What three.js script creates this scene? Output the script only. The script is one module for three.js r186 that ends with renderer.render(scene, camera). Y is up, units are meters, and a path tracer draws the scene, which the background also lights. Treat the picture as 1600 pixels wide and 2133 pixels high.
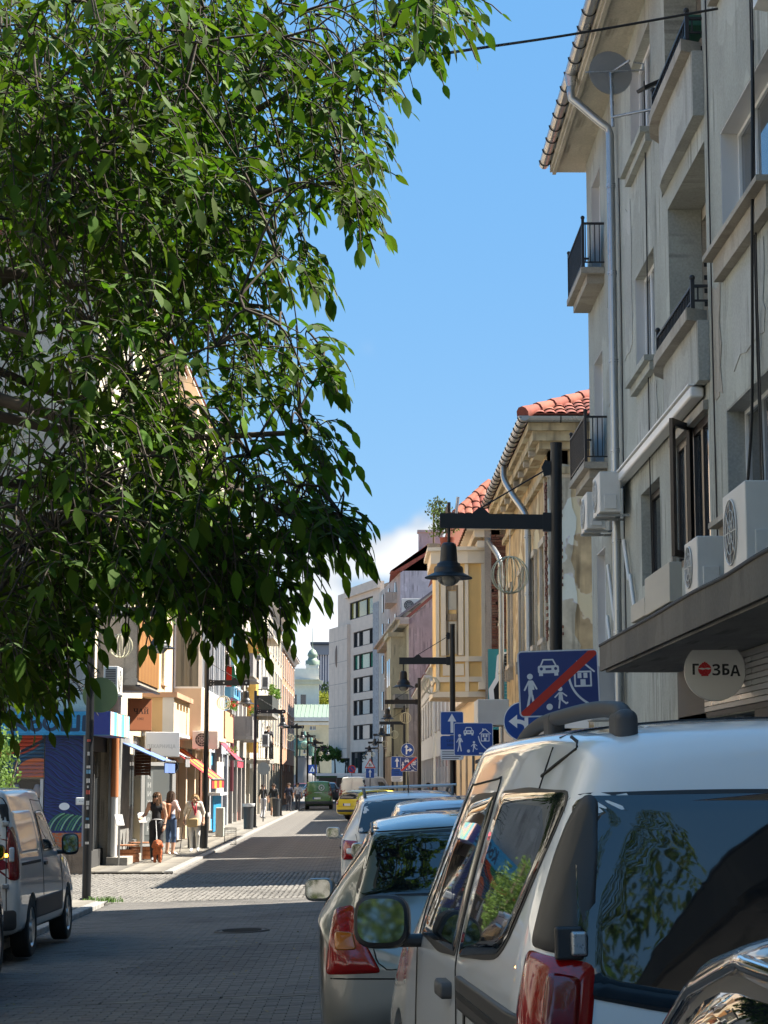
import * as THREE from 'three';
import { mergeGeometries, mergeVertices, toCreasedNormals } from 'three/addons/utils/BufferGeometryUtils.js';
import { RoundedBoxGeometry } from 'three/addons/geometries/RoundedBoxGeometry.js';
import { MarchingCubes } from 'three/addons/objects/MarchingCubes.js';
import { MeshBVH } from 'three-mesh-bvh';
import { Brush, Evaluator, SUBTRACTION } from 'three-bvh-csg';

// ---------------------------------------------------------------- camera, sky, sun, exposure
const scene = new THREE.Scene();
const F = 4100, CAMY = 2.1, YAW = -38 / F, PITCH = Math.atan((1620 - 1066.5) / F);
const camera = new THREE.PerspectiveCamera(2 * Math.atan(1066.5 / F) * 180 / Math.PI, 768 / 1024, 0.1, 4000);
camera.position.set(0, CAMY, 0);
camera.rotation.set(PITCH, YAW, 0, 'YXZ');
const renderer = new THREE.WebGLRenderer({ antialias: true });
renderer.toneMapping = THREE.LinearToneMapping;
renderer.toneMappingExposure = 3.6;
renderer.shadowMap.enabled = true;
const SUN_EL = 52 * Math.PI / 180, SUN_AZ = 13 * Math.PI / 180;       // from the right, a little ahead of the camera
const sunDir = new THREE.Vector3(Math.cos(SUN_EL) * Math.cos(SUN_AZ), Math.sin(SUN_EL), -Math.cos(SUN_EL) * Math.sin(SUN_AZ));
const sun = new THREE.DirectionalLight(new THREE.Color(1, 0.93, 0.82), 5);
sun.position.copy(sunDir).multiplyScalar(300).add(new THREE.Vector3(0, 0, -60));
sun.target.position.set(0, 0, -60);
sun.castShadow = true; sun.shadow.mapSize.set(4096, 4096);
Object.assign(sun.shadow.camera, { left: -120, right: 120, top: 120, bottom: -120, near: 1, far: 700 });
scene.add(sun, sun.target);

// ---------------------------------------------------------------- small maths
let seed = 7;
const rnd = () => { seed = (seed + 0x6d2b79f5) | 0; let t = Math.imul(seed ^ (seed >>> 15), 1 | seed); t = (t + Math.imul(t ^ (t >>> 7), 61 | t)) ^ t; return ((t ^ (t >>> 14)) >>> 0) / 4294967296; };
const rr = (a, b) => a + (b - a) * rnd();
const clamp = (x, a = 0, b = 1) => Math.min(b, Math.max(a, x));
const sstep = (a, b, x) => { const t = clamp((x - a) / (b - a)); return t * t * (3 - 2 * t); };
const lerp = (a, b, t) => a + (b - a) * t;
const V = (x, y, z) => new THREE.Vector3(x, y, z);
const hash2 = (x, y, s) => { let h = Math.imul(x, 374761393) + Math.imul(y, 668265263) + Math.imul(s, 1442695041); h = Math.imul(h ^ (h >>> 13), 1274126177); return ((h ^ (h >>> 16)) >>> 0) / 4294967296; };
function pnoise(x, y, px, py, s = 0) {                                   // periodic value noise
  const x0 = Math.floor(x), y0 = Math.floor(y), fx = x - x0, fy = y - y0, u = fx * fx * (3 - 2 * fx), v = fy * fy * (3 - 2 * fy), m = (a, n) => ((a % n) + n) % n;
  const h = (i, j) => hash2(m(x0 + i, px), m(y0 + j, py), s);
  return lerp(lerp(h(0, 0), h(1, 0), u), lerp(h(0, 1), h(1, 1), u), v);
}
function fbm(x, y, n, px, py, s = 0) { let a = 0.5, t = 0, w = 0; for (let i = 0; i < n; i++) { t += a * pnoise(x, y, px, py, s + i); w += a; a *= 0.5; x *= 2; y *= 2; px *= 2; py *= 2; } return t / w; }
// a photo pixel is a direction; the distance comes from the ground or wall it lies on
const camM = new THREE.Matrix4().makeRotationFromEuler(camera.rotation);
const ray = (px, py) => V((px - 800) / F, (1066.5 - py) / F, -1).applyMatrix4(camM);
const at = (px, py, d) => { const r = ray(px, py); return V(0, CAMY, 0).addScaledVector(r, d / -r.z); };           // at distance d down the street
const onX = (px, py, X) => { const r = ray(px, py); return V(0, CAMY, 0).addScaledVector(r, X / r.x); };            // on a facade plane x = X

// ---------------------------------------------------------------- sky: clear blue with low cumulus near the horizon
{
  const W = 2048, H = 1024, data = new Float32Array(W * H * 4);
  for (let j = 0; j < H; j++) {
    const el = ((j + 0.5) / H - 0.5) * Math.PI, e = Math.max(0, el), s = Math.sin(e);
    for (let i = 0; i < W; i++) {
      const az = (i + 0.5) / W * 2 * Math.PI;                            // column angle
      const k = Math.pow(1 - s, 5), k2 = Math.pow(1 - s, 14);
      let r = lerp(0.066, 0.163, k), g = lerp(0.178, 0.285, k), b = lerp(0.350, 0.40, k);
      r = lerp(r, 0.215, k2 * 0.8); g = lerp(g, 0.310, k2 * 0.8); b = lerp(b, 0.405, k2 * 0.8);
      // clouds: heaps whose tops reach about eight degrees, thinner above
      const u = i / W * 64, v = el * 64 / (2 * Math.PI) * 1.5;
      const base = fbm(u * 0.75, v * 0.75 + 40, 3, 48, 4096, 11), det = fbm(u * 3, v * 3 + 90, 5, 192, 8192, 23);
      const lim = 0.445 + 0.30 * sstep(0.105, 0.18, el) - 0.015 * sstep(0.05, 0.0, el);
      const c = base * 0.55 + det * 0.45, a = sstep(lim - 0.015, lim + 0.03, c) * sstep(-0.02, 0.02, el) * (1 - sstep(0.17, 0.24, el));
      const w = lerp(0.29, 0.47, sstep(lim - 0.02, lim + 0.11, c)) * lerp(0.86, 1.05, det);
      r = lerp(r, w * 0.97, a * 0.92); g = lerp(g, w * 1.0, a * 0.92); b = lerp(b, w * 1.04, a * 0.92);
      if (el < 0) { const t = sstep(0, -0.08, el); r = lerp(r, 0.10, t); g = lerp(g, 0.10, t); b = lerp(b, 0.10, t); }
      r *= 0.725; g *= 0.725; b *= 0.725; const o = (j * W + i) * 4; data[o] = r; data[o + 1] = g; data[o + 2] = b; data[o + 3] = 1;
    }
  }
  const t = new THREE.DataTexture(data, W, H, THREE.RGBAFormat, THREE.FloatType);
  t.mapping = THREE.EquirectangularReflectionMapping; t.magFilter = THREE.LinearFilter; t.needsUpdate = true;
  scene.background = t; scene.environment = t;
}

// ---------------------------------------------------------------- naming and building helpers
const taken = {};
const numbered = (n) => { const k = taken[n] = (taken[n] ?? -1) + 1; return k ? n + '_' + String(k).padStart(3, '0') : n; };
function tag(o, label, category, group, kind) { if (label) o.userData.label = label; if (category) o.userData.category = category; if (group) o.userData.group = group; if (kind) o.userData.kind = kind; return o; }
function thing(name, label, category, group, pos, turn = 0) {
  const o = new THREE.Group(); o.name = numbered(name); scene.add(o);
  if (pos) o.position.copy(pos.isVector3 ? pos : V(...pos)); o.rotation.y = turn;
  return tag(o, label, category, group);
}
function add(name, geo, mat, parent) {
  if (Array.isArray(geo)) geo = merge(geo);
  const m = new THREE.Mesh(geo, mat); m.name = parent ? name : numbered(name); m.castShadow = m.receiveShadow = true; (parent ?? scene).add(m); return m;
}
const struct = (name, geo, mat) => tag(add(name, geo, mat), null, null, null, 'structure');
function copyOf(o, label) { const c = o.clone(); c.name = numbered(o.name.replace(/_\d{3}$/, '')); c.userData = { ...o.userData }; if (label) c.userData.label = label; scene.add(c); return c; }
function merge(list) {
  const gs = list.map((g) => { g = g.index ? g.toNonIndexed() : g; for (const k of Object.keys(g.attributes)) if (!['position', 'normal', 'uv'].includes(k)) g.deleteAttribute(k); if (!g.attributes.normal) g.computeVertexNormals(); if (!g.attributes.uv) g.setAttribute('uv', new THREE.BufferAttribute(new Float32Array(g.attributes.position.count * 2), 2)); g.morphAttributes = {}; return g; });
  return mergeGeometries(gs);
}
function box(w, h, d, x = 0, y = 0, z = 0) {                             // uv in metres, centred at x y z
  const g = new THREE.BoxGeometry(w, h, d), u = g.attributes.uv, n = g.attributes.normal;
  for (let i = 0; i < u.count; i++) { const ax = Math.abs(n.getX(i)), ay = Math.abs(n.getY(i)); u.setXY(i, u.getX(i) * (ax > 0.5 ? d : w), u.getY(i) * (ay > 0.5 ? d : h)); }
  return g.translate(x, y, z);
}
const bx = (x0, x1, y0, y1, z0, z1) => box(Math.abs(x1 - x0), Math.abs(y1 - y0), Math.abs(z1 - z0), (x0 + x1) / 2, (y0 + y1) / 2, (z0 + z1) / 2);
const rbox = (w, h, d, r, x = 0, y = 0, z = 0, n = 2) => new RoundedBoxGeometry(w, h, d, n, r).translate(x, y, z);
const cyl = (r0, r1, h, x = 0, y = 0, z = 0, n = 16) => new THREE.CylinderGeometry(r0, r1, h, n).translate(x, y, z);
const disc = (r, t, n = 32) => new THREE.CylinderGeometry(r, r, t, n).rotateX(Math.PI / 2);      // axis along z
function tube(pts, r, n = 6, seg) { const c = new THREE.CatmullRomCurve3(pts.map((p) => p.isVector3 ? p : V(...p)), false, 'centripetal'); return new THREE.TubeGeometry(c, seg ?? Math.max(2, pts.length * 4), r, n, false); }
function bar(a, b, r, n = 6) { const A = a.isVector3 ? a : V(...a), B = b.isVector3 ? b : V(...b), d = B.clone().sub(A), g = new THREE.CylinderGeometry(r, r, d.length(), n); return g.applyQuaternion(new THREE.Quaternion().setFromUnitVectors(V(0, 1, 0), d.clone().normalize())).translate((A.x + B.x) / 2, (A.y + B.y) / 2, (A.z + B.z) / 2); }
function taper(pts, r0, r1, n = 6) {                                     // tapering branch
  const c = new THREE.CatmullRomCurve3(pts, false, 'centripetal'), m = Math.max(3, pts.length * 3), g = new THREE.TubeGeometry(c, m, 1, n, false), p = g.attributes.position;
  for (let i = 0; i <= m; i++) { const q = c.getPointAt(i / m), r = lerp(r0, r1, i / m); for (let j = 0; j <= n; j++) { const k = i * (n + 1) + j; p.setXYZ(k, q.x + (p.getX(k) - q.x) * r, q.y + (p.getY(k) - q.y) * r, q.z + (p.getZ(k) - q.z) * r); } }
  return g;
}
const poly = (pts, holes = []) => { const s = new THREE.Shape(pts.map((p) => new THREE.Vector2(p[0], p[1]))); for (const h of holes) s.holes.push(new THREE.Path(h.map((p) => new THREE.Vector2(p[0], p[1])))); return s; };
const slab = (pts, t, holes) => new THREE.ExtrudeGeometry(poly(pts, holes), { depth: t, bevelEnabled: false, curveSegments: 16 });   // in xy, thickness along +z
const rect = (x0, y0, x1, y1) => [[x0, y0], [x1, y0], [x1, y1], [x0, y1]];
const prof = (pts, len) => slab(pts, len).translate(0, 0, -len / 2);
const lathe = (pts, n = 24) => new THREE.LatheGeometry(pts.map((p) => new THREE.Vector2(...p)), n);
function ext(pts, z0, z1, bev = 0) { return bev ? new THREE.ExtrudeGeometry(poly(pts), { depth: z1 - z0 - 2 * bev, bevelEnabled: true, bevelSize: bev, bevelThickness: bev, bevelSegments: 2, bevelOffset: -bev, curveSegments: 12 }).translate(0, 0, z0 + bev) : slab(pts, z1 - z0).translate(0, 0, z0); }

// ---------------------------------------------------------------- textures and materials
function dataTex(n, f, srgb, repeat = 1) {
  const d = new Uint8Array(n * n * 4);
  for (let y = 0; y < n; y++) for (let x = 0; x < n; x++) { const c = f(x / n, y / n), o = (y * n + x) * 4; d[o] = clamp(c[0]) * 255; d[o + 1] = clamp(c[1] ?? c[0]) * 255; d[o + 2] = clamp(c[2] ?? c[0]) * 255; d[o + 3] = 255; }
  const t = new THREE.DataTexture(d, n, n); t.wrapS = t.wrapT = THREE.RepeatWrapping; t.magFilter = THREE.LinearFilter; t.minFilter = THREE.LinearMipmapLinearFilter; t.generateMipmaps = true; if (srgb) t.colorSpace = THREE.SRGBColorSpace; t.repeat.set(repeat, repeat); t.needsUpdate = true; return t;
}
const TX = {
  // plaster: mottled, with rain streaks running down; tile = 4 m
  plaster: dataTex(512, (u, v) => { const a = fbm(u * 6, v * 6, 5, 6, 6, 1), st = fbm(u * 60, v * 3, 3, 60, 3, 5), f = pnoise(u * 256, v * 256, 256, 256, 9); const k = 0.80 + 0.20 * a - 0.24 * sstep(0.45, 0.8, st) * sstep(0.4, 0.7, a) + 0.09 * (f - 0.5) + 0.07 * sstep(0.56, 0.58, fbm(u * 3, v * 3, 4, 3, 3, 91)); return [k, k * 0.995, k * 0.985]; }, true, 0.25),
  plasterB: dataTex(512, (u, v) => [0.5 + 0.3 * (fbm(u * 64, v * 64, 3, 64, 64, 3) - 0.5) + 0.3 * (fbm(u * 8, v * 8, 3, 8, 8, 4) - 0.5)], false, 0.5),
  // clean paint with faint mottling
  paint: dataTex(256, (u, v) => { const k = 0.9 + 0.1 * fbm(u * 5, v * 5, 4, 5, 5, 31); return [k]; }, true, 0.3),
  // peeling render: ochre paint gone in patches down to pale lime
  peel: dataTex(512, (u, v) => { const a = fbm(u * 5, v * 5, 5, 5, 5, 41), b = fbm(u * 20, v * 20, 3, 20, 20, 42), st = fbm(u * 40, v * 3, 3, 40, 3, 45); const p = sstep(0.60, 0.63, a * 0.75 + b * 0.25); const k = 0.80 + 0.3 * (b - 0.4) - 0.22 * sstep(0.5, 0.8, st); return [lerp(k, 0.95, p), lerp(k * 0.99, 1.0, p), lerp(k * 0.93, 1.16, p)]; }, true, 0.22),
  stone: dataTex(256, (u, v) => { const k = 0.80 + 0.28 * (fbm(u * 12, v * 12, 5, 12, 12, 51) - 0.3); return [k]; }, true, 0.5),
  stoneB: dataTex(256, (u, v) => [fbm(u * 30, v * 30, 4, 30, 30, 53)], false, 1),
  wood: dataTex(256, (u, v) => { const g = fbm(u * 40, v * 3, 4, 40, 3, 61), k = 0.62 + 0.5 * g - 0.25 * sstep(0.6, 0.8, fbm(u * 8, v * 1, 2, 8, 1, 63)); return [k, k * 0.95, k * 0.9]; }, true, 0.8),
  rough: dataTex(256, (u, v) => [0.0, 0.55 + 0.5 * fbm(u * 8, v * 8, 4, 8, 8, 71)], false, 0.6),
};
const lin = (r, g, b) => new THREE.Color().setRGB(r, g, b);
const col = (c) => Array.isArray(c) ? lin(...c) : new THREE.Color(c);
const M = (c, o = {}) => new THREE.MeshStandardMaterial({ color: col(c), roughness: 0.85, ...o });
const P = (c, o = {}) => new THREE.MeshPhysicalMaterial({ color: col(c), roughness: 0.5, ...o });
const plaster = (c, o = {}) => M(c, { map: TX.plaster, bumpMap: TX.plasterB, bumpScale: 0.006, roughness: 0.92, ...o });
const painted = (c, o = {}) => M(c, { map: TX.paint, roughness: 0.7, ...o });
const stone = (c, o = {}) => M(c, { map: TX.stone, bumpMap: TX.stoneB, bumpScale: 0.004, roughness: 0.9, ...o });
const carPaint = (c, o = {}) => P(c, { roughness: 0.32, metalness: 0.0, clearcoat: 1, clearcoatRoughness: 0.03, ...o });
const MT = {
  glass: P([0.008, 0.010, 0.012], { roughness: 0.02, ior: 1.85, metalness: 0 }),
  winGlass: P([0.03, 0.035, 0.04], { roughness: 0.04, ior: 1.8 }),
  white: painted([0.72, 0.72, 0.70], { roughness: 0.45 }),
  pvc: M([0.74, 0.75, 0.75], { roughness: 0.35 }),
  black: M([0.012, 0.012, 0.013], { roughness: 0.55 }),
  iron: M([0.02, 0.02, 0.022], { roughness: 0.5, metalness: 0.2 }),
  zinc: M([0.36, 0.38, 0.39], { roughness: 0.38, metalness: 0.65, roughnessMap: TX.rough }),
  steel: M([0.55, 0.55, 0.55], { roughness: 0.3, metalness: 0.9 }),
  chrome: M([0.75, 0.75, 0.75], { roughness: 0.08, metalness: 1 }),
  plasticGrey: M([0.05, 0.05, 0.052], { roughness: 0.6 }),
  plasticDark: M([0.02, 0.02, 0.021], { roughness: 0.45 }),
  rubber: M([0.018, 0.018, 0.018], { roughness: 0.85 }),
  acWhite: painted([0.66, 0.65, 0.61], { roughness: 0.5 }),
  acDark: M([0.06, 0.06, 0.06], { roughness: 0.6 }),
  tile: M([0.36, 0.09, 0.055], { map: TX.stone, roughness: 0.85 }),
  tileB: M([0.40, 0.125, 0.07], { map: TX.stone, roughness: 0.85 }),
  tileC: M([0.30, 0.085, 0.055], { map: TX.stone, roughness: 0.85 }),
  wire: M([0.012, 0.012, 0.012], { roughness: 0.6 }),
  curtain: M([0.45, 0.44, 0.42], { roughness: 0.95 }),
};
function canvas(w, h, draw) { const c = document.createElement('canvas'); c.width = w; c.height = h; const g = c.getContext('2d'); draw(g, w, h); const t = new THREE.CanvasTexture(c); t.colorSpace = THREE.SRGBColorSpace; t.anisotropy = 8; return t; }
// a printed flat face: width w, height h, centred, facing +z
function face(w, h, tex, o = {}) { const g = new THREE.PlaneGeometry(w, h); return [g, M(0xffffff, { map: tex, roughness: 0.5, ...o })]; }

// ---------------------------------------------------------------- the ground
// The street falls away from the camera at first and tilts up towards the right-hand parking lane.
const G = (x, d) => 0.30 * Math.pow(clamp(1 - d / 38), 1.25) + 0.042 * clamp(x + 4.6, 0, 7.2) * lerp(0.3, 1, 1 - sstep(14, 55, d));
const slopeX = (x, d) => Math.atan((G(x + 0.1, d) - G(x - 0.1, d)) / 0.2), slopeD = (x, d) => Math.atan((G(x, d + 0.1) - G(x, d - 0.1)) / 0.2);
function sheet(x0, x1, d0, d1, nx, nd, lift, f = G) {
  const g = new THREE.PlaneGeometry(1, 1, nx, nd), p = g.attributes.position, u = g.attributes.uv;
  for (let i = 0; i < p.count; i++) { const x = lerp(x0, x1, p.getX(i) + 0.5), d = lerp(d0, d1, p.getY(i) + 0.5); p.setXYZ(i, x, f(x, d) + lift, -d); u.setXY(i, x, d); }
  g.computeVertexNormals(); return g;
}
const TXpave = dataTex(512, (u, v) => { const R = 20, r = Math.floor(v * R), c = u * 10 + (r % 2) * 0.5, ci = Math.floor(c), fx = Math.abs(c - ci - 0.5) * 2, fy = Math.abs(v * R - r - 0.5) * 2, j = sstep(0.90, 0.98, Math.max(fx * 1.0, fy * 0.96)); const k = 0.72 + 0.28 * hash2(ci % 10, r, 3) + 0.3 * (fbm(u * 6, v * 6, 4, 6, 6, 81) - 0.5); return [lerp(k, 0.35, j)]; }, true, 0.5);
const TXslab = dataTex(256, (u, v) => { const k = 0.78 + 0.3 * (fbm(u * 8, v * 8, 5, 8, 8, 85) - 0.4) - 0.15 * sstep(0.55, 0.7, fbm(u * 3, v * 3, 3, 3, 3, 86)); return [k, k * 0.985, k * 0.96]; }, true, 0.4);
const matGround = stone([0.24, 0.225, 0.20]), matPaveFar = M([0.165, 0.153, 0.136], { map: TXpave, roughness: 0.9 }), matJoint = M([0.085, 0.078, 0.07], { map: TX.stone, roughness: 0.95 });
const paveM = [0, 1, 2, 3].map((i) => M([[0.132, 0.122, 0.109], [0.147, 0.136, 0.121], [0.115, 0.107, 0.097], [0.157, 0.144, 0.128]][i], { map: TX.stone, bumpMap: TX.stoneB, bumpScale: 0.002, roughness: 0.82 }));
const slabM = [0, 1, 2, 3].map((i) => M([[0.33, 0.31, 0.27], [0.30, 0.283, 0.25], [0.36, 0.34, 0.295], [0.25, 0.24, 0.22]][i], { map: TXslab, roughness: 0.9 }));
const cobM = M([0.34, 0.325, 0.30], { map: TX.stone, roughness: 0.85 });
const bandM = M([0.32, 0.31, 0.29], { map: TX.stone, roughness: 0.85 });
struct('ground', (() => { const g = new THREE.PlaneGeometry(3000, 3000).rotateX(-Math.PI / 2).translate(0, -0.06, -600); const u = g.attributes.uv; for (let i = 0; i < u.count; i++) u.setXY(i, u.getX(i) * 3000, u.getY(i) * 3000); return g; })(), matGround);
const road = struct('road', sheet(-4.25, 3.0, -8, 33.4, 24, 60, -0.012), matJoint);
struct('far_road', sheet(-4.25, 2.6, 44, 260, 12, 80, 0), matPaveFar);
const crossing = struct('cobbled_crossing', sheet(-30, 30, 33.4, 44, 60, 12, -0.012), matJoint);
const pavL = struct('pavement', sheet(-6.3, -4.25, 44, 200, 6, 60, 0.03), M([0.30, 0.285, 0.26], { map: TXslab, roughness: 0.95 }));
const pavN = struct('near_pavement', sheet(-9, -4.25, -8, 33.2, 10, 40, 0.05), stone([0.33, 0.32, 0.30]));
struct('far_pavement', sheet(2.6, 4.2, 41, 200, 6, 60, 0.05), stone([0.33, 0.32, 0.30]));
struct('near_right_pavement', sheet(3.0, 4.4, -8, 33.0, 6, 30, 0.05), stone([0.33, 0.32, 0.30]));
// paving stones of the near road: blocks 20 by 10 cm, laid in running bond, with pale bands across
function stoneGeo(w, h, d, c) {                                           // block with a chamfered upper edge, top at y = 0
  const a = w / 2, b = d / 2, p = [], q = (A, B, C, D) => p.push(...A, ...B, ...C, ...A, ...C, ...D), T = [[-a + c, 0, b - c], [a - c, 0, b - c], [a - c, 0, -b + c], [-a + c, 0, -b + c]], E = [[-a, -c, b], [a, -c, b], [a, -c, -b], [-a, -c, -b]], B = [[-a, -h, b], [a, -h, b], [a, -h, -b], [-a, -h, -b]];
  q(...T); for (let i = 0; i < 4; i++) { const j = (i + 1) % 4; q(E[i], E[j], T[j], T[i]); q(B[i], B[j], E[j], E[i]); }
  const g = new THREE.BufferGeometry(); g.setAttribute('position', new THREE.Float32BufferAttribute(p, 3)); const uv = []; for (let i = 0; i < p.length; i += 3) uv.push(p[i] + 0.3, p[i + 2] + p[i + 1]); g.setAttribute('uv', new THREE.Float32BufferAttribute(uv, 2)); g.computeVertexNormals(); return g;
}
const mtx = new THREE.Matrix4(), qq = new THREE.Quaternion(), eu = new THREE.Euler();
const seat = (x, d, lift = 0, yaw = 0) => mtx.compose(V(x, G(x, d) + lift, -d), qq.setFromEuler(eu.set(slopeD(x, d), yaw, slopeX(x, d), 'YXZ')), V(1, 1, 1));
{
  const bands = [11.05, 16.75, 22.85, 28.55], inBand = (d) => bands.some((b) => Math.abs(d - b) < 0.1);
  const geos = [stoneGeo(0.196, 0.05, 0.096, 0.004)], list = [];
  for (let r = 0; r < 226; r++) { const d = 10.8 + r * 0.1; if (inBand(d)) continue; for (let c = 0; c < 36; c++) { const x = -4.2 + c * 0.2 + (r % 2) * 0.1; if (x < 2.2) list.push([x, d]); } }
  const seen = list.filter(([x, d]) => { const s = F / d; const px = 762 + x * s, py = 1620 + (CAMY - G(x, d)) * s; return px > 30 && px < 650 && py < 2125; }).sort((a, b) => a[1] - b[1]);
  const near = new Set(seen.slice(0, 300));
  for (const s of near) { const m = add('paving_stone', geos[0], paveM[Math.floor(rnd() * 4)], road); seat(s[0], s[1], rr(-0.002, 0.002)); m.applyMatrix4(mtx); }
  const rest = list.filter((s) => !near.has(s)), im = new THREE.InstancedMesh(geos[0], M([1, 1, 1], { map: TX.stone, bumpMap: TX.stoneB, bumpScale: 0.002, roughness: 0.82 }), rest.length), c = new THREE.Color();
  rest.forEach((s, i) => { im.setMatrixAt(i, seat(s[0], s[1], rr(-0.002, 0.002))); const k = rr(0.86, 1.14) * (1.08 - 0.38 * sstep(0.48, 0.68, fbm(s[0] * 0.55 + 30, s[1] * 0.45, 4, 512, 512, 5))) * (1 - 0.25 * sstep(0.62, 0.7, fbm(s[0] * 2 + 70, s[1] * 2, 3, 512, 512, 8))); im.setColorAt(i, c.setRGB(0.137 * k, 0.127 * k, 0.113 * k)); });
  im.name = 'paving_stones'; im.userData.kind = 'stuff'; road.add(im);
  const bg = stoneGeo(0.985, 0.05, 0.14, 0.006);
  for (const b of bands) for (let x = -3.7; x < 2; x += 1.0) { const m = add('band_stone', bg, slabM[3], road); m.applyMatrix4(seat(x, b, 0.001)); }
}
{ // cobbles of the crossing: small rough setts in wavy rows
  const g = new THREE.BoxGeometry(0.088, 0.05, 0.088, 2, 1, 2), p = g.attributes.position; for (let i = 0; i < p.count; i++) if (p.getY(i) > 0) { const k = 1 - 0.25 * Math.max(Math.abs(p.getX(i)), Math.abs(p.getZ(i))) / 0.044; p.setXYZ(i, p.getX(i) * (0.75 + 0.25 * k), k > 0.9 ? 0.006 : -0.004, p.getZ(i) * (0.75 + 0.25 * k)); }
  g.computeVertexNormals();
  const list = []; for (let d = 33.5; d < 44; d += 0.1) for (let x = -9.5; x < 2.9; x += 0.1) list.push([x + rr(-0.008, 0.008), d + 0.07 * Math.sin(x * 2.1) + rr(-0.008, 0.008)]);
  const im = new THREE.InstancedMesh(g, M([1, 1, 1], { map: TX.stone, roughness: 0.85 }), list.length), c = new THREE.Color();
  list.forEach((s, i) => { im.setMatrixAt(i, seat(s[0], s[1], rr(-0.004, 0.004), rr(-0.08, 0.08))); const k = rr(0.72, 1.15) * (1 - 0.3 * sstep(0.55, 0.7, fbm(s[0] * 0.7 + 50, s[1] * 0.7, 3, 512, 512, 7))); im.setColorAt(i, c.setRGB(0.215 * k, 0.20 * k, 0.175 * k)); });
  im.name = 'cobblestones'; im.userData.kind = 'stuff'; crossing.add(im);
}
{ // pavement slabs and kerb stones on the left
  const sg = stoneGeo(0.485, 0.04, 0.485, 0.006), kg = stoneGeo(0.2, 0.1, 0.98, 0.012);
  let n = 0; for (let d = 44.3; d < 80; d += 0.49) for (let k = 0; k < 4 && n < 300; k++, n++) { const x = -4.72 - k * 0.49, dark = k === 2; const m = add('pavement_slab', sg, dark ? slabM[3] : slabM[Math.floor(rnd() * 3)], pavL); m.applyMatrix4(seat(x, d, 0.055 + rr(-0.002, 0.002))); }
  for (let d = 44.6; d < 160; d += 1) { const m = add('kerb_stone', kg, bandM, pavL); m.applyMatrix4(seat(-4.34, d, 0.06)); }
  for (let d = 11; d < 33; d += 1) { const m = add('kerb_stone', kg, bandM, pavN); m.applyMatrix4(seat(-4.34, d, 0.07)); }
  const ng = stoneGeo(0.39, 0.04, 0.39, 0.006); for (let d = 27; d < 33; d += 0.4) for (let x = -4.66; x > -6.4; x -= 0.4) { const m = add('pavement_slab', ng, slabM[Math.floor(rnd() * 3)], pavN); m.applyMatrix4(seat(x, d, 0.07)); }
}
tag(add('grass_tuft', (() => { const gs = []; for (let i = 0; i < 260; i++) { const a = rr(0, 6.28), r = Math.sqrt(rnd()) * 0.22, h = rr(0.03, 0.1), g = new THREE.PlaneGeometry(0.008, h, 1, 2).translate(0, h / 2, 0); const p = g.attributes.position; for (let k = 0; k < p.count; k++) p.setZ(k, p.getY(k) * p.getY(k) * 5); gs.push(g.rotateY(rr(0, 6.28)).translate(-4.35 + Math.cos(a) * r * 1.6, G(-4.4, 33.2) + 0.03, -33.2 + Math.sin(a) * r)); } return merge(gs); })(), M([0.10, 0.20, 0.03], { side: THREE.DoubleSide })), 'small tuft of grass at the foot of the lamp post', 'grass', null, 'stuff');

{ const c = thing('manhole_cover', 'round iron manhole cover set in the dark paving of the near road', 'manhole cover', null, [-1.55, G(-1.55, 25.2) + 0.004, -25.2]); c.rotation.z = slopeX(-1.5, 25); add('lid', cyl(0.3, 0.3, 0.02, 0, 0, 0, 32), M([0.05, 0.048, 0.045], { roughness: 0.6, metalness: 0.5 }), c); add('rim', new THREE.TorusGeometry(0.33, 0.02, 5, 32).rotateX(Math.PI / 2), M([0.07, 0.065, 0.06]), c); for (let k = -3; k <= 3; k++) add('rib', box(0.5 * Math.sqrt(1 - (k / 4) ** 2), 0.008, 0.02, 0, 0.014, k * 0.07), M([0.06, 0.056, 0.05], { metalness: 0.5 }), c); }

// ---------------------------------------------------------------- facades
// A wall sheet with real openings. frame: o = lower corner, u = along the wall, n = outward; coordinates (u, v) in metres.
function frameOf(o, u, n) { return new THREE.Matrix4().makeBasis(u, V(0, 1, 0), n).setPosition(o); }
const RIGHT = (X, dFar) => frameOf(V(X, 0, -dFar), V(0, 0, 1), V(-1, 0, 0));     // u runs towards the camera from dFar
const LEFT = (X, dNear) => frameOf(V(X, 0, -dNear), V(0, 0, -1), V(1, 0, 0));    // u runs away from dNear
const FRONT = (x0, d) => frameOf(V(x0, 0, -d), V(1, 0, 0), V(0, 0, 1));          // facing the camera, u = x - x0
function wallWith(parent, fm, w, h, openings, mat, t = 0.35, name = 'wall', y0 = 0) {
  const holes = openings.map((o) => rect(o.u, Math.max(o.v, y0 + 0.01), o.u + o.w, o.v + o.h));
  return add(name, slab(rect(0, y0, w, h), t, holes).translate(0, 0, -t).applyMatrix4(fm), mat, parent);
}
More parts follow.
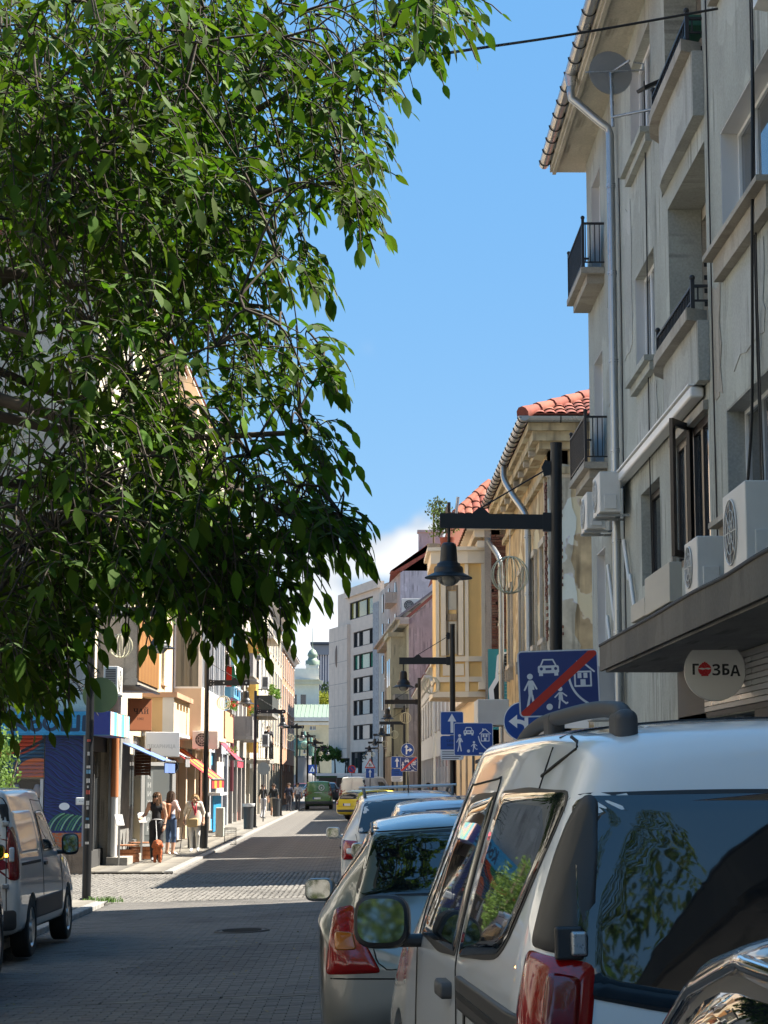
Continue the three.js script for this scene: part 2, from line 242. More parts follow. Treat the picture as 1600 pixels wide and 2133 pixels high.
// a casement set back in its opening: frame mesh > pane; opt: depth, cols, rows (mullions), sill, fm
function windowIn(parent, fm, o, opt = {}) {
  const { back = 0.2, frame = MT.pvc, cols = 2, rows = 1, fw = 0.06, sill = 0.06, glass = MT.winGlass, sillMat = frame, sillD = 0.1, name = 'window', curtain } = opt, gs = [], { u, v, w, h } = o, z = -back;
  gs.push(bx(u, u + fw, v, v + h, z - 0.06, z), bx(u + w - fw, u + w, v, v + h, z - 0.06, z), bx(u + fw, u + w - fw, v, v + fw, z - 0.06, z), bx(u + fw, u + w - fw, v + h - fw, v + h, z - 0.06, z));
  for (let i = 1; i < cols; i++) gs.push(bx(u + w * i / cols - fw * 0.6, u + w * i / cols + fw * 0.6, v + fw, v + h - fw, z - 0.055, z - 0.003));
  for (let i = 1; i < rows; i++) { const y = v + h * (rows === 2 ? 0.68 : i / rows); gs.push(bx(u + fw, u + w - fw, y - fw * 0.5, y + fw * 0.5, z - 0.05, z - 0.006)); }
  const m = add(name, merge(gs).applyMatrix4(fm), frame, parent);
  add('pane', bx(u + fw * 0.5, u + w - fw * 0.5, v + fw * 0.5, v + h - fw * 0.5, z - 0.036, z - 0.03).applyMatrix4(fm), glass, m);
  if (curtain) add('curtain', (() => { const g = new THREE.PlaneGeometry(w * curtain, h - 0.05, 24, 1), p = g.attributes.position; for (let i = 0; i < p.count; i++) p.setZ(i, 0.03 * Math.sin(p.getX(i) * 42)); g.computeVertexNormals(); return g.translate(u + w * curtain / 2, v + h / 2, z - 0.12).applyMatrix4(fm); })(), MT.curtain, m);
  if (sill) add('sill', bx(u - 0.06, u + w + 0.06, v - sill, v - 0.003, -back - 0.02, sillD).applyMatrix4(fm), sillMat, m);
  return m;
}
function moulding(fm, o, w = 0.14, d = 0.06, bottom = true) { const { u, v, w: W, h } = o, g = [bx(u - w, u, v, v + h, 0.002, d), bx(u + W, u + W + w, v, v + h, 0.002, d), bx(u - w - 0.03, u + W + w + 0.03, v + h, v + h + w, 0.002, d + 0.02)]; if (bottom) g.push(bx(u - w - 0.05, u + W + w + 0.05, v - 0.1, v, 0.002, d + 0.06)); return merge(g).applyMatrix4(fm); }
function railing(fm, u0, u1, v0, h, z, gap = 0.11, returns = true, posts = true) {
  const g = [], zz = z; g.push(bx(u0, u1, v0 + h - 0.03, v0 + h, zz - 0.02, zz + 0.02), bx(u0, u1, v0 + 0.08, v0 + 0.1, zz - 0.012, zz + 0.012));
  for (let u = u0 + gap / 2; u < u1; u += gap) g.push(bx(u - 0.008, u + 0.008, v0 + 0.1, v0 + h - 0.03, zz - 0.008, zz + 0.008));
  if (returns) for (const u of [u0, u1]) { g.push(bx(u - 0.02, u + 0.02, v0 + h - 0.03, v0 + h, 0, zz), bx(u - 0.012, u + 0.012, v0 + 0.08, v0 + 0.1, 0, zz)); for (let q = gap; q < z - 0.03; q += gap) g.push(bx(u - 0.008, u + 0.008, v0 + 0.1, v0 + h - 0.03, q - 0.008, q + 0.008)); }
  if (posts) for (const u of [u0, u1]) g.push(bx(u - 0.022, u + 0.022, v0, v0 + h + 0.06, zz - 0.022, zz + 0.022), new THREE.SphereGeometry(0.035, 8, 6).translate(u, v0 + h + 0.08, zz));
  return merge(g).applyMatrix4(fm);
}
// split-system outdoor unit, front (fan) facing local +z, base centre at origin
function acUnit(label, pos, turn, s = 1, group) {
  const t = thing('air_conditioner', label, 'air conditioner', group, pos, turn), w = 0.8 * s, h = 0.56 * s, d = 0.29 * s;
  add('casing', rbox(w, h, d, 0.015, 0, h / 2, 0), MT.acWhite, t);
  const gr = add('fan_grille', [new THREE.TorusGeometry(0.22 * s, 0.008, 5, 24), new THREE.TorusGeometry(0.15 * s, 0.005, 4, 20), new THREE.TorusGeometry(0.08 * s, 0.005, 4, 16), ...[0, 1, 2, 3].map((k) => box(0.44 * s, 0.008, 0.008).rotateZ(k * Math.PI / 4))].map((g) => g.translate(-0.1 * s, h * 0.5, d / 2 + 0.012)), MT.acWhite, t);
  add('fan_opening', disc(0.21 * s, 0.004, 24).translate(-0.1 * s, h * 0.5, d / 2 + 0.003), MT.acDark, t);
  const sl = []; for (let i = 0; i < 12; i++) sl.push(box(0.006, 0.026 * s, d * 0.72, -w / 2 - 0.003, 0.1 * s + i * 0.035 * s, 0)); add('side_vents', sl, MT.acDark, t);
  add('service_cover', rbox(0.03, 0.2 * s, d * 0.6, 0.01, w / 2 + 0.008, 0.14 * s, 0), MT.acWhite, t);
  for (const k of [-0.3, 0.3]) add('bracket', box(0.035, 0.035, d + 0.25, w * k, -0.025, -0.1), MT.zinc, t);
  return t;
}

// ---------------------------------------------------------------- grey apartment house on the right
{
  const X = 3.8, D0 = 32.9, D1 = 16.2, fm = RIGHT(X, D0), H = 12.62, U = (d) => D0 - d;
  const t = thing('apartment_house', 'tall grey plastered apartment house with loggias, drainpipe and concrete shop canopy', 'building', null);
  const mw = plaster([0.42, 0.435, 0.39]), mw2 = plaster([0.43, 0.44, 0.41]), reveal = painted([0.62, 0.62, 0.61]), conc = plaster([0.42, 0.385, 0.325]);
  const op = [], W = (d0, d1, v0, v1, o = {}) => { const k = { u: U(d0), w: d0 - d1, v: v0, h: v1 - v0, ...o }; op.push(k); return k; };
  // balcony doors at the far end
  const doors = [[4.2, 5.75], [7.04, 8.95], [10.18, 12.0]].map(([a, b]) => W(32.2, 31.0, a, b));
  // window column beyond the drainpipe (upper floors) and the two tall first floor windows
  const midW = [W(27.1, 25.3, 7.6, 9.07), W(27.3, 25.3, 10.7, 12.2)];
  const tall = [W(26.9, 25.15, 4.7, 5.97), W(23.9, 21.5, 4.6, 6.15)];
  const logg = [W(24.05, 21.35, 6.7, 9.2), W(24.05, 21.35, 9.7, 12.4)];
  const nearW = [W(20.4, 17.9, 4.75, 5.94), W(20.4, 17.7, 7.63, 8.97), W(20.4, 17.7, 10.7, 12.2)];
  const shop = [W(27.2, 23.9, 0.35, 2.7), W(22.6, 19.2, 0.35, 2.75)];
  wallWith(t, fm, D0 - D1, H, op, mw, 0.42);
  add('side_wall', bx(X + 0.42, X + 12, 0, H, -D0, -D0 + 0.35), mw, t);
  add('near_side_wall', bx(X + 0.42, X + 11.5, 0, H, -D1 - 0.35, -D1 - 0.005), mw, t); add('rear_wall', bx(X + 11.6, X + 12, 0, H, -D0 + 0.36, -D1), mw, t);
  add('floor_slab', [3.55, 6.4, 9.25].map((y) => bx(X + 0.43, X + 11.5, y - 0.2, y, -D0 + 0.36, -D1)), conc, t);
  add('partition', [30.3, 27.3, 24.25, 21.2, 20.2, 17].map((d) => bx(X + 0.43, X + 5, 0, H - 0.05, -d - 0.05, -d + 0.05)), mw2, t);
  add('room_back_wall', bx(X + 2.6, X + 2.7, 3.6, H - 0.1, -D0 + 0.4, -D1), mw2, t);
  for (const [i, o] of doors.entries()) { windowIn(t, fm, o, { back: 0.13, cols: 2, rows: 2, sill: 0, curtain: 1 }); add('reveal', [bx(o.u + 0.001, o.u + 0.02, o.v, o.v + o.h, -0.13, -0.004), bx(o.u + 0.021, o.u + o.w - 0.001, o.v + o.h - 0.02, o.v + o.h - 0.001, -0.13, -0.004)].map((g) => g.applyMatrix4(fm)), reveal, t); }
  for (const o of midW) { windowIn(t, fm, o, { back: 0.13, cols: 3, sill: 0.08, sillMat: mw, sillD: 0.16, curtain: 1 }); add('reveal', [bx(o.u + 0.001, o.u + 0.015, o.v, o.v + o.h, -0.13, -0.004)].map((g) => g.applyMatrix4(fm)), reveal, t); add('sill_moulding', bx(o.u - 0.04, o.u + o.w + 0.04, o.v - 0.2, o.v - 0.083, 0.003, 0.09).applyMatrix4(fm), mw, t); }
  const brown = M([0.025, 0.018, 0.015], { roughness: 0.4 });
  windowIn(t, fm, tall[0], { back: 0.14, frame: brown, cols: 2, fw: 0.09, sill: 0 }); windowIn(t, fm, tall[1], { back: 0.03, frame: brown, cols: 4, fw: 0.1, sill: 0 });
  add('open_casement', [bx(-0.05, 0.05, 0, 1.6, 0, 0.04), bx(0.42, 0.5, 0, 1.6, 0, 0.04), bx(0.05, 0.42, 1.52, 1.6, 0, 0.04), bx(0.05, 0.42, 0, 0.08, 0, 0.04)].map((g) => g.rotateY(-0.6).translate(tall[1].u + 1.25, 4.6, 0.0).applyMatrix4(fm)), brown, t);
  add('window_surround', [bx(tall[1].u - 0.1, tall[1].u, 4.6, 6.15, 0.002, 0.05), bx(tall[1].u - 0.1, tall[1].u + tall[1].w + 0.05, 6.15, 6.26, 0.002, 0.06)].map((g) => g.applyMatrix4(fm)), conc, t);
  for (const o of nearW) { windowIn(t, fm, o, { back: 0.19, cols: 3, sill: 0, curtain: 0.8 }); const low = o.v < 5; add('reveal', [bx(o.u + 0.001, o.u + 0.015, o.v, o.v + o.h, -0.19, -0.004), bx(o.u + 0.016, o.u + o.w - 0.001, o.v + o.h - 0.015, o.v + o.h - 0.001, -0.19, -0.004)].map((g) => g.applyMatrix4(fm)), low ? mw2 : painted([0.7, 0.69, 0.67]), t); add('sill', [bx(o.u - 0.12, o.u + o.w + 0.12, o.v - 0.06, o.v - 0.002, -0.25, 0.2), bx(o.u - 0.02, o.u + o.w + 0.06, o.v - 0.3, o.v - 0.062, 0.003, 0.1)].map((g) => g.applyMatrix4(fm)), conc, t); }
  // loggias: recess, parapet box proud of the wall, railing on top
  logg.forEach((o, i) => {
    const L = 'loggia_lining'; add(L, [bx(o.u - 0.05, o.u - 0.003, o.v - 0.1, o.v + o.h, -1.6, -0.425), bx(o.u + o.w + 0.003, o.u + o.w + 0.05, o.v - 0.1, o.v + o.h, -1.6, -0.425), bx(o.u, o.u + o.w, o.v, o.v + o.h, -1.66, -1.6), bx(o.u, o.u + o.w, o.v - 0.12, o.v - 0.003, -1.6, -0.425), bx(o.u, o.u + o.w, o.v + o.h + 0.003, o.v + o.h + 0.1, -1.6, -0.425)].map((g) => g.applyMatrix4(fm)), plaster([0.44, 0.40, 0.34]), t);
    for (let k = 0; k < 4; k++) add('vent_slot', bx(o.u - 0.002, o.u + 0.006, o.v + 1.25 + k * 0.17, o.v + 1.31 + k * 0.17, -0.72, -0.44).applyMatrix4(fm), MT.black, t);
    const pts = [[o.u - 0.45, 0], [o.u - 0.2, 0.04], [o.u + 0.1, 0.11], [o.u + 0.45, 0.13], [o.u + o.w + 0.05, 0.13], [o.u + o.w + 0.05, 0], [o.u - 0.45, 0]];
    const top = i ? 10.38 : 7.27, bot = i ? 9.48 : 6.45, pf = (a, b, grow) => slab(pts.map(([u, z]) => [u - (z > 0.1 ? 0 : grow), z > 0.01 ? z + grow : z + 0.003]), b - a).rotateX(Math.PI / 2).translate(0, b, 0).applyMatrix4(fm);
    add('parapet', pf(bot, top - 0.14, 0), mw2, t); add('parapet_coping', pf(top - 0.139, top, 0.12), conc, t);
    add('railing', railing(fm, o.u + 0.1, o.u + o.w, top, 0.27, 0.17, 0.11, true), MT.iron, t);
  });
  // balconies at the far end with iron railings
  for (const v of [7.02, 10.16]) { const u0 = U(32.75), u1 = U(30.5); add('balcony_slab', [bx(u0, u1, v - 0.1, v, 0.003, 0.38), bx(u0 + 0.1, u1 - 0.12, v - 0.24, v - 0.103, 0.003, 0.28)].map((g) => g.applyMatrix4(fm)), conc, t); add('railing', railing(fm, u0 + 0.05, u1 - 0.05, v, 0.74, 0.34, 0.075), MT.iron, t); add('railing_panel', bx(u0 + 0.08, u1 - 0.08, v + 0.11, v + 0.7, 0.325, 0.329).applyMatrix4(fm), M([0.03, 0.032, 0.03], { roughness: 0.8 }), t); }
  // eave slab with fascia, gutter with brackets, roof
  add('eave', [bx(X - 0.58, X + 12.3, H + 0.005, H + 0.2, -D0 - 0.5, -D1), bx(X - 0.54, X - 0.48, H - 0.05, H + 0.004, -D0 - 0.46, -D1)], plaster([0.62, 0.58, 0.47]), t);
  const gut = []; for (let i = 0; i <= 8; i++) { const a = Math.PI + i / 8 * Math.PI; gut.push([X - 0.68 + Math.cos(a) * 0.09, H + 0.16 + Math.sin(a) * 0.1]); } for (let i = 8; i >= 0; i--) { const a = Math.PI + i / 8 * Math.PI; gut.push([X - 0.68 + Math.cos(a) * 0.082, H + 0.16 + Math.sin(a) * 0.09]); }
  add('gutter', slab(gut, D0 + 0.5 - D1).translate(0, 0, -D0 - 0.5), MT.zinc, t);
  const hk = []; for (let d = D0 + 0.3; d > D1; d -= 0.62) hk.push(new THREE.TorusGeometry(0.1, 0.012, 5, 12, Math.PI).rotateZ(Math.PI).translate(X - 0.68, H + 0.16, -d)); add('gutter_bracket', hk, MT.iron, t);
  add('roof', slab([[X - 0.7, H + 0.25], [X + 6, H + 2.0], [X + 13, H + 0.25]], D0 + 0.45 - D1).translate(0, 0, -D0 - 0.45), MT.tileC, t);
  // drainpipe with its swan neck
  const dp = thing('drainpipe', 'galvanised drainpipe with bent top running down the grey apartment house', 'drainpipe');
  const pz = -28.75; add('pipe', [tube([[X - 0.68, H + 0.1, pz - 0.1], [X - 0.68, H - 0.25, pz - 0.1], [X - 0.66, H - 0.28, pz - 0.1], [X - 0.6, H - 0.33, pz - 0.09], [X - 0.2, H - 0.72, pz], [X - 0.14, H - 0.76, pz], [X - 0.11, H - 0.82, pz], [X - 0.11, H - 0.9, pz], [X - 0.11, H - 1.6, pz], [X - 0.11, 3.2, pz]], 0.062, 10, 80)], MT.zinc, dp);
  for (let y = 4.2; y < 11; y += 1.35) add('pipe_joint', cyl(0.072, 0.072, 0.07, X - 0.11, y, pz, 10), MT.zinc, dp); add('hopper', cyl(0.1, 0.07, 0.2, X - 0.68, H + 0.02, pz - 0.1, 10), MT.zinc, dp);
  // smoother repair patches in the render
  for (const [d0, d1, v0, v1, m] of [[27.0, 25.2, 6.6, 7.25, mw2], [28.2, 27.4, 8.2, 10.3, mw2], [21.1, 20.6, 6.2, 7.4, conc], [30.2, 29.2, 7.9, 9.4, mw2], [19.9, 18.3, 6.3, 7.2, mw2]]) { const pts = [], q = (a, b, c, d) => { for (let k = 0; k < 5; k++) pts.push([lerp(a, c, k / 5) + rr(-0.06, 0.06), lerp(b, d, k / 5) + rr(-0.06, 0.06)]); }; q(U(d0), v0, U(d1), v0); q(U(d1), v0, U(d1), v1); q(U(d1), v1, U(d0), v1); q(U(d0), v1, U(d0), v0); add('plaster_patch', slab(pts, 0.006).translate(0, 0, 0.002).applyMatrix4(fm), m, t); }
  // conduit lines on the wall
  for (const [d, a, b] of [[28.5, 3.6, 11], [25.75, 3.6, 11.5], [20.95, 3.6, 12], [18.55, 4.2, 12.1], [18.45, 4.2, 12.1]]) tag(add('wall_cable', tube([[X - 0.02, a, -d], [X - 0.03, (a * 2 + b) / 3, -d + rr(-0.05, 0.05)], [X - 0.02, (a + 2 * b) / 3, -d + rr(-0.05, 0.05)], [X - 0.02, b, -d]], 0.009, 4, 20), MT.wire), 'thin black cable running up the grey apartment house wall', 'cable', 'cables on the grey house');
  tag(add('wall_cable', tube([[X - 0.05, 9.2, -18.3], [X - 0.12, 7.4, -18.2], [X - 0.06, 5.6, -18.75], [X - 0.1, 4.6, -18.9], [X - 0.05, 4.0, -18.7]], 0.016, 5, 30), MT.wire), 'thick black cable hanging loose beside the white deep-set window', 'cable');
  // awning cassette, white strip under the loggia
  tag(add('awning_cassette', [rbox(0.16, 0.13, 7.0, 0.03, X - 0.1, 6.38, -25.1), bx(X - 0.2, X, 6.45, 6.47, -28.6, -21.6)], painted([0.78, 0.78, 0.76], { roughness: 0.35 })), 'long white folded awning cassette across the grey apartment house', 'awning');
  for (const [d, y, l] of [[28.3, 5.2, 0.9], [30.2, 4.9, 1.3], [27.7, 4.6, 1.0], [25.2, 4.2, 1.0], [30.4, 4.2, 1.1]]) tag(add('folding_bracket', bar([X - 0.06, y + l * 0.35, -d], [X - 0.06, y - l * 0.35, -d + l * 0.55], 0.03, 4), painted([0.7, 0.7, 0.68])), 'white folding bracket screwed to the grey wall', 'bracket', 'folding brackets on the grey house');
  // concrete canopy over the shops
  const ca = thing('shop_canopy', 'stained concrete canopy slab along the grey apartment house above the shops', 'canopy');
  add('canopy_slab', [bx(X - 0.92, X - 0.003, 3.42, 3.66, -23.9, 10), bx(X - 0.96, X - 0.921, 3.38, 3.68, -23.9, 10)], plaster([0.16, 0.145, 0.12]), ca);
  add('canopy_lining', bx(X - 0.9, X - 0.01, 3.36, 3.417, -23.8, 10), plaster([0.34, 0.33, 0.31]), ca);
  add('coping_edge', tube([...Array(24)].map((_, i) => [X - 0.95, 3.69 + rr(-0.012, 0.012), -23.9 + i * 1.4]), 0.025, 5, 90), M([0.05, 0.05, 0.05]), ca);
  // shop front: shutters and dark glazing
  for (const o of shop) { add('shop_window', [bx(o.u, o.u + o.w, o.v, o.v + o.h, -0.24, -0.2)].map((g) => g.applyMatrix4(fm)), MT.winGlass, t); for (const [a, b] of [[0, 0.07], [o.w - 0.07, o.w], [o.w / 2 - 0.03, o.w / 2 + 0.03]]) add('shop_frame_post', bx(o.u + a, o.u + b, o.v, o.v + o.h, -0.2, -0.12).applyMatrix4(fm), MT.zinc, t); }
  const sh = thing('roller_shutter', 'corrugated metal roller shutter housing under the concrete canopy', 'shutter'); for (let k = 0; k < 9; k++) add('slat', bx(X - 0.04, X - 0.003, 2.82 + k * 0.058, 2.87 + k * 0.058, -21.9, -15).rotateZ(0), k % 2 ? MT.zinc : M([0.30, 0.31, 0.32], { roughness: 0.45, metalness: 0.5 }), sh);
  add('shop_cladding', [bx(X - 0.02, X - 0.003, 2.76, 2.815, -23.9, -16.2), bx(X - 0.02, X - 0.003, 2.76, 3.36, -23.9, -21.92), bx(X - 0.02, X - 0.003, 0.1, 2.755, -23.9, -22.62), bx(X - 0.02, X - 0.003, 0.1, 2.755, -19.18, -16.2)], M([0.035, 0.035, 0.036], { roughness: 0.6 }), t);
  const tank = add('wall_box', [rbox(0.5, 0.75, 0.5, 0.02, X - 0.25, 3.3, -29.2), rbox(0.55, 0.06, 0.55, 0.02, X - 0.27, 3.7, -29.2)], painted([0.45, 0.46, 0.46])); tag(tank, 'grey metal cabinet on the far end of the grey apartment house', 'cabinet');
}
// equipment hung on the grey house
{
  const X = 3.8;
  acUnit('white air conditioner unit under the lowest iron balcony, beside the drainpipe', [X - 0.3, 5.87, -28.3], -Math.PI / 2, 1.05, 'air conditioners on the grey house');
  acUnit('white air conditioner unit hidden partly behind another one under the lowest iron balcony', [X - 0.3, 5.85, -30.0], -Math.PI / 2, 1.0, 'air conditioners on the grey house');
  acUnit('white air conditioner unit below the tall brown framed window', [X - 0.38, 3.95, -19.75], -Math.PI / 2, 0.95, 'air conditioners on the grey house');
  acUnit('large white air conditioner unit with service panel above the concrete canopy', [X - 0.3, 3.92, -17.5], -Math.PI / 2, 1.35, 'air conditioners on the grey house');
  tag(add('sign_box', [rbox(0.14, 0.44, 1.9, 0.01, X - 0.42, 4.22, -22.3), rbox(0.14, 0.22, 1.2, 0.01, X - 0.42, 4.12, -23.9)], painted([0.50, 0.46, 0.38])), 'blank beige sign box beside the air conditioner above the canopy', 'sign box');
  // round shop sign
  const sg = thing('round_sign', 'round white hanging sign reading ГОЗБА with a red pot for the letter O', 'sign', null, at(1489, 1397, 19.6)); sg.rotation.y = -0.1;
  add('sign_body', disc(0.302, 0.09, 48), MT.white, sg);
  const tex = canvas(512, 512, (g) => { g.fillStyle = '#e9e8e4'; g.fillRect(0, 0, 512, 512); g.fillStyle = '#16171a'; g.font = 'bold 132px sans-serif'; g.textBaseline = 'alphabetic'; g.fillText('Г', 52, 292); g.fillText('З', 226, 298); g.fillText('Б', 305, 296); g.fillText('А', 384, 306); g.fillStyle = '#cf1a22'; g.beginPath(); g.ellipse(168, 247, 56, 54, 0, 0, 7); g.fill(); g.fillRect(144, 190, 48, 12); g.fillRect(160, 182, 16, 10); g.fillRect(138, 292, 60, 12); g.fillStyle = '#e9e8e4'; g.beginPath(); g.moveTo(112, 240); g.quadraticCurveTo(140, 228, 166, 238); g.quadraticCurveTo(196, 226, 224, 240); g.lineTo(200, 250); g.lineTo(176, 244); g.lineTo(150, 252); g.closePath(); g.fill(); for (let i = 0; i < 500; i++) { g.fillStyle = 'rgba(233,232,228,0.5)'; g.fillRect(50 + hash2(i, 1, 1) * 420, 200 + hash2(i, 2, 1) * 110, 2 + 3 * hash2(i, 3, 1), 2); } });
  add('printed_face', new THREE.CircleGeometry(0.296, 48).translate(0, 0, 0.047), M(0xffffff, { map: tex, roughness: 0.5 }), sg);
  add('hanger', [bx(-0.07, -0.05, 0.24, 0.42, 0.052, 0.06), bx(0.03, 0.05, 0.24, 0.42, 0.052, 0.06)], MT.iron, sg);
  // satellite dish and antenna
  const an = thing('antenna', 'mesh dish antenna on a pole beside the roof gutter of the grey apartment house', 'antenna', null, at(1272, 152, 25.4));
  add('mast', bar([0.02, -0.75, 0], [0, 0.0, 0], 0.025), MT.zinc, an); const rings = [0.08, 0.14, 0.2, 0.26, 0.3].map((r) => new THREE.TorusGeometry(r, 0.004, 4, 28)); for (let k = 0; k < 14; k++) rings.push(box(0.6, 0.004, 0.004).rotateZ(k * Math.PI / 14));
  add('mesh_dish', [...rings, disc(0.295, 0.003, 28)].map((g) => g.rotateY(0.2)), M([0.24, 0.24, 0.23], { roughness: 0.6 }), an); add('feed_arm', [bar([0, 0, 0], [0.22, 0.08, 0.25], 0.018), bar([-0.35, -0.03, 0.1], [0.42, 0.0, 0.12], 0.01), bar([0.42, 0, 0.12], [0.42, 0.09, 0.12], 0.01), bar([0.42, 0.09, 0.12], [0.3, 0.1, 0.12], 0.01)], MT.zinc, an);
  add('wall_bracket', bar([0.0, -0.62, 0.0], [0.55, -0.6, 0.3], 0.02), MT.zinc, an);
  // floodlight and plant box on the upper loggia
  const fl = thing('floodlight', 'black floodlight sticking out from the top loggia parapet', 'lamp', null, at(1355, 178, 24.3)); add('lamp_head', rbox(0.34, 0.05, 0.2, 0.012).rotateZ(0.5).rotateY(0.4), MT.black, fl); add('bracket', bar([0.08, 0.0, 0], [0.3, -0.1, 0], 0.012), MT.zinc, fl);
  const gb = thing('planter', 'green plastic planter box standing on the top loggia railing of the grey house', 'planter', null, at(1443, 62, 22.0)); add('box', rbox(0.22, 0.14, 0.6, 0.02), M([0.02, 0.10, 0.06], { roughness: 0.5 }), gb);
  tag(add('wall_cable', tube([at(792, 131, 13.2), at(1000, 100, 17), at(1230, 65, 19.5), at(1495, 18, 19.6)], 0.014, 5, 40), MT.wire), 'black overhead cable stretched from the tree to the grey house', 'cable');
}

// ---------------------------------------------------------------- roof tiles and bricks, one mesh each
const tileGeo = (() => { const g = new THREE.PlaneGeometry(0.24, 0.36, 6, 1), p = g.attributes.position; for (let i = 0; i < p.count; i++) { const x = p.getX(i) / 0.12; p.setZ(i, 0.07 * Math.sqrt(Math.max(0, 1 - x * x * 0.95)) + (p.getY(i) < 0 ? 0.035 : 0)); } g.computeVertexNormals(); const b = g.clone().translate(0, 0, -0.018); return mergeGeometries([g, b, box(0.2, 0.02, 0.02, 0, -0.17, 0.05)].map((q) => q.index ? q.toNonIndexed() : q)); })();
// o = eave corner, u = unit along the eave, v = unit up the slope; inside(a, b) in metres keeps a tile
function tileField(parent, o, u, v, L, S, inside, cap = 300) {
  const n = u.clone().cross(v).normalize(), base = new THREE.Matrix4().makeBasis(u, v, n); let c = 0; const rest = [];
  for (let b = 0.15; b < S; b += 0.3) for (let a = 0.11; a < L; a += 0.22) if (inside(a, b)) {
    const m = base.clone().setPosition(o.clone().addScaledVector(u, a).addScaledVector(v, b));
    if (c++ < cap) { const t = add('roof_tile', tileGeo, [MT.tile, MT.tile, MT.tileB, MT.tileC][Math.floor(rnd() * 4)], parent); t.applyMatrix4(m); t.rotateZ(rr(-0.03, 0.03)); } else rest.push(m);
  }
  if (rest.length) { const im = new THREE.InstancedMesh(tileGeo, MT.tile, rest.length); rest.forEach((m, i) => im.setMatrixAt(i, m)); im.name = 'roof_tiles'; im.userData.kind = 'stuff'; parent.add(im); }
}
const brickM = [M([0.26, 0.10, 0.065], { map: TX.stone }), M([0.32, 0.14, 0.09], { map: TX.stone }), M([0.20, 0.08, 0.06], { map: TX.stone }), M([0.30, 0.17, 0.12], { map: TX.stone })];
function bricks(parent, fm, u0, u1, v0, v1, ragged) {
  const g = box(0.235, 0.058, 0.08), g2 = box(0.115, 0.058, 0.08);
  for (let r = 0, v = v0; v < v1; v += 0.072, r++) for (let k = 0, u = u0 + (r % 2 ? 0.06 : 0.12); u < u1; k++) { const half = (r % 2 && k === 0) || rnd() < 0.12, w = half ? 0.115 : 0.235; if (!ragged || ragged(u, v)) { const m = add('brick', half ? g2 : g, brickM[Math.floor(rnd() * 4)], parent); m.position.set(u, v + 0.03, -0.02 + rr(-0.008, 0.01)).applyMatrix4(fm); m.quaternion.setFromRotationMatrix(fm); } u += half ? 0.19 : 0.247; }
}

function leafCard(s) { const g = new THREE.BufferGeometry(); g.setAttribute('position', new THREE.Float32BufferAttribute([0, 0, 0, 0.32, 0.45, 0.08, 0, 1, 0, 0, 0, 0, 0, 1, 0, -0.32, 0.45, 0.08].map((v) => v * s), 3)); g.setAttribute('uv', new THREE.Float32BufferAttribute(new Float32Array(12), 2)); g.computeVertexNormals(); return g; }
const leafMats = {};
function bush(parent, name, c, r, n, s, color) {
  const mat = leafMats[color.join()] ??= P(color, { roughness: 0.95, transmission: 0.35, thickness: 0, side: THREE.DoubleSide, specularIntensity: 0.3 }), im = new THREE.InstancedMesh(leafCard(s), mat, n), c3 = new THREE.Color(), m = new THREE.Matrix4();
  const lobes = [...Array(7)].map(() => [V(rr(-0.6, 0.6), rr(-0.5, 0.6), rr(-0.6, 0.6)), rr(0.35, 0.6)]);
  for (let i = 0; i < n; i++) { const [lc, lr] = lobes[i % 7], d = V(rr(-1, 1), rr(-1, 1), rr(-1, 1)).normalize().multiplyScalar(lr * Math.cbrt(rnd())), p = lc.clone().add(d).multiply(r).add(c); m.compose(p, new THREE.Quaternion().setFromEuler(new THREE.Euler(rr(-1.3, 1.3), rr(0, 6.3), rr(-1.3, 1.3))), V(1, 1, 1).multiplyScalar(rr(0.7, 1.3))); im.setMatrixAt(i, m); const k = rr(0.7, 1.3); im.setColorAt(i, c3.setRGB(k, k, k * 0.9)); }
  im.name = name; im.userData.kind = 'stuff'; parent.add(im); return im;
}
